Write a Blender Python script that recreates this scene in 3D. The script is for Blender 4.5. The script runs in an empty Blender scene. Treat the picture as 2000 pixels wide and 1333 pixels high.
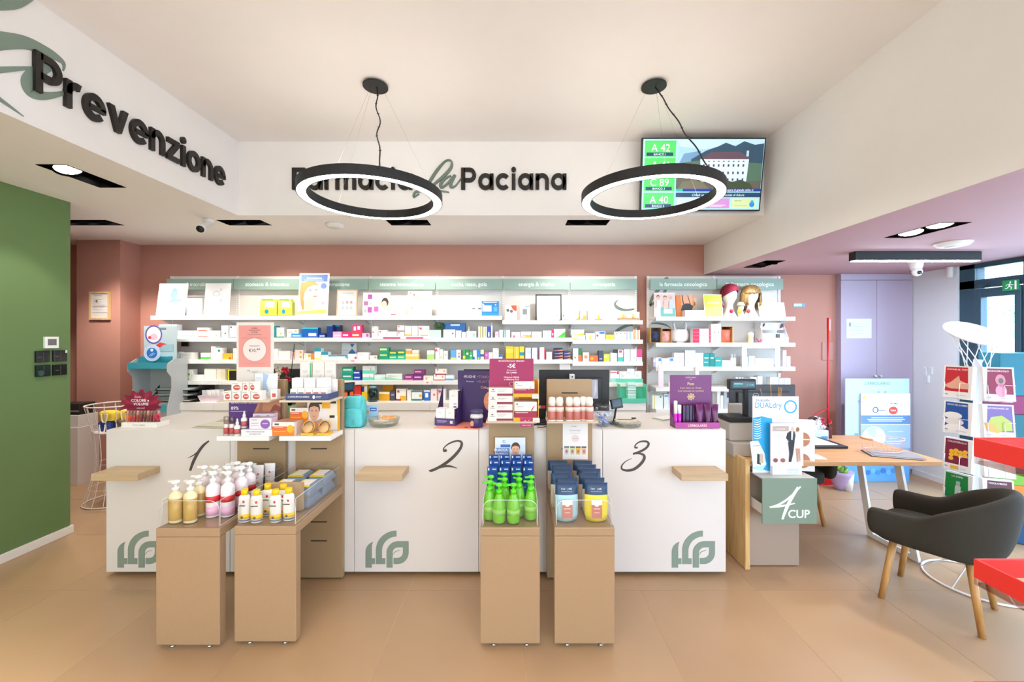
import bpy, math, random
from mathutils import Vector, Matrix
random.seed(7)
SC = bpy.context.scene
COL = SC.collection
# ------------------------------------------------------------------ camera
F, CX, CY, H = 810.0, 1010.0, 659.0, 1.65      # focal length in px, vanishing point, eye height
cam = bpy.data.cameras.new('camera'); cam.sensor_width = 36; cam.lens = F*36/2000
cam.shift_x = -(CX-1000)/2000; cam.shift_y = (CY-666.5)/2000; cam.clip_start = .05
co = bpy.data.objects.new('camera', cam); COL.objects.link(co)
co.location = (0, 0, H); co.rotation_euler = (math.pi/2, 0, 0); SC.camera = co
# ------------------------------------------------------------------ world, exposure
w = bpy.data.worlds.new('sky'); SC.world = w; w.use_nodes = True
bg = w.node_tree.nodes['Background']; bg.inputs[0].default_value = (.60, .80, 1, 1); bg.inputs[1].default_value = 7.0
vs = SC.view_settings; vs.view_transform = 'Standard'; vs.look = 'None'; vs.gamma = 1; vs.use_curve_mapping = False
vs.exposure = 0.98
cy = SC.cycles; cy.transparent_max_bounces = 12; cy.max_bounces = 6; cy.diffuse_bounces = 4; cy.glossy_bounces = 2; cy.transmission_bounces = 3; cy.adaptive_threshold = .06; cy.caustics_reflective = False; cy.caustics_refractive = False
WARM = (1, .95, .89)
RING_E, UP_E, SPOT_W, SHELF_W = 13.0, 3.5, 24.0, 15.0
# ------------------------------------------------------------------ helpers
def P(px, py, d): return Vector(((px-CX)*d/F, d, H-(py-CY)*d/F))
def X_(px, d): return (px-CX)*d/F
def Z_(py, d): return H-(py-CY)*d/F
def lin(h):
    h = h.lstrip('#'); r = []
    for i in (0, 2, 4):
        c = int(h[i:i+2], 16)/255
        r.append(c/12.92 if c <= .04045 else ((c+.055)/1.055)**2.4)
    return (*r, 1)
MC = {}
def mat(col, rough=.5, metal=0, emit=0, noise=0, scale=30, bump=0, spec=.5):
    """plain painted or printed surface, optionally with a little procedural grain"""
    k = (col, rough, metal, emit, noise, scale, bump, spec)
    if k in MC: return MC[k]
    m = bpy.data.materials.new('surface_'+col.strip('#')); m.use_nodes = True
    nt = m.node_tree; b = nt.nodes['Principled BSDF']; c = lin(col)
    b.inputs['Base Color'].default_value = c; b.inputs['Roughness'].default_value = rough; b.inputs['Metallic'].default_value = metal
    b.inputs['Specular IOR Level'].default_value = spec
    if emit:
        b.inputs['Emission Color'].default_value = c; b.inputs['Emission Strength'].default_value = emit
    if noise or bump:
        tc = nt.nodes.new('ShaderNodeTexCoord'); n = nt.nodes.new('ShaderNodeTexNoise')
        n.inputs['Scale'].default_value = scale; n.inputs['Detail'].default_value = 6
        nt.links.new(tc.outputs['Object'], n.inputs['Vector'])
        if noise:
            r = nt.nodes.new('ShaderNodeMapRange'); r.inputs['From Min'].default_value = .3; r.inputs['From Max'].default_value = .7
            r.inputs['To Min'].default_value = 1-noise; r.inputs['To Max'].default_value = 1+noise
            mx = nt.nodes.new('ShaderNodeVectorMath'); mx.operation = 'SCALE'
            mx.inputs[0].default_value = c[:3]
            nt.links.new(n.outputs['Fac'], r.inputs['Value']); nt.links.new(r.outputs['Result'], mx.inputs['Scale'])
            nt.links.new(mx.outputs[0], b.inputs['Base Color'])
        if bump:
            bp = nt.nodes.new('ShaderNodeBump'); bp.inputs['Strength'].default_value = bump; bp.inputs['Distance'].default_value = .002
            nt.links.new(n.outputs['Fac'], bp.inputs['Height']); nt.links.new(bp.outputs['Normal'], b.inputs['Normal'])
    MC[k] = m; return m
def wood(c1, c2, rough=.45, axis=0, scale=1.0):
    k = ('wood', c1, c2, axis, scale)
    if k in MC: return MC[k]
    m = bpy.data.materials.new('wood'); m.use_nodes = True; nt = m.node_tree; b = nt.nodes['Principled BSDF']
    tc = nt.nodes.new('ShaderNodeTexCoord'); mp = nt.nodes.new('ShaderNodeMapping'); n = nt.nodes.new('ShaderNodeTexNoise')
    s = [26*scale]*3; s[axis] = 2.2*scale; mp.inputs['Scale'].default_value = s
    n.inputs['Scale'].default_value = 1.6; n.inputs['Detail'].default_value = 7; n.inputs['Distortion'].default_value = .6
    r = nt.nodes.new('ShaderNodeValToRGB'); r.color_ramp.elements[0].position = .32; r.color_ramp.elements[1].position = .68
    r.color_ramp.elements[0].color = lin(c1); r.color_ramp.elements[1].color = lin(c2)
    nt.links.new(tc.outputs['Object'], mp.inputs[0]); nt.links.new(mp.outputs[0], n.inputs['Vector'])
    nt.links.new(n.outputs['Fac'], r.inputs[0]); nt.links.new(r.outputs[0], b.inputs['Base Color']); b.inputs['Roughness'].default_value = rough
    MC[k] = m; return m
def clear(tint='#ffffff', gloss=.10, name='acrylic', alpha=.985):
    k = ('clear', tint, gloss, alpha)
    if k in MC: return MC[k]
    m = bpy.data.materials.new(name); m.use_nodes = True; nt = m.node_tree
    for n in list(nt.nodes): nt.nodes.remove(n)
    o = nt.nodes.new('ShaderNodeOutputMaterial'); t = nt.nodes.new('ShaderNodeBsdfTransparent'); g = nt.nodes.new('ShaderNodeBsdfGlossy')
    x = nt.nodes.new('ShaderNodeMixShader'); f = nt.nodes.new('ShaderNodeLayerWeight'); f.inputs['Blend'].default_value = .5
    pw = nt.nodes.new('ShaderNodeMath'); pw.operation = 'POWER'; pw.inputs[1].default_value = 4
    mm = nt.nodes.new('ShaderNodeMath'); mm.operation = 'MULTIPLY_ADD'; mm.inputs[1].default_value = .35; mm.inputs[2].default_value = gloss*.45
    c = lin(tint); t.inputs[0].default_value = (c[0]*alpha, c[1]*alpha, c[2]*alpha, 1); g.inputs['Roughness'].default_value = .05
    nt.links.new(f.outputs['Facing'], pw.inputs[0]); nt.links.new(pw.outputs[0], mm.inputs[0]); nt.links.new(mm.outputs[0], x.inputs[0])
    nt.links.new(t.outputs[0], x.inputs[1]); nt.links.new(g.outputs[0], x.inputs[2]); nt.links.new(x.outputs[0], o.inputs[0])
    MC[k] = m; return m
def M_(c): return mat(c) if isinstance(c, str) else c
# --- text outlines from the built-in font, as flat meshes
TG = {}
def text_geo(txt, bold=0.0, res=3, shear=0.0):
    k = (txt, bold, res, shear)
    if k in TG: return TG[k]
    cu = bpy.data.curves.new('t', 'FONT'); cu.body = txt; cu.size = 1; cu.resolution_u = res; cu.offset = bold*.55; cu.shear = shear
    cu.fill_mode = 'FRONT'
    ob = bpy.data.objects.new('t', cu); me = bpy.data.meshes.new_from_object(ob)
    vs_ = [(v.co.x, v.co.y) for v in me.vertices]; fs = [tuple(p.vertices) for p in me.polygons]
    bpy.data.objects.remove(ob); bpy.data.curves.remove(cu); bpy.data.meshes.remove(me)
    TG[k] = (vs_, fs); return TG[k]
def catmull(pts, n=8):
    out = []
    for i in range(len(pts)-1):
        p0 = pts[max(i-1, 0)]; p1 = pts[i]; p2 = pts[i+1]; p3 = pts[min(i+2, len(pts)-1)]
        for k in range(n):
            t = k/n
            out.append(tuple(.5*(2*b+(c-a)*t+(2*a-5*b+4*c-d)*t*t+(3*b-a-3*c+d)*t**3) for a, b, c, d in zip(p0, p1, p2, p3)))
    out.append(tuple(pts[-1])); return out
def ribbon(pts, n=8):
    """pts: (x, y, width) -> 2D strip (verts, quads)"""
    c = catmull(pts, n); vv = []; ff = []
    for i, p in enumerate(c):
        a = c[max(i-1, 0)]; b = c[min(i+1, len(c)-1)]; tx, ty = b[0]-a[0], b[1]-a[1]; l = math.hypot(tx, ty) or 1
        nx, ny = -ty/l*p[2]/2, tx/l*p[2]/2
        vv += [(p[0]+nx, p[1]+ny), (p[0]-nx, p[1]-ny)]
    for i in range(len(c)-1): ff.append((2*i+1, 2*i+3, 2*i+2, 2*i))
    return vv, ff
def arc(cx, cy, rx, ry, a0, a1, n=12):
    return [(cx+rx*math.cos(math.radians(a0+(a1-a0)*i/n)), cy+ry*math.sin(math.radians(a0+(a1-a0)*i/n))) for i in range(n+1)]
class Fr:
    """a flat face to print on: lower-left corner, unit right, unit up, width, height"""
    def __init__(s, o, u, v, w, h):
        s.o = Vector(o); s.u = Vector(u).normalized(); s.v = Vector(v).normalized(); s.w = w; s.h = h; s.n = s.u.cross(s.v)
    def at(s, x, y, off=0): return s.o+s.u*(x*s.w)+s.v*(y*s.h)+s.n*off
def fr_front(x0, x1, y, z0, z1): return Fr((x0, y, z0), (1, 0, 0), (0, 0, 1), x1-x0, z1-z0)
class MB:
    def __init__(s): s.v = []; s.f = []; s.m = []; s.mats = []; s.s = []
    def mi(s, m):
        m = M_(m)
        if m not in s.mats: s.mats.append(m)
        return s.mats.index(m)
    def add(s, vs_, fs, m, smooth=False, T=None):
        o = len(s.v); k = s.mi(m)
        for p in vs_:
            p = Vector(p); s.v.append(T @ p if T else p)
        for f in fs: s.f.append(tuple(i+o for i in f)); s.m.append(k); s.s.append(smooth)
        return s
    def box(s, x0, x1, y0, y1, z0, z1, m, T=None, **faces):
        vs_ = [(x, y, z) for z in (z0, z1) for y in (y0, y1) for x in (x0, x1)]
        fd = dict(bottom=(0, 2, 3, 1), top=(4, 5, 7, 6), front=(0, 1, 5, 4), back=(2, 6, 7, 3), left=(0, 4, 6, 2), right=(1, 3, 7, 5))
        o = len(s.v)
        for p in vs_:
            p = Vector(p); s.v.append(T @ p if T else p)
        for n, f in fd.items():
            s.f.append(tuple(i+o for i in f)); s.m.append(s.mi(faces.get(n, m))); s.s.append(False)
        return s
    def poly(s, pts, m): return s.add(pts, [tuple(range(len(pts)))], m)
    def prism(s, poly, fr, t, m, back=True):
        """2D outline (in metres on the frame) pushed out by t"""
        n = len(poly); vs_ = [fr.o+fr.u*x+fr.v*y for x, y in poly]+[fr.o+fr.u*x+fr.v*y+fr.n*t for x, y in poly]
        fs = [tuple(range(n, 2*n))]+[(i, (i+1) % n, (i+1) % n+n, i+n) for i in range(n)]
        if back: fs.append(tuple(range(n-1, -1, -1)))
        return s.add(vs_, fs, m)
    def strip(s, vv, ff, fr, t, m):
        """2D strip (metres) on a frame, thickness t"""
        n = len(vv); vs_ = [fr.o+fr.u*x+fr.v*y+fr.n*t for x, y in vv]+[fr.o+fr.u*x+fr.v*y for x, y in vv]
        fs = [tuple(f) for f in ff]
        for i in range(0, n-2, 2):
            fs += [(i, i+2, i+2+n, i+n), (i+3, i+1, i+1+n, i+3+n)]
        fs += [(0, n, n+1, 1), (n-2, n-1, 2*n-1, 2*n-2)]
        return s.add(vs_, fs, m)
    def tube(s, path, r, m, n=8, closed=False, caps=True, smooth=True):
        path = [Vector(p) for p in path]; L = len(path); o = len(s.v); k = s.mi(m); rr = r if isinstance(r, (list, tuple)) else [r]*L
        prev = None
        for i, p in enumerate(path):
            if closed: t = path[(i+1) % L]-path[i-1]
            else: t = path[min(i+1, L-1)]-path[max(i-1, 0)]
            t.normalize()
            if prev is None:
                a = Vector((0, 0, 1)) if abs(t.z) < .9 else Vector((1, 0, 0)); prev = t.cross(a).normalized()
            prev = (prev-t*prev.dot(t)); prev = prev.normalized() if prev.length > 1e-6 else t.orthogonal().normalized()
            b = t.cross(prev)
            for j in range(n):
                a = 2*math.pi*j/n; s.v.append(p+(prev*math.cos(a)+b*math.sin(a))*rr[i])
        for i in range(L if closed else L-1):
            i2 = (i+1) % L
            for j in range(n):
                j2 = (j+1) % n; s.f.append((o+i*n+j, o+i*n+j2, o+i2*n+j2, o+i2*n+j)); s.m.append(k); s.s.append(smooth)
        if caps and not closed:
            s.f.append(tuple(o+j for j in range(n-1, -1, -1))); s.f.append(tuple(o+(L-1)*n+j for j in range(n))); s.m += [k, k]; s.s += [False, False]
        return s
    def lathe(s, prof, c, m, n=20, sx=1, sy=1, smooth=True, T=None, mats=None):
        o = len(s.v); c = Vector(c)
        for r, z in prof:
            for j in range(n):
                a = 2*math.pi*j/n; p = Vector((r*math.cos(a)*sx, r*math.sin(a)*sy, z)); s.v.append((T @ p if T else p)+c)
        for i in range(len(prof)-1):
            k = s.mi(mats[i] if mats else m)
            for j in range(n):
                j2 = (j+1) % n; s.f.append((o+i*n+j, o+i*n+j2, o+(i+1)*n+j2, o+(i+1)*n+j)); s.m.append(k); s.s.append(smooth)
        k = s.mi(mats[0] if mats else m); k2 = s.mi(mats[-1] if mats else m)
        if prof[0][0] > 1e-5: s.f.append(tuple(o+j for j in range(n-1, -1, -1))); s.m.append(k); s.s.append(False)
        if prof[-1][0] > 1e-5: s.f.append(tuple(o+(len(prof)-1)*n+j for j in range(n))); s.m.append(k2); s.s.append(False)
        return s
    def pr(s, fr, shapes, lay=1, step=.00035):
        """flat print on a face; coordinates run 0..1 over the face, y up"""
        for sh in shapes:
            off = lay*step; k = sh[0]
            if k == 'r': s.poly([fr.at(sh[1], sh[2], off), fr.at(sh[3], sh[2], off), fr.at(sh[3], sh[4], off), fr.at(sh[1], sh[4], off)], sh[5])
            elif k == 'e': s.poly([fr.at(x, y, off) for x, y in arc(sh[1], sh[2], sh[3], sh[4], 0, 360, 24)[:-1]], sh[5])
            elif k == 'p': s.poly([fr.at(x, y, off) for x, y in sh[1]], sh[2])
            elif k == 'o':   # ring: cx cy rx ry thickness col
                a = arc(sh[1], sh[2], sh[3], sh[4], 0, 360, 28); q = sh[5]; b = arc(sh[1], sh[2], sh[3]*(1-q), sh[4]*(1-q), 0, 360, 28)
                s.add([fr.at(x, y, off) for x, y in a+b], [(i, i+1, i+30, i+29) for i in range(28)], sh[6])
            elif k == 's':   # brush stroke: [(x, y, width)] in face-height units
                vv, ff = ribbon([(x*fr.w, y*fr.h, q*fr.h) for x, y, q in sh[1]], 6)
                s.add([fr.o+fr.u*x+fr.v*y+fr.n*off for x, y in vv], ff, sh[2])
            elif k == 't':   # text, centre x, base y, cap height, colour, [bold], [max width], [align], [shear]
                op = list(sh[6:])+[None]*4; bold = op[0] or 0; mw = op[1]; al = op[2] or 'c'
                vv, ff = text_geo(sh[1], bold, 2 if fr.h*sh[4] < .04 else 4, op[3] or 0.0)
                if not vv: continue
                x0 = min(v[0] for v in vv); x1 = max(v[0] for v in vv); sc = sh[4]*fr.h/.72; sx = sc
                if mw and (x1-x0)*sc > mw*fr.w: sx = mw*fr.w/(x1-x0)
                cxx = {'c': (x0+x1)/2, 'l': x0, 'r': x1}[al]
                s.add([fr.o+fr.u*(sh[2]*fr.w+(x-cxx)*sx)+fr.v*(sh[3]*fr.h+y*sc)+fr.n*off for x, y in vv], ff, sh[5])
            lay += 1
        return s
    def build(s, name, parent=None, bev=0, loc=None, sub=0, solid=0):
        me = bpy.data.meshes.new(name); L = Vector(loc) if loc is not None else Vector((0, 0, 0))
        me.from_pydata([tuple(p-L) for p in s.v], [], s.f)
        for m in s.mats: me.materials.append(m)
        me.polygons.foreach_set('material_index', s.m); me.polygons.foreach_set('use_smooth', s.s); me.update()
        o = bpy.data.objects.new(name, me); COL.objects.link(o); o.location = L
        if parent is not None: o.parent = parent; o.matrix_parent_inverse = Matrix.Translation(-parent.location) if parent.rotation_euler.to_matrix() == Matrix.Identity(3) else parent.matrix_world.inverted()
        if solid: md = o.modifiers.new('thickness', 'SOLIDIFY'); md.thickness = solid
        if bev: md = o.modifiers.new('edge', 'BEVEL'); md.width = bev; md.segments = 2; md.limit_method = 'ANGLE'
        if sub: md = o.modifiers.new('smooth', 'SUBSURF'); md.levels = sub; md.render_levels = sub
        return o
LABELS = {}
def tag(o, label, cat, group=None):
    o['label'] = label; o['category'] = cat
    if group: o['group'] = group
    LABELS.setdefault(label, []).append(o.name); return o
def empty(name, loc, label, cat, group=None):
    o = bpy.data.objects.new(name, None); COL.objects.link(o); o.location = loc; o.empty_display_size = .05
    return tag(o, label, cat, group)
def struct(o): o['kind'] = 'structure'; return o
def dup(o, dx, dy, dz, label, group=None, mats=None, rz=0):
    """a copy of a thing with copies of its parts, moved by an offset"""
    def cp(x, par):
        c = x.copy(); COL.objects.link(c)
        if par is not None: c.parent = par; c.matrix_parent_inverse = x.matrix_parent_inverse.copy()
        for ch in x.children: cp(ch, c)
        return c
    kids = list(o.children); c = o.copy(); COL.objects.link(c)
    for ch in kids: cp(ch, c)
    c.location = o.location+Vector((dx, dy, dz)); c.rotation_euler.z += rz
    c['label'] = label; LABELS.setdefault(label, []).append(c.name)
    if group: c['group'] = group
    return c
def spot(name, loc, target, power, angle, blend=.5, r=.04, col=WARM):
    l = bpy.data.lights.new(name, 'SPOT'); l.energy = power; l.spot_size = math.radians(angle); l.spot_blend = blend; l.shadow_soft_size = r; l.color = col
    o = bpy.data.objects.new(name, l); COL.objects.link(o); o.location = loc
    o.rotation_euler = (Vector(target)-Vector(loc)).to_track_quat('-Z', 'Y').to_euler(); return o
# shared surfaces
WHITE_PAINT = mat('#f1ece8', .7, noise=.012, scale=3, bump=.05)
PINK = mat('#bb8474', .75, noise=.02, scale=2.5, bump=.05)
ROSE = mat('#b99095', .7, noise=.015, scale=2.5, bump=.05)
GREEN = mat('#627c4a', .7, noise=.02, scale=2.5, bump=.05)
LAM = mat('#dcd5cf', .35)                 # white counter laminate
TAUPE = mat('#a68766', .42, noise=.02, scale=60)
TAUPE_D = mat('#a38764', .45, noise=.02, scale=60)
SHW = mat('#f0ece6', .4)                  # shelf white
BLK = mat('#17161a', .4); BLKM = mat('#1b1a1c', .55)
SAGE = mat('#7f8f82', .5); SAGE_D = mat('#6c7a6e', .5)
CHROME = mat('#c9c9c9', .25, 1)
EDGE = mat('#e9eeee', .2); INK = mat('#4a423c', .6); WHT = mat('#f5f3f0', .45); ACR = clear()
SOF, UP, RSOF = 2.785, 3.472, 2.418       # dropped ceiling, high ceiling, ceiling over the desk
XL, XR, DB, DWALL = -2.60, 2.298, 3.863, 5.10
# ------------------------------------------------------------------ floor
fl = MB().box(-6.1, 5.4, -1.4, 5.2, -.06, -.0012, mat('#c6a98c', .6)).build('floor'); struct(fl)
TILE = [mat(c, .34, noise=.035, scale=2.2) for c in ('#b5926f', '#b6936f', '#b3906e', '#b59370')]
TW = .755; tm = {}
for i in range(-8, 7):
    for j in range(-6, 4):
        x0 = .045+TW*i; y0 = 2.70+TW*j; x1 = min(x0+TW, 5.3); y1 = min(y0+TW, 5.12)
        if x1-x0 < .05 or y1-y0 < .05 or y1 < -1.3: continue
        key = (round(x1-x0, 3), round(y1-y0, 3), (i*3+j*5) % 4); g = .0016
        if key not in tm:
            tm[key] = MB().box(g, x1-x0-g, g, y1-y0-g, -.001, 0, TILE[key[2]]).build('tile', fl); t = tm[key]
        else:
            t = tm[key].copy(); COL.objects.link(t); t.parent = fl
        t.location = (x0, y0, 0)
# ------------------------------------------------------------------ ceilings with cut-outs for the recessed lamps
def holed(mb, x0, x1, y0, y1, z, holes, m):
    xs = sorted({x0, x1, *[h[0] for h in holes], *[h[1] for h in holes]}); ys = sorted({y0, y1, *[h[2] for h in holes], *[h[3] for h in holes]})
    for a, b in zip(xs, xs[1:]):
        for c, d in zip(ys, ys[1:]):
            mx, my = (a+b)/2, (c+d)/2
            if any(h[0] < mx < h[1] and h[2] < my < h[3] for h in holes): continue
            mb.poly([(a, c, z), (a, d, z), (b, d, z), (b, c, z)], m)
HL = [(-3.16, -2.96, 2.72, 3.14), (-4.60, -3.98, 4.01, 4.20), (-3.16, -2.96, .3, .72)]
HM = [(-2.91+.35, -2.485+.35-.3, 4.01, 4.2)]
HB = [(-1.27, -.87, 4.01, 4.20), (.488, .90, 4.01, 4.20)]
HLc = (-2.91, -2.485, 4.01, 4.20)
HR = [(2.49, 2.685, 4.15, 4.57), (2.83, 3.03, 2.765, 3.195)]
mb = MB(); holed(mb, -6, XL, -1.4, 5.15, SOF, HL+[(HLc[0], XL, HLc[2], HLc[3])], WHITE_PAINT)
mb.poly([(XL, -1.4, SOF), (XL, DB, SOF), (XL, DB, UP), (XL, -1.4, UP)], WHITE_PAINT)
struct(mb.build('ceiling_left'))
mb = MB(); holed(mb, XL, XR, DB, 5.15, SOF, HB+[(XL, HLc[1], HLc[2], HLc[3])], WHITE_PAINT)
mb.poly([(XL, DB, SOF), (XR, DB, SOF), (XR, DB, UP), (XL, DB, UP)], WHITE_PAINT)
struct(mb.build('ceiling_rear'))
mb = MB(); holed(mb, XR, 5.2, -1.4, 5.2, RSOF, HR, ROSE)
mb.poly([(XR, 5.15, RSOF), (XR, -1.4, RSOF), (XR, -1.4, UP), (XR, 5.15, UP)], WHITE_PAINT)
struct(mb.build('ceiling_right'))
struct(MB().box(-6, 5.2, -1.4, 5.2, UP, UP+.08, WHITE_PAINT).build('ceiling'))
# ------------------------------------------------------------------ walls
struct(MB().box(-6.1, 5.2, DWALL, DWALL+.1, 0, UP, PINK).build('wall_back'))
struct(MB().box(-5.14, -4.632, 4.84, DWALL, .0, SOF, PINK).build('wall_pillar'))
struct(MB().box(-6.1, -6.0, -1.4, DWALL, 0, UP, PINK).build('wall_far_left'))
struct(MB().box(-3.90, -3.76, -1.3, 3.49, 0, SOF, GREEN).build('wall_left'))
YF = -1.3                                  # shop front behind the viewer: tinted panes before the counters, added to let in warm fill light, clear panes before the desk
wf = MB(); wf.box(-6.1, -3.76, YF-.1, YF, 0, UP, WHITE_PAINT); wf.box(XR, XR+.12, YF-.1, YF, 0, UP, WHITE_PAINT); wf.box(-3.76, XR, YF-.1, YF, 3.3, UP, WHITE_PAINT); wf.box(XR+.12, 5.2, YF-.1, YF, 2.35, UP, WHITE_PAINT)
struct(wf.build('wall_front'))
FRM = mat('#31505f', .4)
def glazing(nm, x0, x1, n, top, m):
    sf = MB(); w_ = (x1-x0)/n
    for k in range(n+1): sf.box(x0+w_*k-.03, x0+w_*k+.03, YF-.08, YF-.02, 0, top, FRM)
    for z in (0, top-.06): sf.box(x0+.03, x1-.03, YF-.08, YF-.02, z, z+.06, FRM)
    wn = struct(sf.build(nm))
    for k in range(n): MB().box(x0+w_*k+.03, x0+w_*(k+1)-.03, YF-.053, YF-.048, .06, top-.06, m).build('pane', wn)
glazing('fill_window_1', -3.73, XR-.03, 4, 3.3, clear('#d1c7bf', .06, 'fill_tinted_glass', 1.0)); glazing('window_2', XR+.15, 4.76, 2, 2.35, clear('#f8fcff', .06, 'glass', .99))
BB = mat('#e6e0d8', .5)
struct(MB().box(-3.915, -3.745, -1.3, 3.505, 0, .066, BB).build('baseboard_left', bev=.003))
struct(MB().box(-5.155, -4.617, 4.825, 5.1, 0, .07, mat('#cdb3a4', .5)).build('baseboard_pillar', bev=.003))
struct(MB().box(-6, -5.155, 5.085, 5.1, 0, .07, mat('#cdb3a4', .5)).build('baseboard_back', bev=.003))
XW = 4.79
wr = MB(); wr.box(XW, XW+.25, 4.511, DWALL, 0, RSOF, mat('#e6e8ea', .7)); wr.box(XW, XW+.25, -1.4, 1.6, 0, RSOF, WHITE_PAINT)
struct(wr.build('wall_right'))
struct(MB().box(XW-.012, XW, 4.52, 5.02, 0, .06, mat('#e6e8ea', .5)).build('baseboard_right'))
# glazed entrance in the side wall
door = MB()
for (a, b) in ((4.36, 4.511), (3.84, 3.943), (1.6, 1.7), (2.7, 2.78)): door.box(XW+.02, XW+.13, a, b, 0, RSOF, FRM)
door.box(XW+.02, XW+.13, 1.6, 4.511, 2.16, 2.25, FRM); door.box(XW+.02, XW+.13, 1.6, 4.511, 2.37, RSOF, FRM); door.box(XW+.02, XW+.13, 1.6, 4.511, 0, .08, FRM)
do = struct(door.build('door_1', bev=.004))
lf = MB()
for (a, b, c, d) in ((4.29, 4.35, .02, 2.15), (3.95, 4.0, .02, 2.15)): lf.box(XW+.005, XW+.075, a, b, c, d, FRM)
lf.box(XW+.006, XW+.074, 4.0, 4.29, 2.06, 2.149, FRM); lf.box(XW+.006, XW+.074, 4.0, 4.29, .02, .14, FRM)
lf.build('door_frame', do, bev=.003)
lk = MB(); lk.box(XW-.03, XW+.004, 4.24, 4.30, 2.168, 2.188, FRM); lk.box(XW-.03, XW-.012, 4.20, 4.30, 2.186, 2.196, FRM); lk.build('door_closer', do, bev=.002)
GL = clear('#f4fbff', .06, 'glass', .98)
for (a, b, c, d) in ((4.0, 4.29, .14, 2.06), (2.78, 3.84, .08, 2.16), (1.7, 2.7, .08, 2.16), (3.943, 4.36, 2.25, 2.37), (2.78, 3.84, 2.25, 2.37), (1.7, 2.7, 2.25, 2.37)):
    MB().box(XW+.04, XW+.046, a, b, c, d, GL).build('pane', do)
ex = MB(); ex.box(XW-.012, XW+.004, 3.955, 4.085, 2.10, 2.205, mat('#1c9a5a', .4))
fx = Fr((XW-.0125, 4.085, 2.10), (0, -1, 0), (0, 0, 1), .13, .105)
ex.pr(fx, [('e', .52, .78, .06, .09, '#f4fff8'), ('s', [(.50, .66, .14), (.45, .42, .13)], '#f4fff8'), ('s', [(.45, .42, .09), (.60, .30, .08), (.55, .12, .07)], '#f4fff8'),
           ('s', [(.43, .42, .08), (.32, .25, .08), (.18, .22, .07)], '#f4fff8'), ('s', [(.5, .64, .07), (.66, .52, .06), (.74, .56, .05)], '#f4fff8'), ('s', [(.46, .62, .06), (.30, .56, .06), (.26, .44, .05)], '#f4fff8'), ('r', .80, .1, .92, .9, '#f4fff8')])
tag(ex.build('exit_sign', bev=.001), 'small green running-man exit sign above the glass door', 'sign')
# outside: pavement, kerb and a street tree beyond the glass
struct(MB().box(-25, 30, -30, 26, -.16, -.08, mat('#e4e2de', .9, noise=.04, scale=4)).build('pavement'))
# ------------------------------------------------------------------ lamps
LENS = mat('#fff6ea', .4, emit=14); LENSR = mat('#fff7ee', .4, emit=RING_E); LENSU = mat('#fff7ee', .4, emit=UP_E)
def ring(cx, cy, cab, label):
    r = empty('ring_pendant', (cx, cy, 2.631), label, 'pendant lamp', 'black ring pendant lamps'); z0, z1, ro, ri = 2.631, 2.695, .492, .424
    n = 72; mb = MB(); prof = [(ri, z0), (ri, z1), (ro, z1), (ro, z0), (ro-.006, z0), (ro-.006, z0+.006), (ri+.006, z0+.006), (ri+.006, z0)]
    vs_ = []; fs = []
    for i in range(n):
        a = 2*math.pi*i/n
        for q, z in prof: vs_.append((cx+q*math.cos(a), cy+q*math.sin(a), z))
    m = len(prof)
    for i in range(n):
        for j in range(m):
            fs.append((i*m+j, ((i+1) % n)*m+j, ((i+1) % n)*m+(j+1) % m, i*m+(j+1) % m))
    mb.add(vs_, fs, BLKM, False); mb.build('housing', r)
    mb = MB(); vs_ = []; fs = []
    for i in range(n):
        a = 2*math.pi*i/n; vs_ += [(cx+(ri+.006)*math.cos(a), cy+(ri+.006)*math.sin(a), z0+.002), (cx+(ro-.006)*math.cos(a), cy+(ro-.006)*math.sin(a), z0+.002)]
    for i in range(n): k = (i+1) % n; fs.append((2*i, 2*i+1, 2*k+1, 2*k))
    fs = [f[::-1] for f in fs]; mb.add(vs_, fs, LENSR); mb.build('diffuser', r)
    mb = MB(); mb.add([(p_[0], p_[1], z1+.001) for p_ in vs_], [f[::-1] for f in fs], LENSU); mb.build('added_uplight', r)  # unseen glowing top face, added to brighten the ceiling
    mb = MB(); mb.lathe([(.088, UP-.022), (.088, UP-.012), (.06, UP-.012), (.06, UP)], (cab[0], cab[1], 0), BLKM, 28); mb.build('canopy', r)
    mb = MB(); a = Vector((cab[0]+.01, cab[1], UP-.02)); b = Vector((cab[2], cab[3], z1+.004)); pts = []
    for i in range(25):
        t = i/24; p = a.lerp(b, t); p += Vector((.012*math.sin(t*17), .01*math.cos(t*13), 0))*math.sin(math.pi*t); pts.append(p)
    mb.tube(pts, .0045, BLK, 6)
    for i in (3, 6, 9, 13, 16, 20): mb.tube([pts[i]-Vector((.008, 0, 0)), pts[i]+Vector((.008, 0, .002))], .003, BLK, 5)
    mb.tube([b, b+Vector((-.01, -.01, -.02))], .006, BLK, 6); mb.build('cable', r)
    for k in range(3):
        a = 2*math.pi*k/3+.4; q = ro-.03
        MB().tube([(cab[0]+.05*math.cos(a), cab[1]+.05*math.sin(a), UP-.02), (cx+q*math.cos(a), cy+q*math.sin(a), z1)], .0007, CHROME, 4).build('suspension_wire', r)
    return r
ring(-1.037, 2.98, (-1.02, 2.987, -.84, 2.535), 'black glowing ring pendant hanging before the wall lettering')
ring(.959, 2.98, (.985, 2.987, 1.18, 2.56), 'black glowing ring pendant hanging before the wall screen')
for yy, nm in ((.25, 'the front row'),):  # extra rings out of view, added as fill lamps
    ring(-1.037, yy, (-1.02, yy, -.84, yy-.44), 'black ring pendant added for fill in %s, on the green wall side' % nm)
    ring(.959, yy, (.985, yy, 1.18, yy-.42), 'black ring pendant added for fill in %s, on the glass door side' % nm)
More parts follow.
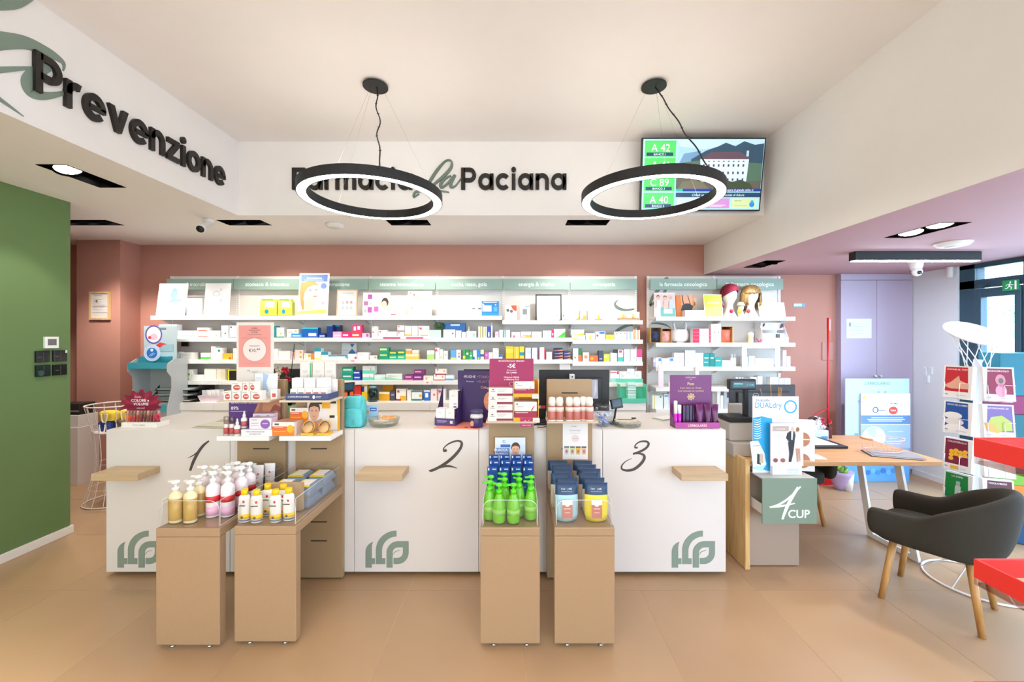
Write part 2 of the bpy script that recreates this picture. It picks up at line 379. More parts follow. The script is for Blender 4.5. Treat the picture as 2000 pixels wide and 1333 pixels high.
def downlight(h, z, n, axis, aim, label, lit=None, pw=SPOT_W, ang=70, emit=LENS):
    x0, x1, y0, y1 = h; cx, cy = (x0+x1)/2, (y0+y1)/2
    r = empty('recessed_downlight', (cx, cy, z), label, 'ceiling lamp', 'black recessed downlights')
    BLK = mat('#0b0a0b', .95, spec=0.0); mb = MB(); t = .008
    mb.box(x0, x1, y0, y0+t, z-.003, z+.10, BLK); mb.box(x0, x1, y1-t, y1, z-.003, z+.10, BLK)
    mb.box(x0, x0+t, y0+t, y1-t, z-.003, z+.10, BLK); mb.box(x1-t, x1, y0+t, y1-t, z-.003, z+.10, BLK); mb.box(x0, x1, y0, y1, z+.10, z+.105, BLK); mb.build('housing', r)
    for i in range(n):
        f = (i+.5)/n; c = Vector((x0+(x1-x0)*f, cy, z+.022)) if axis == 'x' else Vector((cx, y0+(y1-y0)*f, z+.022))
        tg = Vector(aim(c) if callable(aim) else aim); q = (tg-c).normalized(); R = q.to_track_quat('-Z', 'Y').to_matrix().to_4x4()
        g = MB().lathe([(.05, .05), (.082, .03), (.082, -.018), (.074, -.018), (.070, -.004)], c, BLK, 24, T=R).build('lamp_head', r)
        MB().lathe([(.071, -.006), (.0, -.010)], c, emit, 24, T=R).build('lens', g)
        s_ = spot('downlight_beam', c+q*((z-.014-c.z)/q.z), tg, pw, ang); s_.parent = r; s_.matrix_parent_inverse = Matrix.Translation(-r.location)
    return r
WASH = lambda c: (c.x, 5.0, 1.35)
downlight(HL[0], SOF, 2, 'y', lambda c: (c.x+.75, c.y-.25, .7) if c.y < 2.9 else (c.x-.72, c.y+.0, 1.1), 'black recessed twin downlight in the ceiling beside the green wall', pw=SPOT_W*.55)
downlight(HL[1], SOF, 3, 'x', lambda c: (c.x+.12, 4.62, .5), 'black recessed triple downlight in front of the pink pillar', ang=100, pw=SPOT_W*.95)
downlight(HL[2], SOF, 2, 'y', lambda c: (c.x, c.y, 0), 'black recessed twin downlight added unseen over the aisle beside the green wall', pw=SPOT_W*4, ang=75)  # added out of view; its floor pool bounces fill onto the soffit
downlight(HLc, SOF, 2, 'x', WASH, 'black recessed twin downlight beside the ceiling bullet camera', pw=SHELF_W, ang=88)
downlight(HB[0], SOF, 2, 'x', WASH, 'black recessed twin downlight behind the ring under the wall lettering', pw=SHELF_W, ang=88)
downlight(HB[1], SOF, 2, 'x', WASH, 'black recessed twin downlight between the ring lamps, below the screen', pw=SHELF_W, ang=88)
downlight(HR[0], RSOF, 2, 'y', lambda c: (c.x-.1, 5.0, 1.1), 'black recessed twin downlight before the oncology shelves', pw=SHELF_W*.55, ang=80)
downlight(HR[1], RSOF, 2, 'y', lambda c: (c.x-.3, c.y-.5, 0), 'black recessed twin downlight in the rose ceiling beside the linear lamp', pw=SPOT_W*.8)
# linear lamp over the desk
r = empty('linear_lamp', (3.58, 3.76, 2.333), 'long black linear lamp under the rose ceiling', 'ceiling lamp')
MB().box(3.02, 4.15, 3.70, 3.78, 2.338, RSOF, BLKM).build('housing', r, bev=.006)
MB().box(3.03, 4.14, 3.708, 3.772, 2.334, 2.339, mat('#dcecff', .4, emit=66)).build('diffuser', r)
# detectors and cameras
def disc(c, rr, label, h=.035):
    mb = MB().lathe([(rr*.55, -h), (rr*.85, -h*.8), (rr, -h*.3), (rr, 0)], c, mat('#eae6e2', .45), 28)
    o = mb.build('smoke_detector', loc=c); tag(o, label, 'smoke detector')
    MB().lathe([(rr*.18, -h-.006), (rr*.42, -h-.004), (rr*.46, -h+.004)], c, mat('#dcd6d0', .45), 20).build('sensor_cap', o)
disc((3.53, 3.36, RSOF), .115, 'round white smoke detector on the rose ceiling')
disc((-1.83, 4.17, SOF), .09, 'round white smoke detector behind the ring pendant')
r = empty('security_camera', (-2.97, 3.99, SOF), 'white bullet security camera hanging from the dropped ceiling', 'camera'); CW = mat('#ece8e4', .35)
MB().lathe([(.035, -.03), (.042, -.02), (.042, 0)], (-2.97, 3.99, SOF), CW, 20).build('mount', r)
a = Vector((-2.97, 4.0, SOF-.035)); b = Vector((-2.925, 3.83, SOF-.135)); R = (b-a).to_track_quat('Z', 'Y').to_matrix().to_4x4()
MB().lathe([(.028, -.02), (.034, 0), (.038, .17), (.038, .20), (.034, .205)], a, CW, 20, T=R).build('camera_body', r)
MB().lathe([(.033, .204), (.033, .207), (.016, .207), (.014, .212), (0, .214)], a, BLK, 20, T=R).build('camera_lens', r)
r = empty('security_camera', (4.02, 4.18, RSOF), 'white dome security camera over the lilac wardrobe', 'camera')
MB().lathe([(.04, -.09), (.052, -.06), (.058, -.02), (.062, 0)], (4.02, 4.18, RSOF), CW, 20).build('mount', r)
MB().lathe([(0, -.155), (.03, -.145), (.045, -.115), (.04, -.085)], (4.02, 4.17, RSOF), CW, 20).build('camera_body', r)
MB().lathe([(.018, 0), (.018, .012), (0, .014)], (4.0, 4.125, RSOF-.125), BLK, 14, T=Matrix.Rotation(math.pi/2, 4, 'X')).build('camera_lens', r)
p = P(1860, 530, 4.55)
o = MB().lathe([(.02, -.07), (.03, -.06), (.032, .06), (.022, .075)], (XW-.04, p.y, p.z), CW, 14).build('motion_sensor', bev=.004, loc=(XW-.04, p.y, p.z)); tag(o, 'small white motion sensor on the wall by the glass door frame', 'sensor')
MB().box(XW-.04, XW, p.y-.012, p.y+.012, p.z+.03, p.z+.05, CW).build('bracket', o)
# ------------------------------------------------------------------ wall lettering (bold geometric capitals and small letters)
def ann(cx, cy, ro, ri, a0, a1, n=28): return [*arc(cx, cy, ro, ro, a0, a1, n), *arc(cx, cy, ri, ri, a1, a0, n)]
S = .27
def glyph(ch):
    """list of outlines, x-height 1; advance width"""
    st = lambda x, y0, y1: [(x, y0), (x+S, y0), (x+S, y1), (x, y1)]
    full = [arc(.52, .5, .54, .54, 0, 360, 40)[:-1]]
    if ch == 'o': return [ann(.54, .5, .54, .54-S, 0, 180), ann(.54, .5, .54, .54-S, 180, 360)], 1.08
    if ch == 'a': return [ann(.54, .5, .54, .54-S, 0, 180), ann(.54, .5, .54, .54-S, 180, 360), st(.86, -.02, 1.02)], 1.13
    if ch == 'c': return [ann(.54, .5, .54, .54-S, 42, 318)], 1.0
    if ch == 'e': return [ann(.54, .5, .54, .54-S, -2, 318), [(.2, .40), (1.075, .40), (1.08, .58), (.2, .58)]], 1.08
    if ch == 'n': return [st(0, -.02, 1.02), ann(.49, .55, .49, .49-S, 0, 180), st(.71, -.02, .55)], .98
    if ch == 'm': return [st(0, -.02, 1.02), ann(.45, .59, .45, .45-S, 0, 180), st(.63, -.02, .59), ann(1.08, .59, .45, .45-S, 0, 180), st(1.26, -.02, .59)], 1.53
    if ch == 'r': return [st(0, -.02, 1.02), ann(.52, .50, .54, .54-S, 72, 180)], .66
    if ch == 'i': return [st(.02, -.02, 1.02), arc(.155, 1.28, .17, .17, 0, 360, 24)[:-1]], .31
    if ch == 'v': return [[(0, 1.02), (.30, 1.02), (.54, .36), (.78, 1.02), (1.08, 1.02), (.68, -.02), (.40, -.02)]], 1.08
    if ch == 'z': return [[(.04, 1.02), (.92, 1.02), (.92, .80), (.38, .21), (.94, .21), (.94, -.02), (0, -.02), (0, .20), (.53, .79), (.04, .79)]], .94
    if ch == 'F': return [[(0, -.02), (.29, -.02), (.29, .52), (.88, .52), (.88, .76), (.29, .76), (.29, 1.14), (.97, 1.14), (.97, 1.40), (0, 1.40)]], .97
    if ch == 'P': return [[(0, -.02), (.29, -.02), (.29, 1.40), (0, 1.40)], ann(.62, .93, .47, .21, -90, 90), [(.2, .46), (.63, .46), (.63, .72), (.2, .72)], [(.2, 1.14), (.63, 1.14), (.63, 1.40), (.2, 1.40)]], 1.09
def letters(parent, txt, fr, x, y, xh, width, t, m):
    """spread txt over width metres, x-height xh, each letter a part"""
    adv = [glyph(c)[1] for c in txt]; tot = sum(adv); sx = width/(tot+.16*(len(txt)-1))
    for c, a in zip(txt, adv):
        mb = MB()
        for ol in glyph(c)[0]: mb.prism([(x+q*sx, y+w_*xh) for q, w_ in ol], fr, t, m)
        mb.build('letter', parent); x += (a+.16)*sx
LET = mat('#1b1714', .5)
fb = Fr((0, DB, 0), (1, 0, 0), (0, 0, 1), 1, 1)
r = empty('wall_lettering', (X_(840, DB), DB, Z_(372, DB)), 'black raised shop lettering with a grey script word under the high ceiling', 'lettering')
bl = Z_(371, DB); xh = (371-341)*DB/F
letters(r, 'Farmacia', fb, X_(572, DB), bl, xh, X_(806, DB)-X_(572, DB), .02, LET)
letters(r, 'Paciana', fb, X_(901, DB), bl, xh, X_(1106, DB)-X_(901, DB), .02, LET)
def script(parent, fr, strokes, t, m, name, conv):
    mb = MB()
    for k_, st_ in enumerate(strokes):
        vv, ff = ribbon([conv(*q) for q in st_], 8); mb.strip(vv, ff, fr, t+.0004*k_, m)
    return mb.build(name, parent)
def cv2(px, py, w_): # crop of the wall lettering, 3.702x
    return (X_(px/3.702+460, DB), Z_(py/3.702+120, DB), w_/3.702*DB/F)
script(r, fb, [[(1330, 960, 8), (1290, 985, 10), (1300, 950, 14), (1360, 930, 18), (1400, 880, 20), (1460, 790, 20), (1520, 725, 12), (1560, 725, 12), (1560, 770, 20), (1510, 830, 22), (1440, 890, 16), (1400, 930, 12), (1450, 935, 12), (1545, 950, 7)]], .018, SAGE_D, 'script_letter', cv2)
script(r, fb, [[(1560, 830, 9), (1520, 850, 14), (1485, 890, 20), (1490, 915, 18), (1530, 890, 14), (1585, 825, 12)], [(1590, 825, 16), (1560, 880, 22), (1560, 912, 20), (1590, 905, 10), (1632, 850, 6)]], .018, SAGE_D, 'script_letter', cv2)
# side bulkhead: "Prevenzione" with a sage flourish behind it
fp = Fr((XL, 0, 0), (0, 1, 0), (0, 0, 1), 1, 1)     # u = +Y (deeper), faces +X
def yb(px): return XL*F/(px-CX)
r = empty('wall_lettering', (XL, 2.9, 3.0), 'black raised lettering on the side bulkhead above the green wall', 'lettering')
y0_, y1_ = yb(62), yb(436.5); zb = Z_(182, y0_+.12)
letters(r, 'Prevenzione', fp, y0_, Z_(366, y1_), .1545, y1_-y0_, .022, LET)
r = empty('wall_graphic', (XL, 2.2, 3.1), 'sage green brush flourish painted behind the bulkhead lettering', 'wall graphic')
def cvp(px, py, w_):
    x = px/2.778; y = py/2.778; d = yb(x); return (d, Z_(y, d), w_/2.778*d/F)
script(r, fp, [[(-380, 500, 40), (-150, 250, 100), (100, 225, 70), (250, 280, 55), (330, 330, 30), (345, 360, 14), (340, 385, 6)], [(-300, 390, 60), (-100, 385, 40), (60, 375, 25), (170, 368, 14)],
               [(330, 410, 8), (280, 355, 40), (210, 385, 55), (150, 440, 60), (160, 500, 50), (230, 520, 40), (330, 508, 20), (440, 468, 4)],
               [(-300, 20, 80), (-60, 15, 70), (80, 15, 50), (190, -20, 12)], [(-200, 400, 50), (-60, 500, 30), (40, 570, 16), (125, 632, 3)]], .004, SAGE, 'brush_stroke', cvp)
# ------------------------------------------------------------------ wall screen
tl, tr_, br, bl_ = P(1254, 269, 3.66), P(1497, 269, 3.66), P(1484, 412.5, 3.80), P(1250, 412.5, 3.80)
u = Vector((1, 0, 0)); v = ((tl+tr_)/2-(bl_+br)/2).normalized(); wv = 1.098; hv = ((tl+tr_)/2-(bl_+br)/2).length; o0 = (bl_+br)/2-u*wv/2
r = empty('tv_screen', (o0.x+wv/2, 3.8, o0.z), 'tilted black wall screen showing queue numbers and a white villa', 'screen')
n = u.cross(v); T = Matrix(((u.x, -n.x, v.x, o0.x), (u.y, -n.y, v.y, o0.y), (u.z, -n.z, v.z, o0.z), (0, 0, 0, 1)))
MB().box(0, wv, 0, .035, 0, hv, BLK, T).build('tv_case', r, bev=.003)
sm = lambda c, e=.33: mat(c, .3, emit=e)
ft = Fr(o0+n*.001+u*.012+v*.012, u, v, wv-.024, hv-.024); mb = MB()
sh = [('r', 0, 0, 1, 1, sm('#a8dcec'))]
for (yy, a, b) in ((.755, 'A 42', 'BANCO 1'), (.515, 'A 41', 'BANCO 2'), (.27, 'C 89', 'BANCO 3'), (.02, 'A 40', 'BANCO 2')):
    sh += [('r', .015, yy, .272, yy+.225, sm('#4fc862')), ('t', a, .145, yy+.075, .105, sm('#e8fff0'), .0), ('r', .03, yy+.012, .25, yy+.06, sm('#1f3f63')), ('t', b, .14, yy+.02, .032, sm('#dff0ff'), .01)]
sh += [('r', .283, .30, .995, .985, sm('#9cc7ea')), ('p', [(.283, .6), (.34, .80), (.45, .83), (.52, .78), (.52, .6)], sm('#6c93b8')), ('p', [(.283, .985), (.45, .985), (.995, .985), (.995, .9), (.8, .93), (.5, .86), (.283, .9)], sm('#b9d8f2')),
       ('p', [(.40, .72), (.52, .84), (.62, .90), (.68, .95), (.76, .90), (.83, .97), (.92, .92), (.995, .94), (.995, .45), (.40, .45)], sm('#2f4d63')),
       ('p', [(.283, .66), (.40, .69), (.55, .72), (.995, .66), (.995, .30), (.283, .30)], sm('#4f6f5e')), ('p', [(.283, .46), (.45, .50), (.7, .40), (.995, .42), (.995, .30), (.283, .30)], sm('#5d5a50')),
       ('p', [(.475, .73), (.565, .82), (.80, .825), (.885, .735), (.885, .72), (.475, .72)], sm('#5d4a58')), ('p', [(.475, .72), (.88, .72), (.87, .40), (.49, .40)], sm('#cfe4f4')), ('r', .855, .76, .875, .84, sm('#b6cbdc'))]
for j, yy in enumerate((.685, .615, .51, .415)):
    for i in range(9):
        if j == 3 and i < 4: continue
        x = .50+.041*i; hh = .012 if j == 0 else .035; sh.append(('r', x, yy, x+.014, yy+hh, sm('#33465a')))
sh += [('p', [(.60, .30), (.62, .40), (.68, .44), (.75, .40), (.82, .43), (.90, .38), (.93, .30)], sm('#3c4a36')), ('p', [(.30, .30), (.33, .40), (.42, .43), (.5, .40), (.56, .30)], sm('#6f6a58')),
       ('r', .283, .262, .995, .30, sm('#123a9a')), ('r', .283, .262, .34, .30, sm('#27b596')), ('t', 'Barrette si prepara al grande caldo ci', .76, .27, .03, sm('#eef6ff'), .012, .44),
       ('r', .283, .18, .995, .245, sm('#1f3f63')), ('t', 'Chiedi un consiglio al farmacista di fiducia', .64, .197, .034, sm('#e8f4ff'), 0, .64, 'c', .3),
       ('r', .30, .02, .50, .16, sm('#d4eef6')), ('t', 'PER TROVARE', .36, .12, .016, sm('#35607a')), ('t', 'FARMACIE', .36, .09, .016, sm('#35607a')), ('r', .51, .02, .74, .16, sm('#c58ac8')), ('r', .53, .06, .71, .068, sm('#f3dcf4')), ('r', .53, .045, .68, .052, sm('#f3dcf4')),
       ('r', .76, .02, .965, .16, sm('#c8d8a4')), ('t', 'APERTURA', .81, .12, .016, sm('#4b5a3a')), ('r', .77, .05, .89, .056, sm('#8fa070')), ('e', .93, .075, .022, .04, sm('#2388d8')), ('e', .93, .115, .012, .022, sm('#2fa5e8'))]
mb.pr(ft, sh, 1, .0002); mb.build('display_panel', r)
MB().box(o0.x+.35, o0.x+.75, 3.80, DB, o0.z+.25, o0.z+.45, BLKM).build('wall_bracket', r)
# ------------------------------------------------------------------ wardrobe and right-hand wall items
WL = mat('#b6a7ba', .6); x0, x1 = X_(1642, 5.02), X_(1782, 5.02); xm = X_(1712, 5.02)
r = empty('wardrobe', ((x0+x1)/2, 5.05, 0), 'tall lilac two-door built-in wardrobe beside the glass door', 'wardrobe')
MB().box(x0, x1, 5.035, DWALL-.001, 0, RSOF-.001, WL).build('carcass', r)
MB().box(x0, x1, 5.015, 5.034, RSOF-.075, RSOF-.002, WL).build('cornice', r, bev=.003)
for (a, b) in ((x0, xm-.0015), (xm+.0015, x1)):
    dd = MB().box(a, b, 5.016, 5.034, .05, RSOF-.08, WL).build('wardrobe_door', r, bev=.003); kx = b-.03 if a == x0 else a+.03
    MB().lathe([(.012, 0), (.007, .012), (.014, .022), (.009, .032)], (kx, 5.016, Z_(735, 5.0)), mat('#e9e4e0', .3), 14, T=Matrix.Rotation(math.pi/2, 4, 'X')).build('knob', dd)
d = 5.0; nt_ = MB(); a, b = P(1655, 661, d), P(1704, 623, d); nt_.box(a.x, b.x, 5.012, 5.0145, a.z, b.z, mat('#dfe9ee', .6))
nt_.pr(fr_front(a.x, b.x, 5.012, a.z, b.z), [('r', .08, .1+.07*i, .35+.5*((i*7) % 5)/5, .115+.07*i, mat('#a9b6bf')) for i in range(11)]+[('r', .1, .6, .16, .8, mat('#8894a0'))])
tag(nt_.build('paper_notice'), 'white paper notice taped to the lilac wardrobe door', 'notice')
o = MB(); a, b = P(1606, 704, 5.09), P(1628, 669, 5.09); o.box(a.x, b.x, 5.088, DWALL, a.z, b.z, mat('#b98577', .6)); tag(o.build('junction_box', bev=.003), 'pink painted junction box cover behind the red pole', 'junction box')
o = MB(); a, b = P(1550, 600, 5.09), P(1574, 592, 5.09); o.box(a.x, b.x, 5.096, DWALL, a.z, b.z, mat('#6fa3a3')); o.pr(fr_front(a.x, b.x, 5.096, a.z, b.z), [('r', .05, .2, .7, .8, '#cfe4e0'), ('e', .85, .5, .1, .35, '#9a9ac8')]); tag(o.build('wall_label'), 'small teal label stuck on the pink wall beside the shelves', 'label')
o = MB(); a, b = P(1787, 740, 4.9), P(1800, 722, 4.85)
for k, (q, zz) in enumerate(((4.86, 722), (4.80, 722), (4.84, 738))):
    z = Z_(zz, q); s_ = MB().box(XW-.01, XW, q-.025, q+.025, z-.06, z+.03, mat('#eef2f5', .4)); s_.box(XW-.014, XW-.01, q-.015, q+.015, z-.045, z+.015, mat('#dfe5ea', .4))
    tag(s_.build('wall_switch', bev=.002), 'white wall switch plate beside the wardrobe, '+['the one touching it', 'the one nearer the door', 'the lower one'][k], 'switch', 'switch plates by the wardrobe')
# fire extinguisher on its red stand
RED = mat('#c3141c', .35); d = 4.75; cx_ = X_(1592, d)
r = empty('fire_extinguisher', (cx_, d, 0), 'red fire extinguisher on the floor stand with a tall red pole', 'extinguisher')
zt = Z_(822, d); MB().lathe([(.075, .04), (.08, .06), (.08, zt-.06), (.06, zt-.02), (.03, zt)], (cx_, d, 0), RED, 24).build('cylinder', r)
MB().lathe([(.022, zt), (.022, zt+.03), (.03, zt+.035), (.012, zt+.06)], (cx_, d, 0), CHROME, 14).build('valve', r)
MB().tube(catmull([(cx_, d-.02, zt+.035), (cx_-.08, d-.03, zt+.03), (cx_-.14, d-.03, zt-.06), (cx_-.15, d-.02, zt-.2), (cx_-.09, d-.03, zt-.5)]), .012, BLK, 8).build('hose', r)
xp = X_(1617, d+.05); mb = MB(); mb.tube([(xp, d+.05, 0), (xp, d+.05, Z_(621, d+.05))], .011, RED, 8); mb.tube([(xp, d+.05, Z_(800, d)), (xp-.15, d+.05, Z_(812, d)), (cx_+.03, d+.05, Z_(818, d))], .009, RED, 6)
mb.tube(catmull([(xp, d+.05, Z_(820, d)), (xp+.0, d, Z_(826, d)), (cx_+.085, d, Z_(840, d)), (cx_+.09, d, .3)]), .009, RED, 6)
mb.box(xp-.22, xp+.03, d-.13, d+.13, 0, .012, RED); mb.build('stand', r)
MB().box(xp+.003, xp+.03, d+.045, d+.055, Z_(646, d), Z_(624, d), mat('#cf9a90')).build('sign_holder', r)
# green wall fittings
def gw(px, py): dd = -3.76*F/(px-CX); return dd, Z_(py, dd)
for nm, (pa, pb, qa, qb), col, lab, cat in (('wall_thermostat', (84, 111, 658, 681), '#e8e8e4', 'white wall thermostat on the green wall above four switches', 'thermostat'),
        ('wall_switch', (67, 94, 686, 709), '#1c1a1c', 'black glass wall switch on the green wall, upper one farther from the corner', 'switch'), ('wall_switch', (101, 127, 685, 707), '#1c1a1c', 'black glass wall switch with a white tab under the thermostat corner', 'switch'),
        ('wall_switch', (67, 95, 714, 737), '#14201f', 'black glass wall switch with a green glint, lower one on the green wall', 'switch'), ('wall_switch', (101, 127, 713, 734), '#111012', 'plain black glass wall switch, lower one next to the wall corner', 'switch')):
    ya, z1 = gw(pa, qa); yb_, z0 = gw(pb, qb); z0 = Z_(qb, ya); mb = MB().box(-3.76, -3.742, ya, yb_, z0, z1, mat(col, .15))
    f_ = Fr((-3.742, ya, z0), (0, 1, 0), (0, 0, 1), yb_-ya, z1-z0)
    if col == '#e8e8e4': mb.pr(f_, [('r', .18, .25, .82, .8, mat('#6b6b6b', .15))])
    else: mb.pr(f_, [('r', .46, .1, .54, .9, mat('#3a3538', .2)), ('r', .1, .42, .35, .5, mat('#544c50', .3))]+([('r', .85, .75, 1, 1, '#d8d8d0')] if 'tab' in lab else [])+([('e', .3, .3, .2, .25, '#1f4a40')] if 'glint' in lab else []))
    tag(mb.build(nm, bev=.002), lab, cat)
a, b = P(176, 625, 4.83), P(216, 570, 4.83); r = empty('framed_notice', (a.x, 4.83, a.z), 'small pale wood frame with a paper notice on the pink pillar', 'frame')
fw = .022; WF = wood('#c9a271', '#d8b686', axis=2); mb = MB()
for q in ((a.x, b.x, a.z, a.z+fw), (a.x, b.x, b.z-fw, b.z), (a.x, a.x+fw, a.z+fw, b.z-fw), (b.x-fw, b.x, a.z+fw, b.z-fw)): mb.box(q[0], q[1], 4.815, 4.838, q[2], q[3], WF)
mb.build('frame', r); mb = MB().box(a.x+fw, b.x-fw, 4.826, 4.836, a.z+fw, b.z-fw, mat('#dcd3cc', .5))
mb.pr(fr_front(a.x+fw, b.x-fw, 4.826, a.z+fw, b.z-fw), [('r', .15, .9, .6, .92, '#9a9088'), ('e', .3, .68, .07, .05, '#6b6f5a')]+[('r', .1, .2+.08*i, .5+.08*(i % 5), .21+.08*i, '#b9afa6') for i in range(8)]+[('r', .05, .47, .95, .48, '#8f857c'), ('r', .05, .22, .95, .23, '#8f857c')]); mb.build('paper', r)
# ------------------------------------------------------------------ service counters
DCF, DCB, ZC = 2.86, 3.52, 1.011
CE = [207, 449, 692, 935, 1177, 1418]; CXS = [X_(c, DCF) for c in CE]
NUMS = {0: [[(1505, 738, 16), (1440, 790, 30), (1380, 870, 34), (1320, 985, 34), (1282, 1090, 26)], [(1385, 850, 10), (1325, 905, 14), (1255, 940, 4)]],
        2: [[(858, 240, 22), (838, 248, 16), (838, 222, 8), (880, 188, 12), (940, 168, 14), (975, 180, 18), (970, 220, 22), (930, 275, 24), (870, 330, 24), (800, 375, 22), (738, 403, 20), (716, 400, 3)], [(770, 392, 8), (820, 372, 18), (880, 368, 16), (942, 384, 3)]],
        4: [[(426, 222, 14), (404, 220, 12), (412, 196, 9), (445, 175, 12), (490, 172, 16), (512, 190, 18), (495, 222, 18), (450, 250, 18), (388, 272, 14)], [(388, 270, 10), (440, 268, 14), (474, 282, 20), (476, 312, 22), (445, 355, 22), (395, 392, 22), (340, 402, 18), (302, 390, 14), (302, 362, 10), (332, 330, 6), (378, 307, 3)]]}
def nconv(k):
    if k == 0: return lambda x, y, w_: (X_(x/6.06+160, DCF), Z_(y/6.06+740, DCF), w_/6.06*DCF/F)
    ox = 660 if k == 2 else 1140
    return lambda x, y, w_: (X_(x/4.04+ox, DCF), Z_(y/4.04+820, DCF), w_/4.04*DCF/F)
def logo(parent, ox):
    """shop emblem, traced in units of the counter-2 crop (340 wide)"""
    fr = Fr((0, DCF-.001, 0), (1, 0, 0), (0, 0, 1), 1, 1); k = DCF/4.04/F
    def q(pts): return [(X_(ox, DCF)+(x-217)*k, Z_(1037, DCF)-(y-877)*k) for x, y in pts]
    mb = MB(); t = .002
    f1 = [(217, 1168), (217, 1045)]+arc(290, 1045, 73, 78, 180, 255, 8)[1:]; f1 = [(217, 1168), (217, 1040), (222, 1015), (235, 992), (252, 977), (277, 965), (270, 985), (267, 1010), (267, 1095), (292, 1095), (292, 1140), (267, 1140), (267, 1168)]
    mb.prism(q(f1)[::-1], fr, t, SAGE)
    f2 = [(299, 1140), (299, 1030)]+[(462-163*math.cos(a), 1030-153*math.sin(a)) for a in [math.pi/2*i/12 for i in range(1, 13)]]+[(462, 923)]+[(462-115*math.cos(a), 1038-115*math.sin(a)) for a in [math.pi/2*i/12 for i in range(12, -1, -1)]]+[(347, 1095), (373, 1095), (373, 1140)]
    mb.prism(q(f2)[::-1], fr, t, SAGE)
    f3 = [(383, 1168), (383, 1050)]+[(475-92*math.cos(a), 1050-90*math.sin(a)) for a in [math.pi/2*i/10 for i in range(1, 11)]]+[(557, 960), (557, 1050)]+[(470+87*math.cos(a), 1050+90*math.sin(a)) for a in [math.pi/2*i/10 for i in range(1, 11)]]+[(438, 1140), (438, 1093), (466, 1093)]+[(466+46*math.cos(a), 1047+46*math.sin(a)) for a in [math.pi/2*i/8 for i in range(8, -1, -1)]]+[(512, 1008), (475, 1008)]+[(475-44*math.cos(a), 1052-44*math.sin(a)) for a in [math.pi/2*i/8 for i in range(8, -1, -1)]]+[(431, 1168)]
    mb.prism(q(f3)[::-1], fr, t, SAGE)
    vv, ff = ribbon([(*q([(434, 1070)])[0], .001), (*q([(448, 1046)])[0], .004), (*q([(488, 1031)])[0], .001)], 6); mb.strip(vv, ff, fr, t, SAGE)
    return mb.build('logo_emblem', parent)
CL = ['white service counter with the script numeral one', 'white counter section behind the two product towers by the first counter', 'white service counter with the script numeral two', 'white counter section behind the towers with green bottles and pouches', 'white service counter with the script numeral three']
BT = wood('#b79b78', '#c3a985', axis=0)
for k in range(5):
    xa, xb = CXS[k]+.0015, CXS[k+1]-.0015; r = empty('service_counter', ((xa+xb)/2, DCF, 0), CL[k], 'counter', 'pharmacy counters')
    MB().box(xa, xb, DCF+.02, DCB, .03, ZC-.04, LAM).build('body', r)
    MB().box(xa, xb, DCF, DCF+.019, .03, ZC-.002, LAM).build('front_panel', r, bev=.002)
    MB().box(xa, xb, DCF+.0195, DCB, ZC-.039, ZC, LAM).build('top', r, bev=.002)
    MB().box(xa+.02, xb-.02, DCF+.06, DCB-.02, 0, .03, BLKM).build('plinth', r)
    if k in NUMS:
        script(r, Fr((0, DCF-.0005, 0), (1, 0, 0), (0, 0, 1), 1, 1), NUMS[k], .0015, INK, 'numeral', nconv(k))
        logo(r, {0: 230, 2: 714, 4: 1312}[k])
        sx = {0: (-2.765, -2.462), 2: (-1.05, -.746), 4: (1.066, 1.37)}[k]
        MB().box(sx[0], sx[1], 2.69, DCF-.0005, .716, .762, BT).build('bag_shelf', r, bev=.002)
# ------------------------------------------------------------------ display towers and benches
DT = 2.82; TWX = [(463, 557), (577, 669), (955, 1043), (1068, 1157)]; TX = [(X_(a, DT), X_(b, DT)) for a, b in TWX]
TN = ['with anti-spot creams', 'with the glowing-skin display', 'with burgundy medicine boxes', 'with six pink spray bottles']; DK = mat('#3b2a1c', .8)
ZU, ZLO = Z_(783, 2.63), Z_(862, 2.63)
for k, (xa, xb) in enumerate(TX):
    r = empty('display_tower', ((xa+xb)/2, DT, 0), 'taupe panel display tower '+TN[k], 'display stand', 'taupe towers on the counter front')
    MB().box(xa, xb, DT, DT+.035, .012, Z_(742, DT), TAUPE_D).build('back_panel', r, bev=.003)
    xm = (xa+xb)/2
    for z in (Z_(877, DT), Z_(1020, DT), Z_(1057, DT), Z_(768, DT)): MB().box(xm-.055, xm+.055, DT-.0008, DT+.004, z-.004, z+.004, DK).build('painted_slot', r)  # dark strips on the panel paint the shade inside its slots
    if k < 2:
        MB().box(xa-.003, xb+.003, 2.63, DT, ZU-.012, ZU, mat('#d3c4b0', .45)).build('upper_shelf', r, bev=.002)
        MB().box(xa-.003, xb+.003, 2.63, DT, ZLO, ZLO+.03, mat('#ece7e4', .4)).build('lower_shelf', r, bev=.002)
    else:
        z = Z_(824, 2.66); MB().box(xa-.01, xb+.01, 2.66, DT, z-.012, z, mat('#cbb59a', .45)).build('upper_shelf', r, bev=.002)
ZB = .639; BN = ['with amber soap and pink lotion bottles', 'with yellow-cap bottles and wet wipes', 'with lime green pump bottles', 'with dark blue refill pouches']
BD = [2.19, 2.215, 2.20, 2.20]
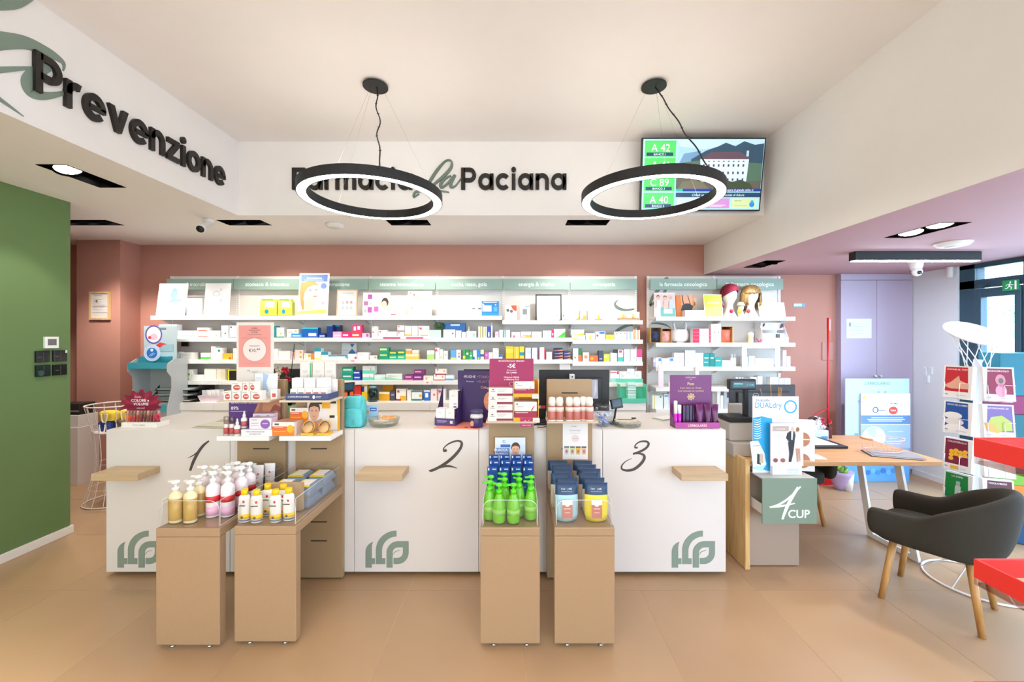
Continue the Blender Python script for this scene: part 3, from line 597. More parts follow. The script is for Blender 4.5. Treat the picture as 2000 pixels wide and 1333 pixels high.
for k, (xa, xb) in enumerate(TX):
    d0 = BD[k]; xa -= .004; xb += .006; r = empty('display_bench', ((xa+xb)/2, d0, 0), 'taupe waterfall display bench '+BN[k], 'display bench', 'taupe benches before the counters')
    MB().box(xa, xb, d0, d0+.05, .022, ZB-.0465, TAUPE).build('front_panel', r, bev=.004)
    MB().box(xa, xb, d0, DT-.001, ZB-.046, ZB, TAUPE).build('plank', r, bev=.004)
    for xx in (xa+.07, xb-.07):
        MB().lathe([(.014, 0), (.014, .008), (.005, .009), (.005, .022)], (xx, d0+.025, 0), CHROME, 12).build('glide_foot', r)
    t = .004; h = .14; yb0, yb1 = d0+.012, DT-.03; za = ZB+.0008; mb = MB()
    def rr(x0, x1, y, z0, z1, cr=.05): return [(x0, z0), (x1, z0), (x1, z1-cr)]+arc(x1-cr, z1-cr, cr, cr, 0, 90, 5)+arc(x0+cr, z1-cr, cr, cr, 90, 180, 5)+[(x0, z1-cr)]
    mb.box(xa+.012, xb-.012, yb0, yb1, za, za+t, ACR)
    mb.prism(rr(xa+.012, xb-.012, 0, za+t, za+h), Fr((0, yb0+t, 0), (1, 0, 0), (0, 0, 1), 1, 1), t, ACR)
    for xx in (xa+.012, xb-.012-t): mb.box(xx, xx+t, yb0+.012, yb1, za+t, za+h, ACR)
    mb.prism(rr(xa+.012, xb-.012, 0, za+t, za+h+.03), Fr((0, yb1, 0), (1, 0, 0), (0, 0, 1), 1, 1), t, ACR)
    tr = mb.build('acrylic_tray', r); mb = MB(); e0 = rr(xa+.012, xb-.012, 0, za+t, za+h)
    mb.tube([(q[0], yb0+t/2, q[1]) for q in e0[1:]+[e0[0]]], .0012, EDGE, 5)
    for xx in (xa+.014, xb-.014): mb.tube([(xx, yb0+.012, za+t), (xx, yb0+.012, za+h), (xx, yb1, za+h)], .0012, EDGE, 5); mb.tube([(xx, yb0+.01, za+t), (xx, yb1, za+t)], .001, EDGE, 5)
    mb.build('polished_edge', tr)
# ------------------------------------------------------------------ wall shelving
DW, DS = 5.04, 4.737
U = [X_(336.6+129.2*k, DW) for k in range(8)]
ROWS = {k: [617, 660, 703, 744] for k in range(5)}; ROWS[5] = [626, 660, 703, 744]; ROWS[6] = [626, 664, 707, 748]
HEAD = ['il microbiota', 'stomaco & intestino', 'infiammazione', 'sistema immunitario', 'occhi, naso, gola', 'energia & vitalità', 'omeopatia']
BAY = ['microbiota', 'stomaco', 'infiammazione', 'sistema', 'occhi', 'energia', 'omeopatia']
HS = mat('#8fa89b', .45); ZTOP = Z_(540, DW); RD = mat('#6d6862', .7); BASE_D, ZBASE = 4.62, Z_(787, 4.62)
def shelf_bay(x0, x1, rows, head, label, grp, base=True, last=False, first=False, lipr=.047):
    r = empty('shelf_unit', ((x0+x1)/2, DW, 0), label, 'shelving', grp); g = .0008
    MB().box(x0+g, x1-g, DW, DW+.02, .05, ZTOP, mat('#e4ddd5', .5)).build('back_panel', r)
    for xx, do_ in ((x0, True), (x1, last)):
        if not do_: continue
        MB().box(xx-.015, xx+.015, DW-.012, DW-.0004, .3, ZTOP, SHW).build('upright_rail', r, bev=.001)
        mb = MB(); z = 1.0
        while z < ZTOP-.02:
            for q in (-.006, .004): mb.box(xx+q-.0, xx+q+.003, DW-.0126, DW-.0118, z, z+.012, RD)  # small dark marks paint the shaded holes of the rail
            z += .026
        s_ = mb.build('painted_slot', r); s_['kind'] = 'stuff'
    for y in rows:
        z = Z_(y, DS); sh = MB().box(x0+g, x1-g, DS, DW-.0125, z-.02, z, SHW).box(x0+g, x1-g, DS, DS+.012, z-lipr, z-.02, SHW).build('shelf', r, bev=.002)
        for xx in (x0+.004, x1-.008):
            MB().prism([(DW-.013, z-.021), (DW-.013, z-.10), (DW-.05, z-.085), (DS+.06, z-.021)], Fr((xx, 0, 0), (0, 1, 0), (0, 0, 1), 1, 1), .004, SHW).build('bracket', sh)
    k = DW/4.95; hd = MB(); a, b = x0+.004, x1-.004; z0, z1 = Z_(566, 4.95), Z_(545, 4.95); hd.box(a, b, 4.95, 4.962, z0, z1, HS)
    hd.pr(fr_front(a, b, 4.95, z0, z1), [('t', head, .5, .33, .36, mat('#f6faf7', .5), .012, .86)]); hd.build('header_sign', r)
    MB().box(a+.03, a+.05, 4.962, DW, z1-.03, z1-.015, SHW).box(b-.05, b-.03, 4.962, DW, z1-.03, z1-.015, SHW).build('header_bracket', r)
    if base:
        MB().box(x0+g, x1-g, BASE_D+.01, DW-.002, .06, ZBASE-.09, SHW).build('base_cabinet', r)
        MB().box(x0+g, x1-g, BASE_D, DW-.002, ZBASE-.086, ZBASE, SHW).build('base_top', r, bev=.002)
    return r
BW = ['with white posters on the top shelf', 'with the two yellow-green packs on top', 'with the blue-headed child poster', 'with the pink woman poster', 'with the bright blue display box on top', 'with the black framed certificate', 'with the grey swoosh at its end']
for k in range(7):
    shelf_bay(U[k], U[k+1], ROWS[k], HEAD[k], 'white wall shelf bay '+BW[k], 'white wall shelving bays', last=(k == 6))
UR = [X_(p_, DW) for p_ in (1265, 1393, 1521)]; RROWS = [619, 670, 717, 757, 800]
for k in range(2):
    shelf_bay(UR[k], UR[k+1], RROWS, 'la farmacia oncologica', 'white oncology shelf bay '+('with the bra boxes beside the gap in the shelving' if k == 0 else 'with the wig heads, ending at the pink wall'), 'white wall shelving bays', base=False, last=(k == 1))
# painted script swooshes on the shelf backs
fs_ = Fr((0, DW-.0006, 0), (1, 0, 0), (0, 0, 1), 1, 1)
def cw(px, py, w_): return (X_(px, DW), Z_(py, DW), w_*DW/F)
r = empty('wall_graphic', (U[7], DW, 2.0), 'grey brush swoosh painted on the back of the omeopatia shelf bay', 'wall graphic')
script(r, fs_, [[(1207, 586, 1), (1201, 594, 4), (1207, 602, 6), (1222, 606, 4), (1239, 604, 3)]], .0005, SAGE_D, 'brush_stroke', cw)
script(r, fs_, [[(1236, 634, 5), (1222, 637, 6), (1207, 645, 6), (1198, 654, 4), (1196, 660, 2)]], .0005, SAGE_D, 'brush_stroke', cw)
r = empty('wall_graphic', (UR[0], DW, 2.0), 'grey brush swoosh painted on the back of the oncology shelf bay', 'wall graphic')
script(r, fs_, [[(1269, 597, 5), (1275, 580, 6), (1288, 563, 7), (1298, 546, 4), (1304, 545, 4), (1300, 566, 6), (1290, 582, 6), (1269, 598, 4)]], .0005, SAGE, 'brush_stroke', cw)
script(r, fs_, [[(1272, 632, 2), (1285, 632, 4), (1300, 635, 3), (1310, 641, 1)]], .0005, SAGE_D, 'brush_stroke', cw)
# ------------------------------------------------------------------ goods on the shelves
def design(fr, toks):
    out = []
    for t in toks:
        k = t[0]
        if k == 'L':
            for i in range(3): out.append(('r', .14, .72-.09*i, .14+.30+.12*((i*5) % 3), .745-.09*i, mat('#a8a6a8')))
            continue
        if k == 'S':
            for i in range(3):
                a = i*math.pi/3+.3; out.append(('s', [(.22-.15*math.cos(a)*fr.h/fr.w, .78-.15*math.sin(a), .05), (.22+.15*math.cos(a)*fr.h/fr.w, .78+.15*math.sin(a), .05)], mat('#c2203c')))
            continue
        a = t[1:].split(','); c = '#'+a[0]; n = [float(x) for x in a[1:]]
        if k == 'B': out.append(('r', 0, n[0], 1, n[1], c))
        elif k == 'V': out.append(('r', n[0], .0, n[1], 1, c))
        elif k == 'R': out.append(('r', n[0], n[1], n[2], n[3], c))
        elif k == 'C': out.append(('e', n[0], n[1], n[2], n[2]*fr.w/fr.h, c))
        elif k == 'W': out.append(('p', [(0, 0), (1, 0), (1, n[1]), (.75, n[1]*.75+n[0]*.25-.02), (.4, n[0]*.7+n[1]*.2), (0, n[0])], c))
        elif k == 'D': out.append(('p', [(.5, n[0]), (1, (n[0]+n[1])/2), (.5, n[1]), (0, (n[0]+n[1])/2)], c))
    return out
ORD = ['top', 'second', 'third', 'fourth', 'lowest']
def put(x0, x1, yt, spec, desc, row, bay, yb_=None, dd=0, dep=.075, nm='medicine_box', cat='box', loc_txt=None, d0=None, grp=None):
    """one carton: px range, top, printed design, shelf row and bay"""
    d = (d0 if d0 else DS+.03)+dd; toks = spec.split(); base = '#'+toks[0]
    zs = Z_(yb_, d) if yb_ is not None else (ZBASE if row == 4 and bay < 7 else Z_((ROWS[bay] if bay < 7 else RROWS)[row], DS))
    h = (((yb_ if yb_ is not None else (787 if row == 4 and bay < 7 else (ROWS[bay] if bay < 7 else RROWS)[row]))-yt)*d/F)
    xa, xb = X_(x0, d)+.0006, X_(x1, d)-.0006; mb = MB().box(xa, xb, d, min(d+dep, DW-.015), zs+.0004, zs+h-.0004, mat(base, .4))
    fr = fr_front(xa, xb, d, zs, zs+h); mb.pr(fr, design(fr, toks[1:]), 1, .0004)
    if loc_txt is None:
        loc_txt = (', %s shelf, %s bay' % (ORD[row], BAY[bay]) if row < 4 else ', base cabinet top, %s bay' % BAY[bay]) if bay < 7 else ', %s oncology shelf' % ORD[row]
    o = mb.build(nm, loc=(xa, d, zs)); tag(o, desc+loc_txt, cat, grp); return o
G = []
# second row
for q in [(311, 346, 634, 'f3f3f4 Cb9c6d8,.55,.35,.14 Ra8b4c4,.5,.1,.6,.5', 'white tall box with pale blue droplet', 1, 0), (283, 310, 644, 'f6f1e8 Vf0c890,.75,.95', 'cream box with an orange stripe', 1, 0), (347, 384, 646, 'f5f4f6 Rb0c4e4,.1,.1,.9,.4', 'white box with a blue wave', 1, 0),
          (385, 408, 648, 'f6f2f0 Re58a7a,.1,.1,.9,.3', 'white box with a red streak below another', 1, 0), (409, 429, 646, 'f6f6f2 Cd8dc60,.7,.3,.1', 'plain white box with a lime dot', 1, 0), (385, 406, 640, 'f6efe9 Re07050,.1,.1,.9,.35', 'white box with a red streak stacked on top', 1, 0, 648),
          (431, 446, 636, 'f4f4f4 R3a3a40,0,0,.06,1 C707078,.6,.35,.12', 'white box with a black edge line', 1, 0), (447, 461.5, 636, 'f4f4f4 R3a3a40,0,0,.06,1 R3a3a40,0,0,1,.04 C505058,.3,.85,.12', 'white box with black frame lines beside the pink sign', 1, 0),
          (533, 539.5, 637, '1f8f96 L', 'slim teal box beside the pink sign', 1, 1), (540, 555, 640, 'eef2ee L Ccfd84a,.6,.4,.14 B3a9a80,0,.12', 'white box with a yellow-green leaf', 1, 1), (560, 583, 643, 'f0efec L Cbccb40,.78,.75,.08 Rc9c4bc,.0,.0,1,.1', 'white box with a small green leaf', 1, 1),
          (569, 589, 652, '3f9fe0 Rdff0ff,.1,.3,.9,.6', 'flat sky blue box in front', 1, 1, None, -.03), (590, 621, 640, '1b62b8 B38b8c8,.85,1 Rdfe8ff,.4,.15,.9,.45', 'wide blue box with teal top edge', 1, 2), (622, 636, 651, '16328a Rdfe6f4,.15,.25,.85,.5', 'small navy box', 1, 2),
          (638, 649.5, 635, '12307c B2a9ab8,.9,1', 'narrow navy box with teal lid edge', 1, 2), (650, 667, 648, 'f0a9c8 Rf8d4e2,.1,.3,.9,.5', 'pale pink box', 1, 2), (650, 664, 635.5, '16306e B2a9ab8,.88,1', 'navy box behind the pale pink one', 1, 2, None, .09), (668, 685, 649, 'd8206c Rf6d8e6,.1,.3,.7,.6', 'magenta box', 1, 2),
          (686, 706, 649, 'e8404c Rf8dada,.1,.3,.75,.6', 'coral red box', 1, 2), (688, 706, 634.5, 'e02a72 Rf6d8e6,.15,.2,.4,.75 Rf6d8e6,.55,.3,.85,.8', 'magenta box stacked on the coral one', 1, 2, 649), (707, 721, 651, 'd8bcd8 Rb04a9a,.6,.2,.9,.8', 'flat lilac box', 1, 2),
          (726, 738, 646, 'f6eeea S', 'white box with a red star, lowest of its pile', 1, 3), (726, 737, 638, 'f6eeea S', 'white box with a red star topping a pile', 1, 3, 646), (739, 755, 645, 'f6eeea S Rd83a5a,.5,.05,.95,.15', 'white box with two red stars', 1, 3), (756, 775, 648, 'f4efe9 L', 'low white box with grey print', 1, 3),
          (776, 790, 648, 'f4ecea S Rb02050,0,0,1,.12', 'white box with a red star over a crimson base', 1, 3), (776, 790, 636, 'f2e9e4 S Ra03a50,0,0,1,.15', 'white box with a red star and brown band on top', 1, 3, 648), (791, 803, 637, 'f6f0ea Re8b860,0,0,1,.3', 'white box with an amber base', 1, 3), (804, 816, 637, 'f8f4f0 Re8c060,0,0,1,.2', 'white box with a yellow base', 1, 3),
          (817, 838, 637, 'f6ece8 S Re8b040,.2,.05,.9,.25', 'white box with red star and gold foot', 1, 3),
          (868, 908, 631, '1668b4 Rd8e8f8,.3,.8,.75,.9 R3a98d8,0,0,1,.12', 'wide blue display carton', 1, 4, None, .06), (866, 889, 644, 'f2f0f0 L C5060a0,.8,.5,.08', 'white box in front of the blue carton', 1, 4), (890, 901, 646, 'f4f4f4', 'small plain white box in front of blue carton', 1, 4), (902, 910, 649, 'dfe8ee', 'pale grey-blue box', 1, 4),
          (911, 930, 647, 'eef0e8 R9ec8c0,.6,.1,.9,.7', 'white box with mint stripes', 1, 4), (934, 938.5, 638, 'f2f0e4 Vd8cc70,.6,1', 'slim white box with yellow edge, first of four', 1, 4), (939, 943.5, 638, 'ecebe8 V8a8a70,.6,1', 'slim white box with grey edge, second of four', 1, 4), (944, 948, 639, 'f4efd4 Ve0c850,.5,.8', 'slim cream box, third of four', 1, 4), (948.5, 951, 639, 'f2f2ec', 'slim white box, fourth of four', 1, 4),
          (951.5, 958, 638, '1846b0 Rdfe6f4,.3,.1,.7,.5', 'narrow royal blue box', 1, 4), (967, 974, 648, 'e8c8dc Cc890b8,.5,.5,.2', 'small pink box', 1, 4), (975, 982, 645, 'f4f0f0', 'white narrow box at the bay joint', 1, 4),
          (984, 996, 645, 'f4f6f4 V2aa0a0,.1,.3', 'white box with a teal stripe', 1, 5), (999, 1016, 649, 'f0ebee L Cd86a80,.3,.2,.15', 'white box with a pink curl', 1, 5), (1017, 1037, 648, 'f2f0e8 Wf0a840,.15,.5 R6ab04a,.2,.3,.7,.42', 'white box with a green and orange wave', 1, 5), (1038, 1058, 648, 'f1f0f4 Wd0d4e6,.4,.1', 'white box with a pale violet curve', 1, 5),
          (1060, 1077, 646, 'f1eff2 We4c0d8,.1,.4 L', 'white box with a rosy haze', 1, 5), (1077.5, 1081.5, 645, 'd01f6c Rf6d8e6,.2,.3,.8,.6', 'slim magenta box', 1, 5), (1082, 1104, 643, 'f4f4f0 W4ab83a,.0,.7', 'white box with a bright green corner', 1, 5),
          (1117, 1143, 655, 'f3f3ec Wc0d03a,.4,.05', 'white box with a lime wedge below its twin', 1, 6), (1115, 1141, 644, 'f3f3ec Wc0d03a,.05,.4', 'white box with a lime wedge on top of its twin', 1, 6, 655), (1144, 1162, 651, 'f3f1ea Cc8d040,.5,.35,.16 Rc0a880,0,0,1,.15', 'white box with a lime square', 1, 6), (1163, 1182, 648, 'f4f4f4 Cd83048,.2,.5,.12 R2a78d0,.4,.7,.95,.95', 'white box with a red drop and blue top', 1, 6),
          (1183, 1199, 654, 'f0d030 Ra8901a,.3,.4,.6,.5', 'yellow box', 1, 6), (1200, 1224, 648, 'f4f2f2 Cb06a80,.2,.75,.06 Cb06a80,.5,.75,.06 Cb06a80,.8,.75,.06', 'white box with three mauve dots', 1, 6), (1225, 1236, 648, 'e4eef4 V90b8dc,.4,.7', 'pale blue box', 1, 6), (1237, 1250, 645, 'f6ece6 Ve8904a,.1,.35 Ve8a06a,.6,.8', 'white box with orange stripes', 1, 6)]: G.append(q)
# third row
for q in [(315, 350, 688, 'f4f1e6 Re6dc40,.1,.03,.6,.14', 'wide white box with a yellow foot', 2, 0), (352, 378, 689, 'f4f3ea L Rd8dc40,.1,.05,.5,.2', 'white box with a lime tab', 2, 0), (392, 411, 690, 'f4f4ee B4cc83a,.05,.38', 'white box with a bright green band', 2, 0), (412, 421, 677, 'ece9e4 L', 'narrow grey-white box beside a flower box', 2, 0), (421.5, 434, 680, 'f4f4f2 C2f9a6a,.5,.75,.2', 'white box with a green flower', 2, 0), (435, 453, 691, 'f0b838 Ce86040,.8,.2,.15', 'flat amber box', 2, 0), (455, 462, 681, 'efe4e0 L', 'narrow rosy white box beside the pink sign', 2, 0),
          (533, 543, 682, 'f8f4f2', 'plain white upright box beside the pink sign', 2, 1), (543.5, 567, 686, 'f6efe9 Rd8ccc4,.1,.93,.7,.96', 'wide plain white box', 2, 1), (568, 575, 688, 'e8c4bc L', 'narrow dusty pink box', 2, 1), (576, 592, 684, 'f0dcd4 Cf0a030,.7,.75,.14 Cf0a030,.7,.25,.14', 'pink box with two orange suns', 2, 1), (593, 612, 691, 'e8e2d4 Vf08a28,.75,1 Cf4a838,.6,.6,.14', 'box with an orange end and sun', 2, 2),
          (614, 627, 681, 'f0f4f0 B1f9aac,.72,1 Bd8e460,0,.12', 'tall white box with a teal top', 2, 2), (627.5, 641, 688, 'f0f4f4 B1f9aac,.6,1', 'white box with a teal top, second in steps', 2, 2), (641.5, 656, 694, 'f0f4f4 B2aa8b8,.65,1', 'low white box with a teal top, third in steps', 2, 2), (657, 678, 694, 'e8f2f4 B1f9aac,.7,1 R1f9aac,.85,.3,1,.7', 'flat white box with teal corners', 2, 2), (680, 697, 692, 'f6eef2 Cd8306a,.85,.3,.14', 'white box with a magenta heart', 2, 2), (698, 720, 689, 'f4efec L', 'white box with two grey lines', 2, 2), (722, 736, 695, 'f2ede4 Ce8a040,.8,.5,.16', 'low cream box with an orange dot', 2, 2),
          (740, 759.5, 679, '17966f Rd8e48c,.1,.75,.8,.9 Rd8e48c,.1,.3,.8,.42', 'large teal-green box with yellow lettering bars', 2, 3), (760, 775.5, 694.5, '2fae8a Rdfe88a,.1,.4,.85,.65', 'green box below another beside the large one', 2, 3), (760, 775.5, 686, '13906a Re6d850,.1,.4,.85,.75', 'green box on top beside the large one', 2, 3, 694.5), (776, 791.5, 694, '36b488 Rdfe88a,.1,.4,.85,.65', 'green box below another beside the amber pile', 2, 3), (776, 791.5, 685, '13906a Re6d850,.1,.4,.85,.75', 'green box on top beside the amber pile', 2, 3, 694),
          (792, 818, 692, 'f0c060 Bf6e2b8,.55,1', 'wide amber box under two others', 2, 3), (792, 804.5, 682, 'e8a93c Bf0d0c0,.65,1', 'amber box on the wide one', 2, 3, 692), (805, 817.5, 684, 'f8e8dc Bf4d8c0,0,.3', 'peach white box on the wide one', 2, 3, 692), (834, 848.5, 685, 'f0f2ea Ba8dc78,0,.55', 'white box with a pale green base', 2, 3),
          (850, 858, 680, 'f4efec S', 'white upright box with a red star', 2, 3), (858.5, 865, 683, 'f4f2ec Re8c860,.2,.1,.8,.3', 'white narrow box with a gold foot', 2, 4), (866, 874.5, 686, 'eef2ee Cb8c850,.5,.55,.2', 'white narrow box with a green leaf', 2, 4), (880, 890.5, 684, '5aa4e0 Bd8e070,0,.2', 'sky blue box with yellow foot', 2, 4), (891, 900, 684, 'f2efe9 Re89a4a,.4,.5,.8,.7 R5a8ad0,.4,.2,.8,.4', 'white box with small coloured panels', 2, 4),
          (904, 909, 684, '2a9a50 Be8e040,.1,.4', 'slim green box with a yellow foot', 2, 4), (909.5, 916, 684, '1f8f4c Rd8f0d8,.2,.5,.8,.7', 'green box, middle one of three', 2, 4), (916.5, 923, 688, '3aa868 Rd8f0d8,.2,.4,.8,.6', 'shorter green box, last of three', 2, 4), (924, 931, 685, 'eef2f6 R2a68c8,.0,.0,.5,.3', 'white box with a blue corner', 2, 4), (931.5, 938, 684, '2a80d8 Ca8e04a,.5,.15,.3', 'blue box with a lime dot', 2, 4), (938.5, 945, 684, 'e8e6a0 B2a50b0,.3,.55', 'pale yellow box with a blue band', 2, 4),
          (946, 954, 688, 'b860a8 Cd8a0d0,.5,.6,.25', 'purple box', 2, 4), (954.5, 962, 689, 'f0f2ee L', 'small white box beside the purple one', 2, 4), (962.5, 974, 681, 'f2eef0 L Cd05a80,.8,.9,.08', 'tall white box with a pink corner dot', 2, 4), (974.5, 981, 693, 'dfeaf4 B2a70c8,.5,1', 'small blue and white box', 2, 4),
          (988, 1002.5, 677, 'f0c020 Bf4d050,.5,.8', 'yellow box above the purple sale sign', 2, 5), (1003, 1014.5, 678, 'f0b828 Vf4d060,.4,.7', 'yellow upright box, second of three', 2, 5), (1015, 1024, 677, 'f0d030 B2a88b0,.3,.55', 'yellow box with a blue wave', 2, 5), (1026, 1038.5, 680, 'f2f2f4 Cd0d4e4,.5,.65,.35 V2a70b8,.85,1', 'white box with a blue edge, first of pair', 2, 5), (1039, 1051, 680, 'f0f2f6 Cd4d8e8,.5,.3,.35 V2a70c8,.85,1', 'white box with a blue edge beside the crimson one', 2, 5), (1052, 1065, 679, 'f4f0f2 Vc0205a,0,.15 Vc0205a,.85,1 Ce8d8e0,.5,.65,.3', 'white box with crimson edges', 2, 5), (1067, 1078, 688, 'f2eef0 L', 'shorter white box beside the navy pile', 2, 5)]: G.append(q)
for i in range(4): G.append((1082, 1099, 680+5.75*i, '1d2a5c We89a70,.1,.5', 'flat navy box, %s of the four-high pile' % ['topmost', 'second down', 'third down', 'lowest'][i], 2, 5, 685.7+5.75*i if i < 3 else None))
for i in range(3): G.append((1101, 1114, 686+5.66*i, '1d3470 We89a70,.1,.5', 'flat navy box, %s of the three-high pile' % ['topmost', 'middle', 'lowest'][i], 2, 5, 691.6+5.66*i if i < 2 else None))
for q in [(1119, 1129.5, 681, 'f0f2ec C7ab84a,.4,.3,.2', 'tall white box with a green sprig', 2, 6), (1130, 1136.5, 694, 'e8702a', 'orange cube box under a dark green one', 2, 6), (1130, 1136.5, 681, '1f7a48', 'dark green box on the orange one', 2, 6, 694), (1138, 1150.5, 689, 'f4e4d8 Ce89060,.5,.5,.28', 'peach box with an orange figure', 2, 6), (1151, 1168, 695, 'e8682a Cf4b838,.3,.5,.16', 'orange box with a sun', 2, 6), (1169, 1178, 686, '3a3c58 Rb8b4d0,.2,.2,.8,.3', 'dark striped box', 2, 6), (1179, 1191, 692, 'c4d838 Re4e890,.1,.5,.6,.8', 'lime box', 2, 6), (1192, 1205, 690, 'f2f4ee L', 'white box under the black cap one', 2, 6),
          (1207, 1217, 684, 'f0eef0 Rd0306a,.2,.75,.8,.95 W4ab8a8,.4,.4', 'white box with pink emblem and teal foot', 2, 6), (1218, 1230.5, 683, 'eceef0 L V9aa0a8,0,.06', 'silver white box, first of pair', 2, 6), (1231, 1243.5, 683, 'eceef0 V9aa0a8,0,.06 C9aa0a8,.7,.3,.1', 'silver white box with a grey dot, second of pair', 2, 6), (1244, 1254, 683, 'e0307a Rf0f0f4,0,.0,1,.35', 'magenta and white box at the shelf end', 2, 6)]: G.append(q)
# fourth row
for q in [(296, 317.5, 733, '5fd0a0 Bf4f0ea,0,.45', 'mint box with white foot, first in the row', 3, 0), (318, 337, 733, '5fd0a0 Bf4e6dc,0,.4', 'mint box with white foot, second in the row', 3, 0), (320, 340, 721.5, '58ce9a Bf4e6dc,0,.45', 'mint box stacked on two others', 3, 0, 733), (338.5, 347, 731, '8ac83a Rb0502a,.3,.4,.7,.6', 'small lime green box', 3, 0), (350, 372, 734, 'f2f2ec R8ad03a,.1,.08,.85,.35', 'white box with a green strip below another', 3, 0), (350, 376, 722, 'f2f2ec R7ac83a,.0,.05,.8,.35 L', 'white box with a green strip on top', 3, 0, 734), (373, 398, 733, 'f4f2ec', 'low plain white box', 3, 0),
          (399, 422, 721, 'f4f0e4', 'large cream white box', 3, 0), (422.5, 440, 721, 'eae2cc Ve0d4b4,.5,1', 'large beige box beside the cream one', 3, 0), (445, 462, 723, 'e8d828 R1a1816,.15,.0,1,.92', 'yellow and black folder beside the pink sign', 3, 0),
          (668, 689, 731, '1f9a80 Rd8f0e8,.1,.5,.85,.7', 'green box below its twin', 3, 2), (668, 690, 717.5, '1aa078 Rd8f0e8,.1,.5,.85,.75', 'green box on top of its twin', 3, 2, 731), (690.5, 704, 735, '1f48b4 Rd8e0f4,.1,.5,.9,.75', 'blue box below its twin', 3, 2), (690, 703, 724.5, '1f48b4 Rd8e0f4,.1,.5,.9,.75', 'blue box on top of its twin', 3, 2, 735), (708, 729.5, 730.5, 'f0f4f0 B6cd4c0,0,.45 Rd84050,.65,.4,.7,.7', 'white and mint box below another', 3, 2), (708, 732, 715, 'f0f0ee B6cd4c0,0,.45 Rd84050,.65,.4,.7,.7', 'white and mint box with red bars on top', 3, 2, 730.5),
          (731, 753, 733, 'e8f2ee Wa0dccc,.3,.6', 'flat mint white box', 3, 3), (754, 785, 731, 'eaf2e8 W9ad4c0,.5,.2 L', 'long mint white box', 3, 3), (790, 807, 733, '9a2f88 Rf0d8ec,.1,.5,.8,.7 Bd85a9a,0,.2', 'purple box beside another', 3, 3), (807.5, 826, 733.5, '8a2a84 Rf0d8ec,.1,.5,.8,.7', 'purple box under another', 3, 3), (808, 829, 723, '8a2f7c Re8a8c8,.1,.55,.7,.8 B5a2a5a,0,.2', 'plum box stacked on the purple one', 3, 3, 733.5), (827, 846, 735, 'f4ede0 Ce8a040,.3,.3,.1 L', 'white box with amber print', 3, 3),
          (847, 869, 732.5, 'f4ece8 S Ba82040,0,.14 Ce8a840,.8,.6,.08', 'white box with a red star under another', 3, 4), (850, 872, 720.5, 'f2eae2 S Ba82040,0,.18 Ce8a840,.8,.6,.08', 'white box with a red star on top of another', 3, 4, 732.5), (870, 886, 734, 'eef2f6 B4a9ad8,0,.35', 'white and blue box beside the violet display', 3, 4),
          (1093, 1114, 712, 'f0ece8 Re87838,.5,.0,.85,.5', 'white box with an orange corner above the monitor', 3, 5), (1192, 1209.5, 725, 'f2eef0 Rd06a80,.0,.8,.7,.9 Rc03a50,.75,.7,.95,.95 B9ad8c8,0,.35', 'white box with crimson emblem beside the monitor', 3, 6), (1210, 1224.5, 726, 'f0f2f0 L B9adccc,0,.25', 'white box with mint foot beside a bottle box', 3, 6), (1225, 1239, 721, 'f4f4f4 L', 'tall white box above the mint display', 3, 6), (1239.5, 1253, 726, 'f0f2f0 L B9adccc,0,.3', 'white box with mint foot at the shelf end', 3, 6)]: G.append(q)
# base top
for q in [(672, 690, 762, 'e86038 Bf0d0a0,0,.3', 'orange box', 4, 2), (692, 705, 758, 'e03028 Bf0e4e0,0,.4', 'red box with white foot', 4, 2), (706.5, 717, 756, 'f0c818 R1a3a90,.0,.55,.45,.9 Rf8f4f0,.5,.55,1,.9', 'yellow tall box with a blue corner', 4, 2),
          (740, 761, 770, 'e8ac20 Bf2e6d0,.75,1', 'gold box in front', 4, 3), (747, 768, 754, 'e4a41c Bf0e8e0,.85,1', 'taller gold box behind', 4, 3, None, .1), (762, 772, 768, '4a4858 R9a98b0,.2,.5,.8,.7', 'dark grey box', 4, 3), (773.5, 793, 764, 'f4ede4 S Re8b030,.4,0,1,.4 R9a3050,0,.0,.5,.15', 'white box with red star and gold side', 4, 3), (795, 803, 766, 'f0eae2', 'plain cream box', 4, 3), (804, 824, 768, 'e8f0ee B3f7f84,0,.18 B3f7f84,.88,1 Ce8a840,.85,.5,.14', 'white box with a sun and teal bands', 4, 3),
          (828, 840, 766, '1f6fc8 Rf4f4f8,.2,.3,.7,.7 Bf4f0ee,.8,1', 'blue box with a white panel', 4, 3), (841, 855, 764, 'f2e4e4 Ce05a70,.5,.5,.16 Ve89a90,.85,1', 'pink white box with a red shield', 4, 3), (856, 870, 764, 'f0eae6 L S', 'white box with a red star beside the violet display', 4, 4)]: G.append(q)
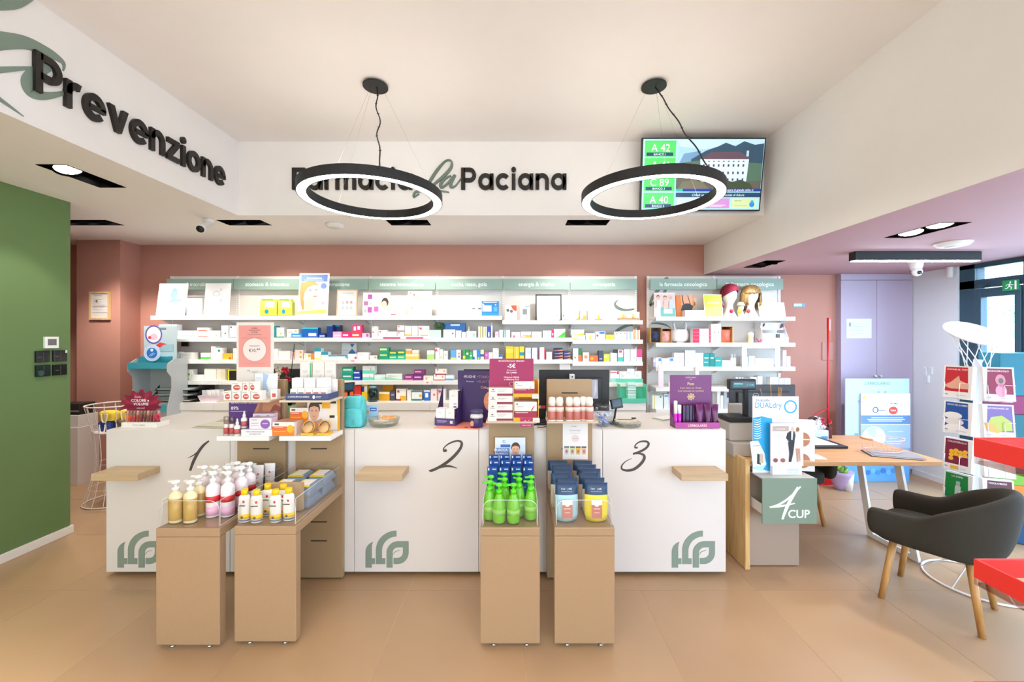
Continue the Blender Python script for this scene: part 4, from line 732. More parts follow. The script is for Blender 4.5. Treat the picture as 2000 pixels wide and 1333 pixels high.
# oncology unit, rows by its own shelves (bay 7)
for i in range(4): G.append((1353, 1388, 642+7*i, 'f6ecec Vd81f4c,0,.38 Vd83a5a,.9,1 Ra8808c,0,.9,1,1', 'red and white flat box, %s of its pile' % ['topmost', 'second down', 'third down', 'lowest'][i], 1, 7, 649+7*i if i < 3 else None))  # top strip of each box paints the dark gap in the pile
for q in [(1389, 1408, 633, 'f6f2ea C6a6a70,.3,.55,.07 C6a6a70,.75,.55,.07', 'white carton with two grey dots', 1, 7),
          (1276, 1280, 699, 'b8b4c4 Rece8f0,.1,.5,.9,.8', 'small mauve box at the shelf end', 2, 7), (1280.5, 1285, 700, 'f2f0f0', 'small plain white box by the mauve one', 2, 7), (1285.5, 1292, 699, 'f0f2f4 R5a88d0,.1,.6,.9,.9', 'small white box with a blue label', 2, 7), (1293, 1307, 701, 'f2f2ee Cd0e0d8,.3,.7,.1', 'low white box with a mint mark', 2, 7), (1307.5, 1316, 699, 'f0f2f4 R5a88d0,.1,.6,.9,.9', 'small white box with a blue label by the tall ones', 2, 7), (1316.5, 1326, 690, 'f4eeec L', 'tall blush white box, first of two', 2, 7), (1326.5, 1336, 690, 'f4efee Ce0d4d8,.5,.4,.2', 'tall blush white box with a faint disc', 2, 7),
          (1338, 1358, 685, 'f4f2f2 L', 'large white box, taller of two', 2, 7), (1358.5, 1374, 690, 'f4f2f4', 'large white box beside the teal ones', 2, 7), (1374.5, 1386, 691, '1a8f8c Rc8e8e4,.1,.6,.8,.7 Rc8e8e4,.1,.3,.7,.36', 'teal box, first of three', 2, 7), (1386.5, 1396, 691, '17847f Rc8e8e4,.1,.6,.8,.7', 'teal box, middle of three', 2, 7), (1396.5, 1410, 699, '1fa09c Rc8e8e4,.1,.6,.8,.7', 'shorter teal box, last of three', 2, 7), (1410.5, 1427, 705, 'f2f2ee C8ac0b0,.3,.5,.08', 'low white box beside the bottles', 2, 7),
          (1452, 1462, 697, 'eef2f0 Va0c8bc,.8,1', 'white box with a mint edge inside the pink frame', 2, 7), (1463, 1474, 696, 'f2f2f0', 'white upright box inside the pink frame', 2, 7), (1475, 1511, 701, 'f2f0ee L', 'wide low white box inside the pink frame', 2, 7), (1529, 1536, 685, 'f4eef0 Be8c8d0,0,.3', 'slim white and pink carton, taller of pair', 2, 7), (1537, 1544, 697, 'f4eef0 Be8c8d0,0,.3', 'slim white and pink carton, shorter of pair', 2, 7),
          (1437, 1452, 738, 'dcd8d8 V8a8888,.3,.4 V8a8888,.7,.8', 'grey and white booklet box', 3, 7), (1453, 1464, 741, 'f2f0f0', 'low plain white box', 3, 7), (1465, 1478, 738, 'f0f0f0 L', 'white box with grey lines', 3, 7), (1479, 1489, 736, 'd8d6d6 L', 'grey lined box', 3, 7), (1504, 1521, 738, 'eeeeea Cc8ccc4,.4,.5,.2', 'clear-faced white box, first of three', 3, 7), (1522, 1531, 740, 'e8eaec Cc0c8d0,.5,.5,.25', 'clear-faced white box, middle of three', 3, 7), (1532, 1544, 740, 'e6eaf0 Cb8c4d0,.5,.5,.25', 'clear-faced white box, last of three', 3, 7),
          (1274, 1295, 774, 'eef2ec R3a4a44,.7,.85,.85,.95 Ve8dc50,.18,.24', 'mint white box with a yellow stripe', 4, 7), (1297, 1306, 771, 'e8ecf2 R8aa8d8,.1,.8,.9,.95', 'white box with a blue top', 4, 7), (1307, 1313, 768, 'f0ece4', 'slim cream box', 4, 7), (1401, 1406, 766, 'f0f0f2', 'slim white box behind the fig display', 4, 7), (1407, 1413, 774, 'f0ece8', 'small white box behind the fig display', 4, 7), (1414, 1428, 764, 'b8b8ba R3a3a40,.4,.6,.7,.9', 'grey blood-pressure box', 4, 7)]: G.append(q)
for q in G: put(*q[:7], *(q[7:9] if len(q) > 7 else ()))
# ------------------------------------------------------------------ makers for cards, cartons, bottles
def card(nm, label, cat, x0, x1, yt, yb_, d, base, shapes, lean=0.0, t=.004, zb=None, strut=True, yaw=0.0, grp=None, frame=None, parent=None):
    """upright printed board leaning back on a strut"""
    z = zb if zb is not None else Z_(yb_, d); h = (yb_-yt)*d/F; xa, xb = X_(x0, d), X_(x1, d); c = Vector(((xa+xb)/2, d, z))
    T = Matrix.Translation(c) @ Matrix.Rotation(yaw, 4, 'Z') @ Matrix.Rotation(-lean, 4, 'X'); w_ = xb-xa
    mb = MB().box(-w_/2, w_/2, 0, t, 0, h, mat(base, .45), T); R = T.to_3x3()
    fr = Fr(T @ Vector((-w_/2, 0, 0)), R @ Vector((1, 0, 0)), R @ Vector((0, 0, 1)), w_, h); mb.pr(fr, shapes, 1, .0003)
    o = mb.build(nm, parent, loc=None if parent else c)
    if parent is None: tag(o, label, cat, grp)
    if frame:
        fm = MB(); q = frame[1]
        for (a, b, e, f) in ((-w_/2, w_/2, 0, q), (-w_/2, w_/2, h-q, h), (-w_/2, -w_/2+q, q, h-q), (w_/2-q, w_/2, q, h-q)): fm.box(a, b, -.006, t, e, f, frame[0], T)
        fm.build('frame', o)
    if strut:
        s_ = MB(); b = T @ Vector((0, t, h*.6)); s_.add([T @ Vector((-w_*.12, t, h*.6)), T @ Vector((w_*.12, t, h*.6)), (c.x+w_*.12, c.y+t+h*.28, z+.0005), (c.x-w_*.12, c.y+t+h*.28, z+.0005), T @ Vector((-w_*.12, t, h*.6-.01)), T @ Vector((w_*.12, t, h*.6-.01))], [(0, 1, 2, 3), (3, 2, 5, 4)], mat('#d8d4d0')); s_.build('easel_strut', o)
    return o
def carton(nm, label, cat, x0, x1, yt, yb_, d, base, shapes, dep=.06, zb=None, yaw=0.0, side=None, top=None, grp=None, parent=None):
    z = zb if zb is not None else Z_(yb_, d); h = (yb_-yt)*d/F; xa, xb = X_(x0, d), X_(x1, d); w_ = xb-xa; c = Vector(((xa+xb)/2, d, z))
    T = Matrix.Translation(c) @ Matrix.Rotation(yaw, 4, 'Z'); fc = {}
    if side: fc['left'] = fc['right'] = mat(side, .45)
    if top: fc['top'] = mat(top, .45)
    mb = MB().box(-w_/2, w_/2, 0, dep, 0, h, mat(base, .45), T, **fc); R = T.to_3x3()
    fr = Fr(T @ Vector((-w_/2, 0, 0)), R @ Vector((1, 0, 0)), Vector((0, 0, 1)), w_, h); mb.pr(fr, shapes, 1, .0003)
    o = mb.build(nm, parent, loc=None if parent else c)
    if parent is None: tag(o, label, cat, grp)
    return o
def bars(c, y0, n, x0=.12, x1=.8, st=.06, th=.012): return [('r', x0, y0-st*i, x0+(x1-x0)*(.6+.4*((i*7) % 5)/4), y0-st*i+th, c) for i in range(n)]
def face(cx, cy, r, skin, hair, asp):
    """a simple printed head: hair, face, eyes, mouth; asp = face height / width in card units"""
    ry = r*asp
    return [('e', cx, cy+ry*.38, r*1.04, ry*.98, hair), ('e', cx, cy-ry*.05, r*.9, ry*1.1, skin), ('p', [(cx-r*.9, cy+ry*.5), (cx-r*.5, cy+ry*1.1), (cx+r*.5, cy+ry*1.1), (cx+r*.9, cy+ry*.5), (cx, cy+ry*.72)], hair),
            ('e', cx-r*.38, cy+ry*.1, r*.13, ry*.07, '#3a2a26'), ('e', cx+r*.38, cy+ry*.1, r*.13, ry*.07, '#3a2a26'), ('p', [(cx-r*.1, cy-ry*.3), (cx+r*.12, cy-ry*.3), (cx, cy+ry*.0)], '#d8a088'), ('p', [(cx-r*.38, cy-ry*.5), (cx, cy-ry*.58), (cx+r*.38, cy-ry*.5), (cx, cy-ry*.7)], '#c0605c')]
D1 = DS+.05; ZR1 = Z_(617, DS); ZR15 = Z_(626, DS); GREY = '#a8a4a0'
# top shelf of the wall units
card('display_poster', 'white poster with a blue cut-out figure at the end of the top shelf', 'poster', 304, 361, 552, 617, D1, '#f7f6f4', [('p', [(.28, .42), (.30, .62), (.42, .62), (.45, .80), (.52, .86), (.62, .84), (.66, .72), (.70, .62), (.80, .50), (.82, .44), (.62, .44), (.5, .41)], '#7f9fc4'), ('e', .38, .53, .08, .08, '#f4f6f8'), ('e', .68, .58, .09, .07, '#f4f6f8'), ('r', .1, .1, .14, .13, '#e8e070')], .14, zb=ZR1)
card('display_poster', 'white poster with faint grey sketches on the top shelf beside the blue figure', 'poster', 397, 447, 552, 617, D1, '#f8f7f6', [('o', .45, .68, .14, .09, .3, '#dcdfe6'), ('p', [(.55, .32), (.62, .34), (.70, .52), (.62, .52)], '#cfd3da'), ('e', .62, .8, .05, .05, '#e4e6ea')], .1, zb=ZR1)
carton('leaflet_box', 'low white leaflet box between the two white posters', 'box', 364, 395, 582, 617, D1+.02, '#f6f4f2', bars('#e0dcd8', .5, 3), zb=ZR1)
for (a, b, s_) in ((508, 541, 'nearer the pink price sign'), (543, 571, 'nearer the child poster')):
    r = empty('supplement_pack', ((X_(a, D1)+X_(b, D1))/2, D1, ZR1), 'yellow and green pack with a clear window, the one %s' % s_, 'pack', 'yellow-green packs on the top shelf'); xa, xb = X_(a, D1), X_(b, D1)-.004; h = 33*D1/F
    pts = [(xa, ZR1), (xb, ZR1), (xb, ZR1+h*.8), (xb-.02, ZR1+h), (xa+.02, ZR1+h), (xa, ZR1+h*.85)]; mb = MB().prism(pts, Fr((0, D1+.06, 0), (1, 0, 0), (0, 0, 1), 1, 1), .06, mat('#d9e06a', .4))
    mb.pr(fr_front(xa, xb, D1, ZR1, ZR1+h), [('r', 0, 0, 1, .42, '#e6d44a'), ('r', 0, .0, 1, .06, '#7acc4a'), ('r', .3, .5, .85, .85, '#f2f4ee'), ('e', .4, .25, .12, .13, '#2a8fc0'), ('r', .1, .92, .8, .97, '#6a9a3a')]); mb.build('carton', r)
card('display_poster', 'white poster of a child with a blue header rising above the shelf signs', 'poster', 581, 640, 532, 617, D1-.01, '#f6f4f0', [('r', .06, .80, .94, .97, '#5d83c6'), ('t', 'invernalissime', .5, .865, .045, '#f4f8ff', .02, .8), ('r', .15, .83, .8, .845, '#c8d8f0'), ('p', [(.06, .62), (.12, .72), (.3, .79), (.52, .79), (.66, .70), (.7, .55), (.62, .42), (.4, .36), (.2, .4), (.1, .5)], '#f2d3b8'), ('p', [(.06, .78), (.3, .80), (.55, .80), (.66, .70), (.48, .72), (.3, .66), (.2, .55), (.17, .4), (.25, .2), (.16, .12), (.08, .3), (.04, .55)], '#cf9555'), ('e', .38, .60, .045, .013, '#6a5a50'), ('e', .58, .61, .035, .012, '#6a5a50'), ('e', .55, .455, .07, .016, '#d88078'), ('p', [(.2, .4), (.45, .36), (.6, .3), (.4, .14), (.2, .14)], '#f0cbb0'), ('p', [(.0, .04), (.95, .06), (.95, .15), (.5, .13), (.0, .10)], '#efd86a'), ('e', .82, .70, .10, .07, '#6d8cc8'), ('e', .82, .56, .05, .03, '#c8c4c4'), ('e', .82, .3, .04, .03, '#d8a8b0')], .1, zb=ZR1)
card('framed_chart', 'pale wood frame with a six-pot print beside the child poster', 'frame', 657, 697, 565, 617, D1, '#f2eeea', [('r', .2, .86, .8, .88, '#b8b0b4'), ('r', .15, .8, .85, .81, '#d8d0d0')]+[('e', .3+.2*i, y, .07, .07, c) for i in range(3) for y, c in ((.5, '#c4cac6'), (.3, '#c8cac8'))]+[('e', .5, .53, .05, .03, '#dc8a94'), ('e', .7, .53, .05, .03, '#dc8a94')], .1, zb=ZR1, frame=(wood('#d8b68c', '#e4c8a0', axis=2), .012))
card('display_poster', 'wide poster with violet squares and a dark-haired woman on the top shelf', 'poster', 708, 761, 571, 617, D1, '#f4efee', [('r', .18, .72, .34, .92, '#b85aa8'), ('r', .04, .45, .2, .63, '#c078b0'), ('r', .18, .14, .34, .38, '#b85aa8'), ('r', .42, .18, .58, .4, '#c868b4'), ('e', .28, .52, .05, .06, '#d0c8c4'), ('e', .1, .22, .05, .08, '#c0b8b4'), ('e', .82, .58, .13, .20, '#4a3a34'), ('e', .79, .48, .10, .17, '#ecc4ac'), ('p', [(.62, .03), (.68, .3), (.78, .36), (.9, .28), (.98, .03)], '#f0d4c8'), ('r', .4, .9, .85, .92, '#d0c8c8')], .08, zb=ZR1)
carton('test_kit', 'small slanted pink and white test stick pack beside the woman poster', 'pack', 762, 776, 611, 617, D1-.02, '#f0dce4', [('r', .1, .3, .8, .6, '#c02a5a')], .05, zb=ZR1)
card('display_poster', 'tall white poster with a yellow streak and tiny print on the top shelf', 'poster', 796, 843, 568, 617, D1, '#f8f6f2', [('p', [(.05, .72), (.5, .68), (.5, .74), (.2, .78)], '#f2ec8a'), ('e', .26, .85, .05, .05, '#8a8080'), ('e', .1, .93, .03, .04, '#8a8890'), ('e', .18, .32, .04, .03, '#9aa0a8'), ('r', .16, .2, .2, .22, '#b0b8c8')], .08, zb=ZR1)
for a, b, yt, s_ in ((857, 868, 609, 'lower'), (880, 893, 604, 'taller')): carton('medicine_box', '%s plain white box alone on the top shelf, occhi bay' % s_, 'box', a, b, yt, 617, D1, '#f6f4f2', bars('#d4d0cc', .4, 2), .05, zb=ZR1)
o = MB(); z = ZR1; xx = X_(931, D1); o.lathe([(.03, 0), (.022, .01), (.012, .02), (.014, .06), (.022, .085), (.01, .10)], (xx, D1, z), mat('#e4e6ec', .3), 16); o.tube([(xx-.05, D1, z+.085), (xx+.05, D1, z+.085)], .008, mat('#8a94a8', .3), 8); tag(o.build('nasal_inhaler', loc=(xx, D1, z)), 'small grey and white inhaler beside the bright blue box', 'inhaler')
o = carton('display_box', 'bright blue display box holding a white pack on the top shelf', 'box', 941, 974, 588, 617, D1+.02, '#1f86d0', [('r', .1, .9, .9, .95, '#dcecf8'), ('r', .02, 0, 1, .22, '#2a93dc'), ('e', .82, .75, .05, .05, '#cfe4f4'), ('r', .7, .3, .92, .62, '#5aaee6'), ('p', [(.02, .85), (.12, .82), (.16, .72), (.02, .68)], '#e0c8d8')], .07, zb=ZR1)
carton('inner_pack', '', '', 942, 960, 597, 609, D1+.015, '#eceef0', bars('#c0c8d0', .6, 2), .01, parent=o)
carton('glucose_box', 'white device box with an orange leaf shape on the energia top shelf', 'box', 986, 1009.5, 596, 626, D1, '#f4f2f0', [('p', [(.5, .98), (.98, .98), (.98, .6), (.75, .65), (.6, .8)], '#e0583a'), ('p', [(.1, .7), (.3, .78), (.4, .6), (.2, .55)], '#6a6c6c'), ('e', .55, .6, .13, .1, '#707470')], .07, zb=ZR15)
carton('glucose_box', 'white device box with a grey square beside the black frame', 'box', 1016, 1035, 597, 626, D1, '#f2f1f0', [('r', .25, .4, .7, .78, '#8a8a8c'), ('r', .5, .92, .95, .97, '#5a88c8'), ('r', .5, .12, .8, .16, '#a8a4a8')], .07, zb=ZR15, side='#b8b6b4')
card('framed_certificate', 'black framed certificate standing on the top shelf', 'frame', 1046, 1097, 574, 626, D1+.1, '#f6f4f2', [('r', .2, .88, .8, .90, '#8a8680')]+bars('#c8c4c0', .78, 6, .18, .82, .08, .01), .06, zb=ZR15, frame=(mat('#2e2a2a', .4), .014))
carton('leaflet_box', 'low white carton standing before the black frame', 'box', 1049, 1092, 612, 626, D1+.01, '#f6f5f4', [('e', .6, .8, .02, .05, '#b8b4b0'), ('e', .9, .7, .05, .12, '#d8dc80'), ('r', .1, .05, .45, .09, '#a8a8a8')], .05, zb=ZR15)
carton('medicine_box', 'pale blue box with a red dot at the energia shelf end', 'box', 1098, 1111, 613, 626, D1, '#d4e4f0', [('e', .2, .7, .12, .14, '#d85a6a'), ('r', 0, 0, 1, .3, '#9cc4e4')], .05, zb=ZR15)
for a, b, yt, c, s_ in ((1127, 1147, 619, '#b89872', 'tan tray of yellow vials beside the shelf divider'), (1164, 1176, 620, '#b89872', 'small tan tray with a yellow vial'), (1208, 1248, 618, '#a8845e', 'long tan tray with two yellow vials at the shelf end')):
    o = carton('vial_tray', s_+' on the omeopatia top shelf', 'tray', a, b, yt+3, 626, D1, c, [('r', .05, .2, .95, .4, '#caa884')], .05, zb=ZR15)
    n_ = 2 if b-a > 18 else 1
    for i in range(n_):
        f = (i+.5)/n_; MB().lathe([(.013, 0), (.014, .03), (.009, .035), (.009, .045)], (X_(a+(b-a)*f, D1), D1+.02, ZR15+(626-yt-3)*D1/F), mat('#e4e030', .4), 12).build('vial', o)
carton('medicine_box', 'plain white box behind the long tan tray', 'box', 1226, 1249, 609, 626, D1+.06, '#f2f0ee', [], .05, zb=ZR15)
for xx, s_ in ((1134, 'nearer the divider'), (1149, 'nearer the small tan tray')):
    card('shelf_divider', 'thin clear upright divider on the omeopatia top shelf, the one '+s_, 'divider', xx-1, xx+1, 607, 626, D1-.02, '#c8c4c0', [], zb=ZR15, strut=False, t=.1)
# tub with a plant print, white bottle, tube
D2 = DS+.03; z2 = Z_(660, DS)
r = empty('plant_jar', (X_(857, D2), D2, z2), 'mint tub with a small green plant under the glass lid, second shelf', 'jar')
MB().box(X_(838, D2), X_(861, D2), D2, D2+.09, z2, Z_(645, D2), mat('#b9e2c6', .4)).build('tub', r, bev=.003)
MB().lathe([(.05, 0), (.07, .05), (.05, .085), (0, .095)], (X_(857, D2), D2+.06, Z_(645, D2)), clear('#cfe4cf', .1, 'clear_dome', .9), 18).build('dome', r)
mb = MB()
for i in range(14):
    a = i*2.4; q = .012+.03*random.random(); c = Vector((X_(857, D2)+q*math.cos(a), D2+.06+q*math.sin(a), Z_(645, D2)+.01+.03*random.random())); mb.poly([c, c+Vector((.02, 0, .012)), c+Vector((.012, .01, .03)), c+Vector((-.01, .0, .02))], mat('#2f6b3a', .6))
mb.build('foliage', r)
for px_, yt, dd, s_, rr in ((914, 638, .08, 'white slim bottle behind the mint-striped box, second shelf', .012), (960, 631, .02, 'tall white tube beside the royal blue box, second shelf', .011)):
    h = (660-yt)*D2/F; o = MB().lathe([(rr, 0), (rr, h*.75), (rr*.7, h*.8), (rr*.7, h)], (X_(px_, D2), D2+dd, z2), WHT, 14).build('medicine_bottle', loc=(X_(px_, D2), D2+dd, z2)); tag(o, s_, 'bottle')
    MB().lathe([(rr*.75, h*.82), (rr*.75, h*1.0)], (X_(px_, D2), D2+dd, z2), mat('#e4e2e0', .4), 12).build('cap', o)
carton('shelf_strip', 'pink and crimson printed strip along the second shelf of the sistema bay', 'display strip', 726, 838, 657, 664, DS-.004, '#f4dde6', [('r', .2, .3, .5, .7, '#c0205a'), ('r', .6, .3, .9, .7, '#d83a70'), ('r', 0, .1, 1, .2, '#e89ab8')], .003)
card('hanging_leaflet', 'grey leaflet with blue diamonds on the third shelf of the infiammazione bay', 'leaflet', 667, 696, 672, 703, D2+.1, '#cdd0d2', [('p', [(.55, .95), (.85, .95), (.7, .72)], '#2a72b0'), ('p', [(.7, .66), (.95, .4), (.7, .12), (.45, .4)], '#2a72b0'), ('r', .05, .55, .45, .58, '#9aa0a4')], .05, zb=Z_(703, DS))
carton('price_tag', 'small white and pink price tag on the third shelf edge', 'price tag', 684, 698, 702, 710, DS-.003, '#f8ecec', [('r', .1, .4, .6, .7, '#e08a9a')], .0025)
carton('price_tag', 'small white and pink price tag on the fourth shelf edge', 'price tag', 827, 839, 745, 752, DS-.003, '#f8ecec', [('r', .5, .4, .8, .8, '#e08a9a')], .0025)
o = MB().box(X_(1199, D2), X_(1207, D2), D2, D2+.04, Z_(690, D2), Z_(683, D2), mat('#2a2826', .4)).build('medicine_box', loc=(X_(1199, D2), D2, Z_(690, D2))); tag(o, 'small black box on a white one, third shelf, omeopatia bay', 'box')
o = MB().box(X_(349, D2+.2), X_(361, D2+.2), 5.0, 5.026, Z_(677, 5.0), Z_(668, 5.0), BLKM).build('cable_box', bev=.003); tag(o, 'small black box fixed under the second shelf of the microbiota bay', 'cable box')
# base top: document trays, basket of cards, teal jar, mint brush display
r = empty('document_tray', (X_(345, 4.68), 4.68, ZBASE), 'black three-tier document tray with papers under the microbiota shelves', 'tray')
for i in range(3):
    z = ZBASE+.004+.062*i; xa, xb = X_(300+4*i, 4.7), X_(388, 4.7); mb = MB(); mb.box(xa, xb, 4.66, 4.95, z, z+.006, BLK); mb.box(xa, xb, 4.944, 4.95, z, z+.05, BLK)
    for xx in (xa, xb-.005): mb.add([(xx, 4.66, z), (xx+.005, 4.66, z), (xx+.005, 4.95, z), (xx, 4.95, z), (xx, 4.72, z+.058), (xx+.005, 4.72, z+.058), (xx+.005, 4.95, z+.058), (xx, 4.95, z+.058)], [(0, 1, 2, 3), (4, 7, 6, 5), (0, 4, 5, 1), (0, 3, 7, 4), (1, 5, 6, 2), (3, 2, 6, 7)], BLK)
    tr = mb.build('tray_tier', r)
    MB().box(xa+.02, xb-.08, 4.665, 4.93, z+.007, z+.016+.004*i, mat(['#e8e0d4', '#dfe0d0', '#c4d4cc'][i])).build('paper', tr)
r = empty('card_basket', (X_(407, 4.68), 4.68, ZBASE), 'pale pink basket full of upright white sachets beside the document tray', 'basket'); xa, xb = X_(388, 4.68), X_(428, 4.68)
mb = MB(); mb.add([(xa+.02, 4.68, ZBASE), (xb-.02, 4.68, ZBASE), (xb-.02, 4.8, ZBASE), (xa+.02, 4.8, ZBASE), (xa, 4.66, ZBASE+.07), (xb, 4.66, ZBASE+.07), (xb, 4.82, ZBASE+.07), (xa, 4.82, ZBASE+.07)], [(0, 3, 2, 1), (0, 1, 5, 4), (1, 2, 6, 5), (2, 3, 7, 6), (3, 0, 4, 7)], mat('#e8d4da', .4)); mb.build('bowl', r, solid=.003)
for i in range(5): MB().box(xa+.03+.035*i, xa+.06+.035*i+.02, 4.69+.02*i, 4.694+.02*i, ZBASE+.01, ZBASE+.13, mat('#eeece8' if i else '#c8ccd0')).build('sachet', r)
o = MB().lathe([(.05, 0), (.052, .12), (.045, .14), (.03, .15), (.03, .17)], (X_(727, 4.68), 4.70, ZBASE), clear('#8fc4c8', .12, 'teal_glass', .8), 18).build('glass_jar', loc=(X_(727, 4.68), 4.7, ZBASE)); tag(o, 'clear teal jar between the yellow box and the gold boxes', 'jar')
MB().lathe([(.036, .15), (.036, .175)], (X_(727, 4.68), 4.70, ZBASE), mat('#5f98a0', .4), 16).build('lid', o)
d = 4.55; MINT = mat('#5cc9a8', .4); r = empty('brush_display', (X_(1233, d), d, ZBASE), 'mint green display box with stacked clear packs at the end of the base cabinets', 'display box'); xa, xb = X_(1209, d+.1), X_(1261, d+.1); z0 = ZBASE; z1 = Z_(742, d+.1)
MB().box(xa, xb, d+.2, d+.205, z0, z1, MINT).box(xa, xa+.005, d+.06, d+.2, z0, z1-.05, MINT).box(xb-.005, xb, d+.06, d+.2, z0, z1-.05, MINT).box(xa, xb, d+.06, d+.2, z0, z0+.04, MINT).build('carton', r)
for i in range(6): MB().box(xa+.1, xa+.19, d+.1, d+.19, z0+.042+.03*i, z0+.068+.03*i, mat('#d4ece4' if i % 2 else '#b8dcd0', .3)).build('pack', r)
MB().prism([(xa+.06, z1), (xb-.06, z1), (xb-.1, z1+.05), (xa+.1, z1+.05)], Fr((0, d+.205, 0), (1, 0, 0), (0, 0, 1), 1, 1), .004, WHT).build('header', r)
# teal floor display against the pillar
d = 4.45; TE = mat('#3f9fae', .45); GP = mat('#b9bdbd', .5)
r = empty('cardboard_display', (X_(285, d), d, 0), 'teal and grey cardboard floor display beside the pink pillar', 'display stand'); xa, xb = X_(249, d), X_(325, d)
side = [(0, 0), (.0, Z_(800, d)), (.02, Z_(790, d)), (.06, Z_(760, d)), (.055, Z_(738, d)), (.0, Z_(726, d)), (.0, Z_(712, d)), (.10, Z_(702, d)), (.28, Z_(702, d)), (.28, 0)]
for xx in (xa, xb): MB().prism([(d+a, b) for a, b in side], Fr((xx, 0, 0), (0, 1, 0), (0, 0, 1), 1, 1), .006, GP).build('side_panel', r)
for y in (717, 800, 870): z = Z_(y, d); MB().box(xa+.008, xb-.002, d+.0, d+.27, z-.012, z+.0, TE).box(xa+.008, xb-.002, d-.006, d+.0, z-.02, z+.045, TE).build('tray', r)
MB().box(xa+.006, xb, d+.272, d+.28, 0, Z_(702, d), GP).build('back_panel', r)
hd = MB().box(X_(281, d+.2), X_(345, d+.2), d+.2, d+.206, Z_(708, d+.2), Z_(637, d+.2), mat('#b4c4c8', .5)); fr = fr_front(X_(281, d+.2), X_(345, d+.2), d+.2, Z_(708, d+.2), Z_(637, d+.2))
hd.pr(fr, [('o', .3, .76, .26, .26, .15, '#6a4aa8'), ('e', .3, .76, .21, .21, '#dfeee8'), ('e', .3, .70, .12, .09, '#e8b8c4'), ('e', .18, .68, .05, .04, '#d83a5a'), ('p', [(.3, .42), (.5, .55), (.7, .5), (.5, .42)], '#d84038'), ('r', .45, .9, .68, .95, '#6a8088'), ('p', [(.4, .3), (.9, .3), (.9, .5), (.6, .48)], '#9ab8be')]); hd.build('header_card', r)
MB().box(X_(268, d+.1), X_(300, d+.1), d+.12, d+.2, Z_(717, d), Z_(698, d), mat('#2f8a98')).build('pack', r); MB().box(X_(301, d+.1), X_(322, d+.1), d+.12, d+.2, Z_(717, d), Z_(698, d), mat('#3898a4')).build('pack', r)
c = P(298, 690, d+.08); o = MB().lathe([(.145*.62, 0), (.145*.62, .008)], c, mat('#c8d8f0', .4), 32, T=Matrix.Rotation(math.pi/2, 4, 'X')); o.pr(Fr(c+Vector((-.09, -.0085, -.09)), (1, 0, 0), (0, 0, 1), .18, .18), [('e', .5, .5, .32, .32, '#2a78c8'), ('e', .5, .68, .09, .09, '#dfeaf8'), ('s', [(.35, .35, .03), (.6, .52, .03)], '#dfeaf8'), ('s', [(.42, .3, .025), (.7, .48, .025)], '#dfeaf8')]); o.build('round_badge', r)
# ------------------------------------------------------------------ oncology shelf goods
D7 = DS+.05; zt = Z_(619, DS); zs2 = Z_(670, DS); zs3 = Z_(717, DS); zs4 = Z_(757, DS)
card('display_poster', 'photo card of three people over a teal armchair print', 'poster', 1278, 1320, 571, 619, D7, '#ecdcd8', [('r', 0, .35, 1, .95, '#e6cfcb'), ('r', .3, .02, .98, .40, '#7cc4bc'), ('r', .45, .14, .85, .34, '#f0f2f0')]+face(.2, .8, .08, '#e8b8a0', '#5a3f34', .9)+face(.52, .78, .08, '#ecc0a8', '#7a5a3a', .9)+face(.78, .8, .08, '#e8b8a4', '#d8ccc4', .9)+[('p', [(.1, .35), (.14, .68), (.28, .68), (.32, .35)], '#e8e4ea'), ('p', [(.42, .35), (.46, .66), (.62, .66), (.66, .35)], '#f2c4b8'), ('p', [(.68, .35), (.72, .68), (.88, .68), (.96, .35)], '#d4d4dc')], .08, zb=zt)
carton('bra_box', 'orange box with a black bra photo on the oncology top shelf', 'box', 1321, 1354, 576, 619, D7+.05, '#e8843a', [('p', [(.25, 1), (.95, 1), (.9, .3), (.35, .3)], '#e2a684'), ('p', [(.28, .32), (.36, .55), (.55, .62), (.75, .62), (.98, .5), (.9, .26), (.6, .2), (.4, .22)], '#2e2e32'), ('s', [(.35, 1, .04), (.38, .75, .04), (.46, .55, .05)], '#2e2e32'), ('s', [(.85, .5, .04), (.75, .75, .03), (.66, .98, .03)], '#2e2e32')], .1, zb=zt, yaw=-.1)
card('orange_sample_card', 'white card with orange discs behind the bra box', 'card', 1346, 1361, 580, 619, D7+.18, '#f2eeec', [('e', .5, .7, .35, .14, '#e8843a'), ('e', .4, .2, .4, .1, '#f0a070')], .03, zb=zt)
carton('bra_box', 'flat white box with tiny print beside the lime frame', 'box', 1338, 1377, 606, 619, D7-.03, '#f4f0ee', [('r', .05, .4, .4, .5, '#d8b8b0')], .13, zb=zt, top='#f0e6e2')
card('framed_chart', 'bright lime green frame beside the burgundy turban head', 'frame', 1376, 1412, 574, 619, D7, '#c3d832', [('r', .05, .02, .95, .45, '#dcec60'), ('r', .2, .6, .85, .64, '#f0f4c0')], .16, zb=zt, frame=(mat('#f0eed8', .5), .007))
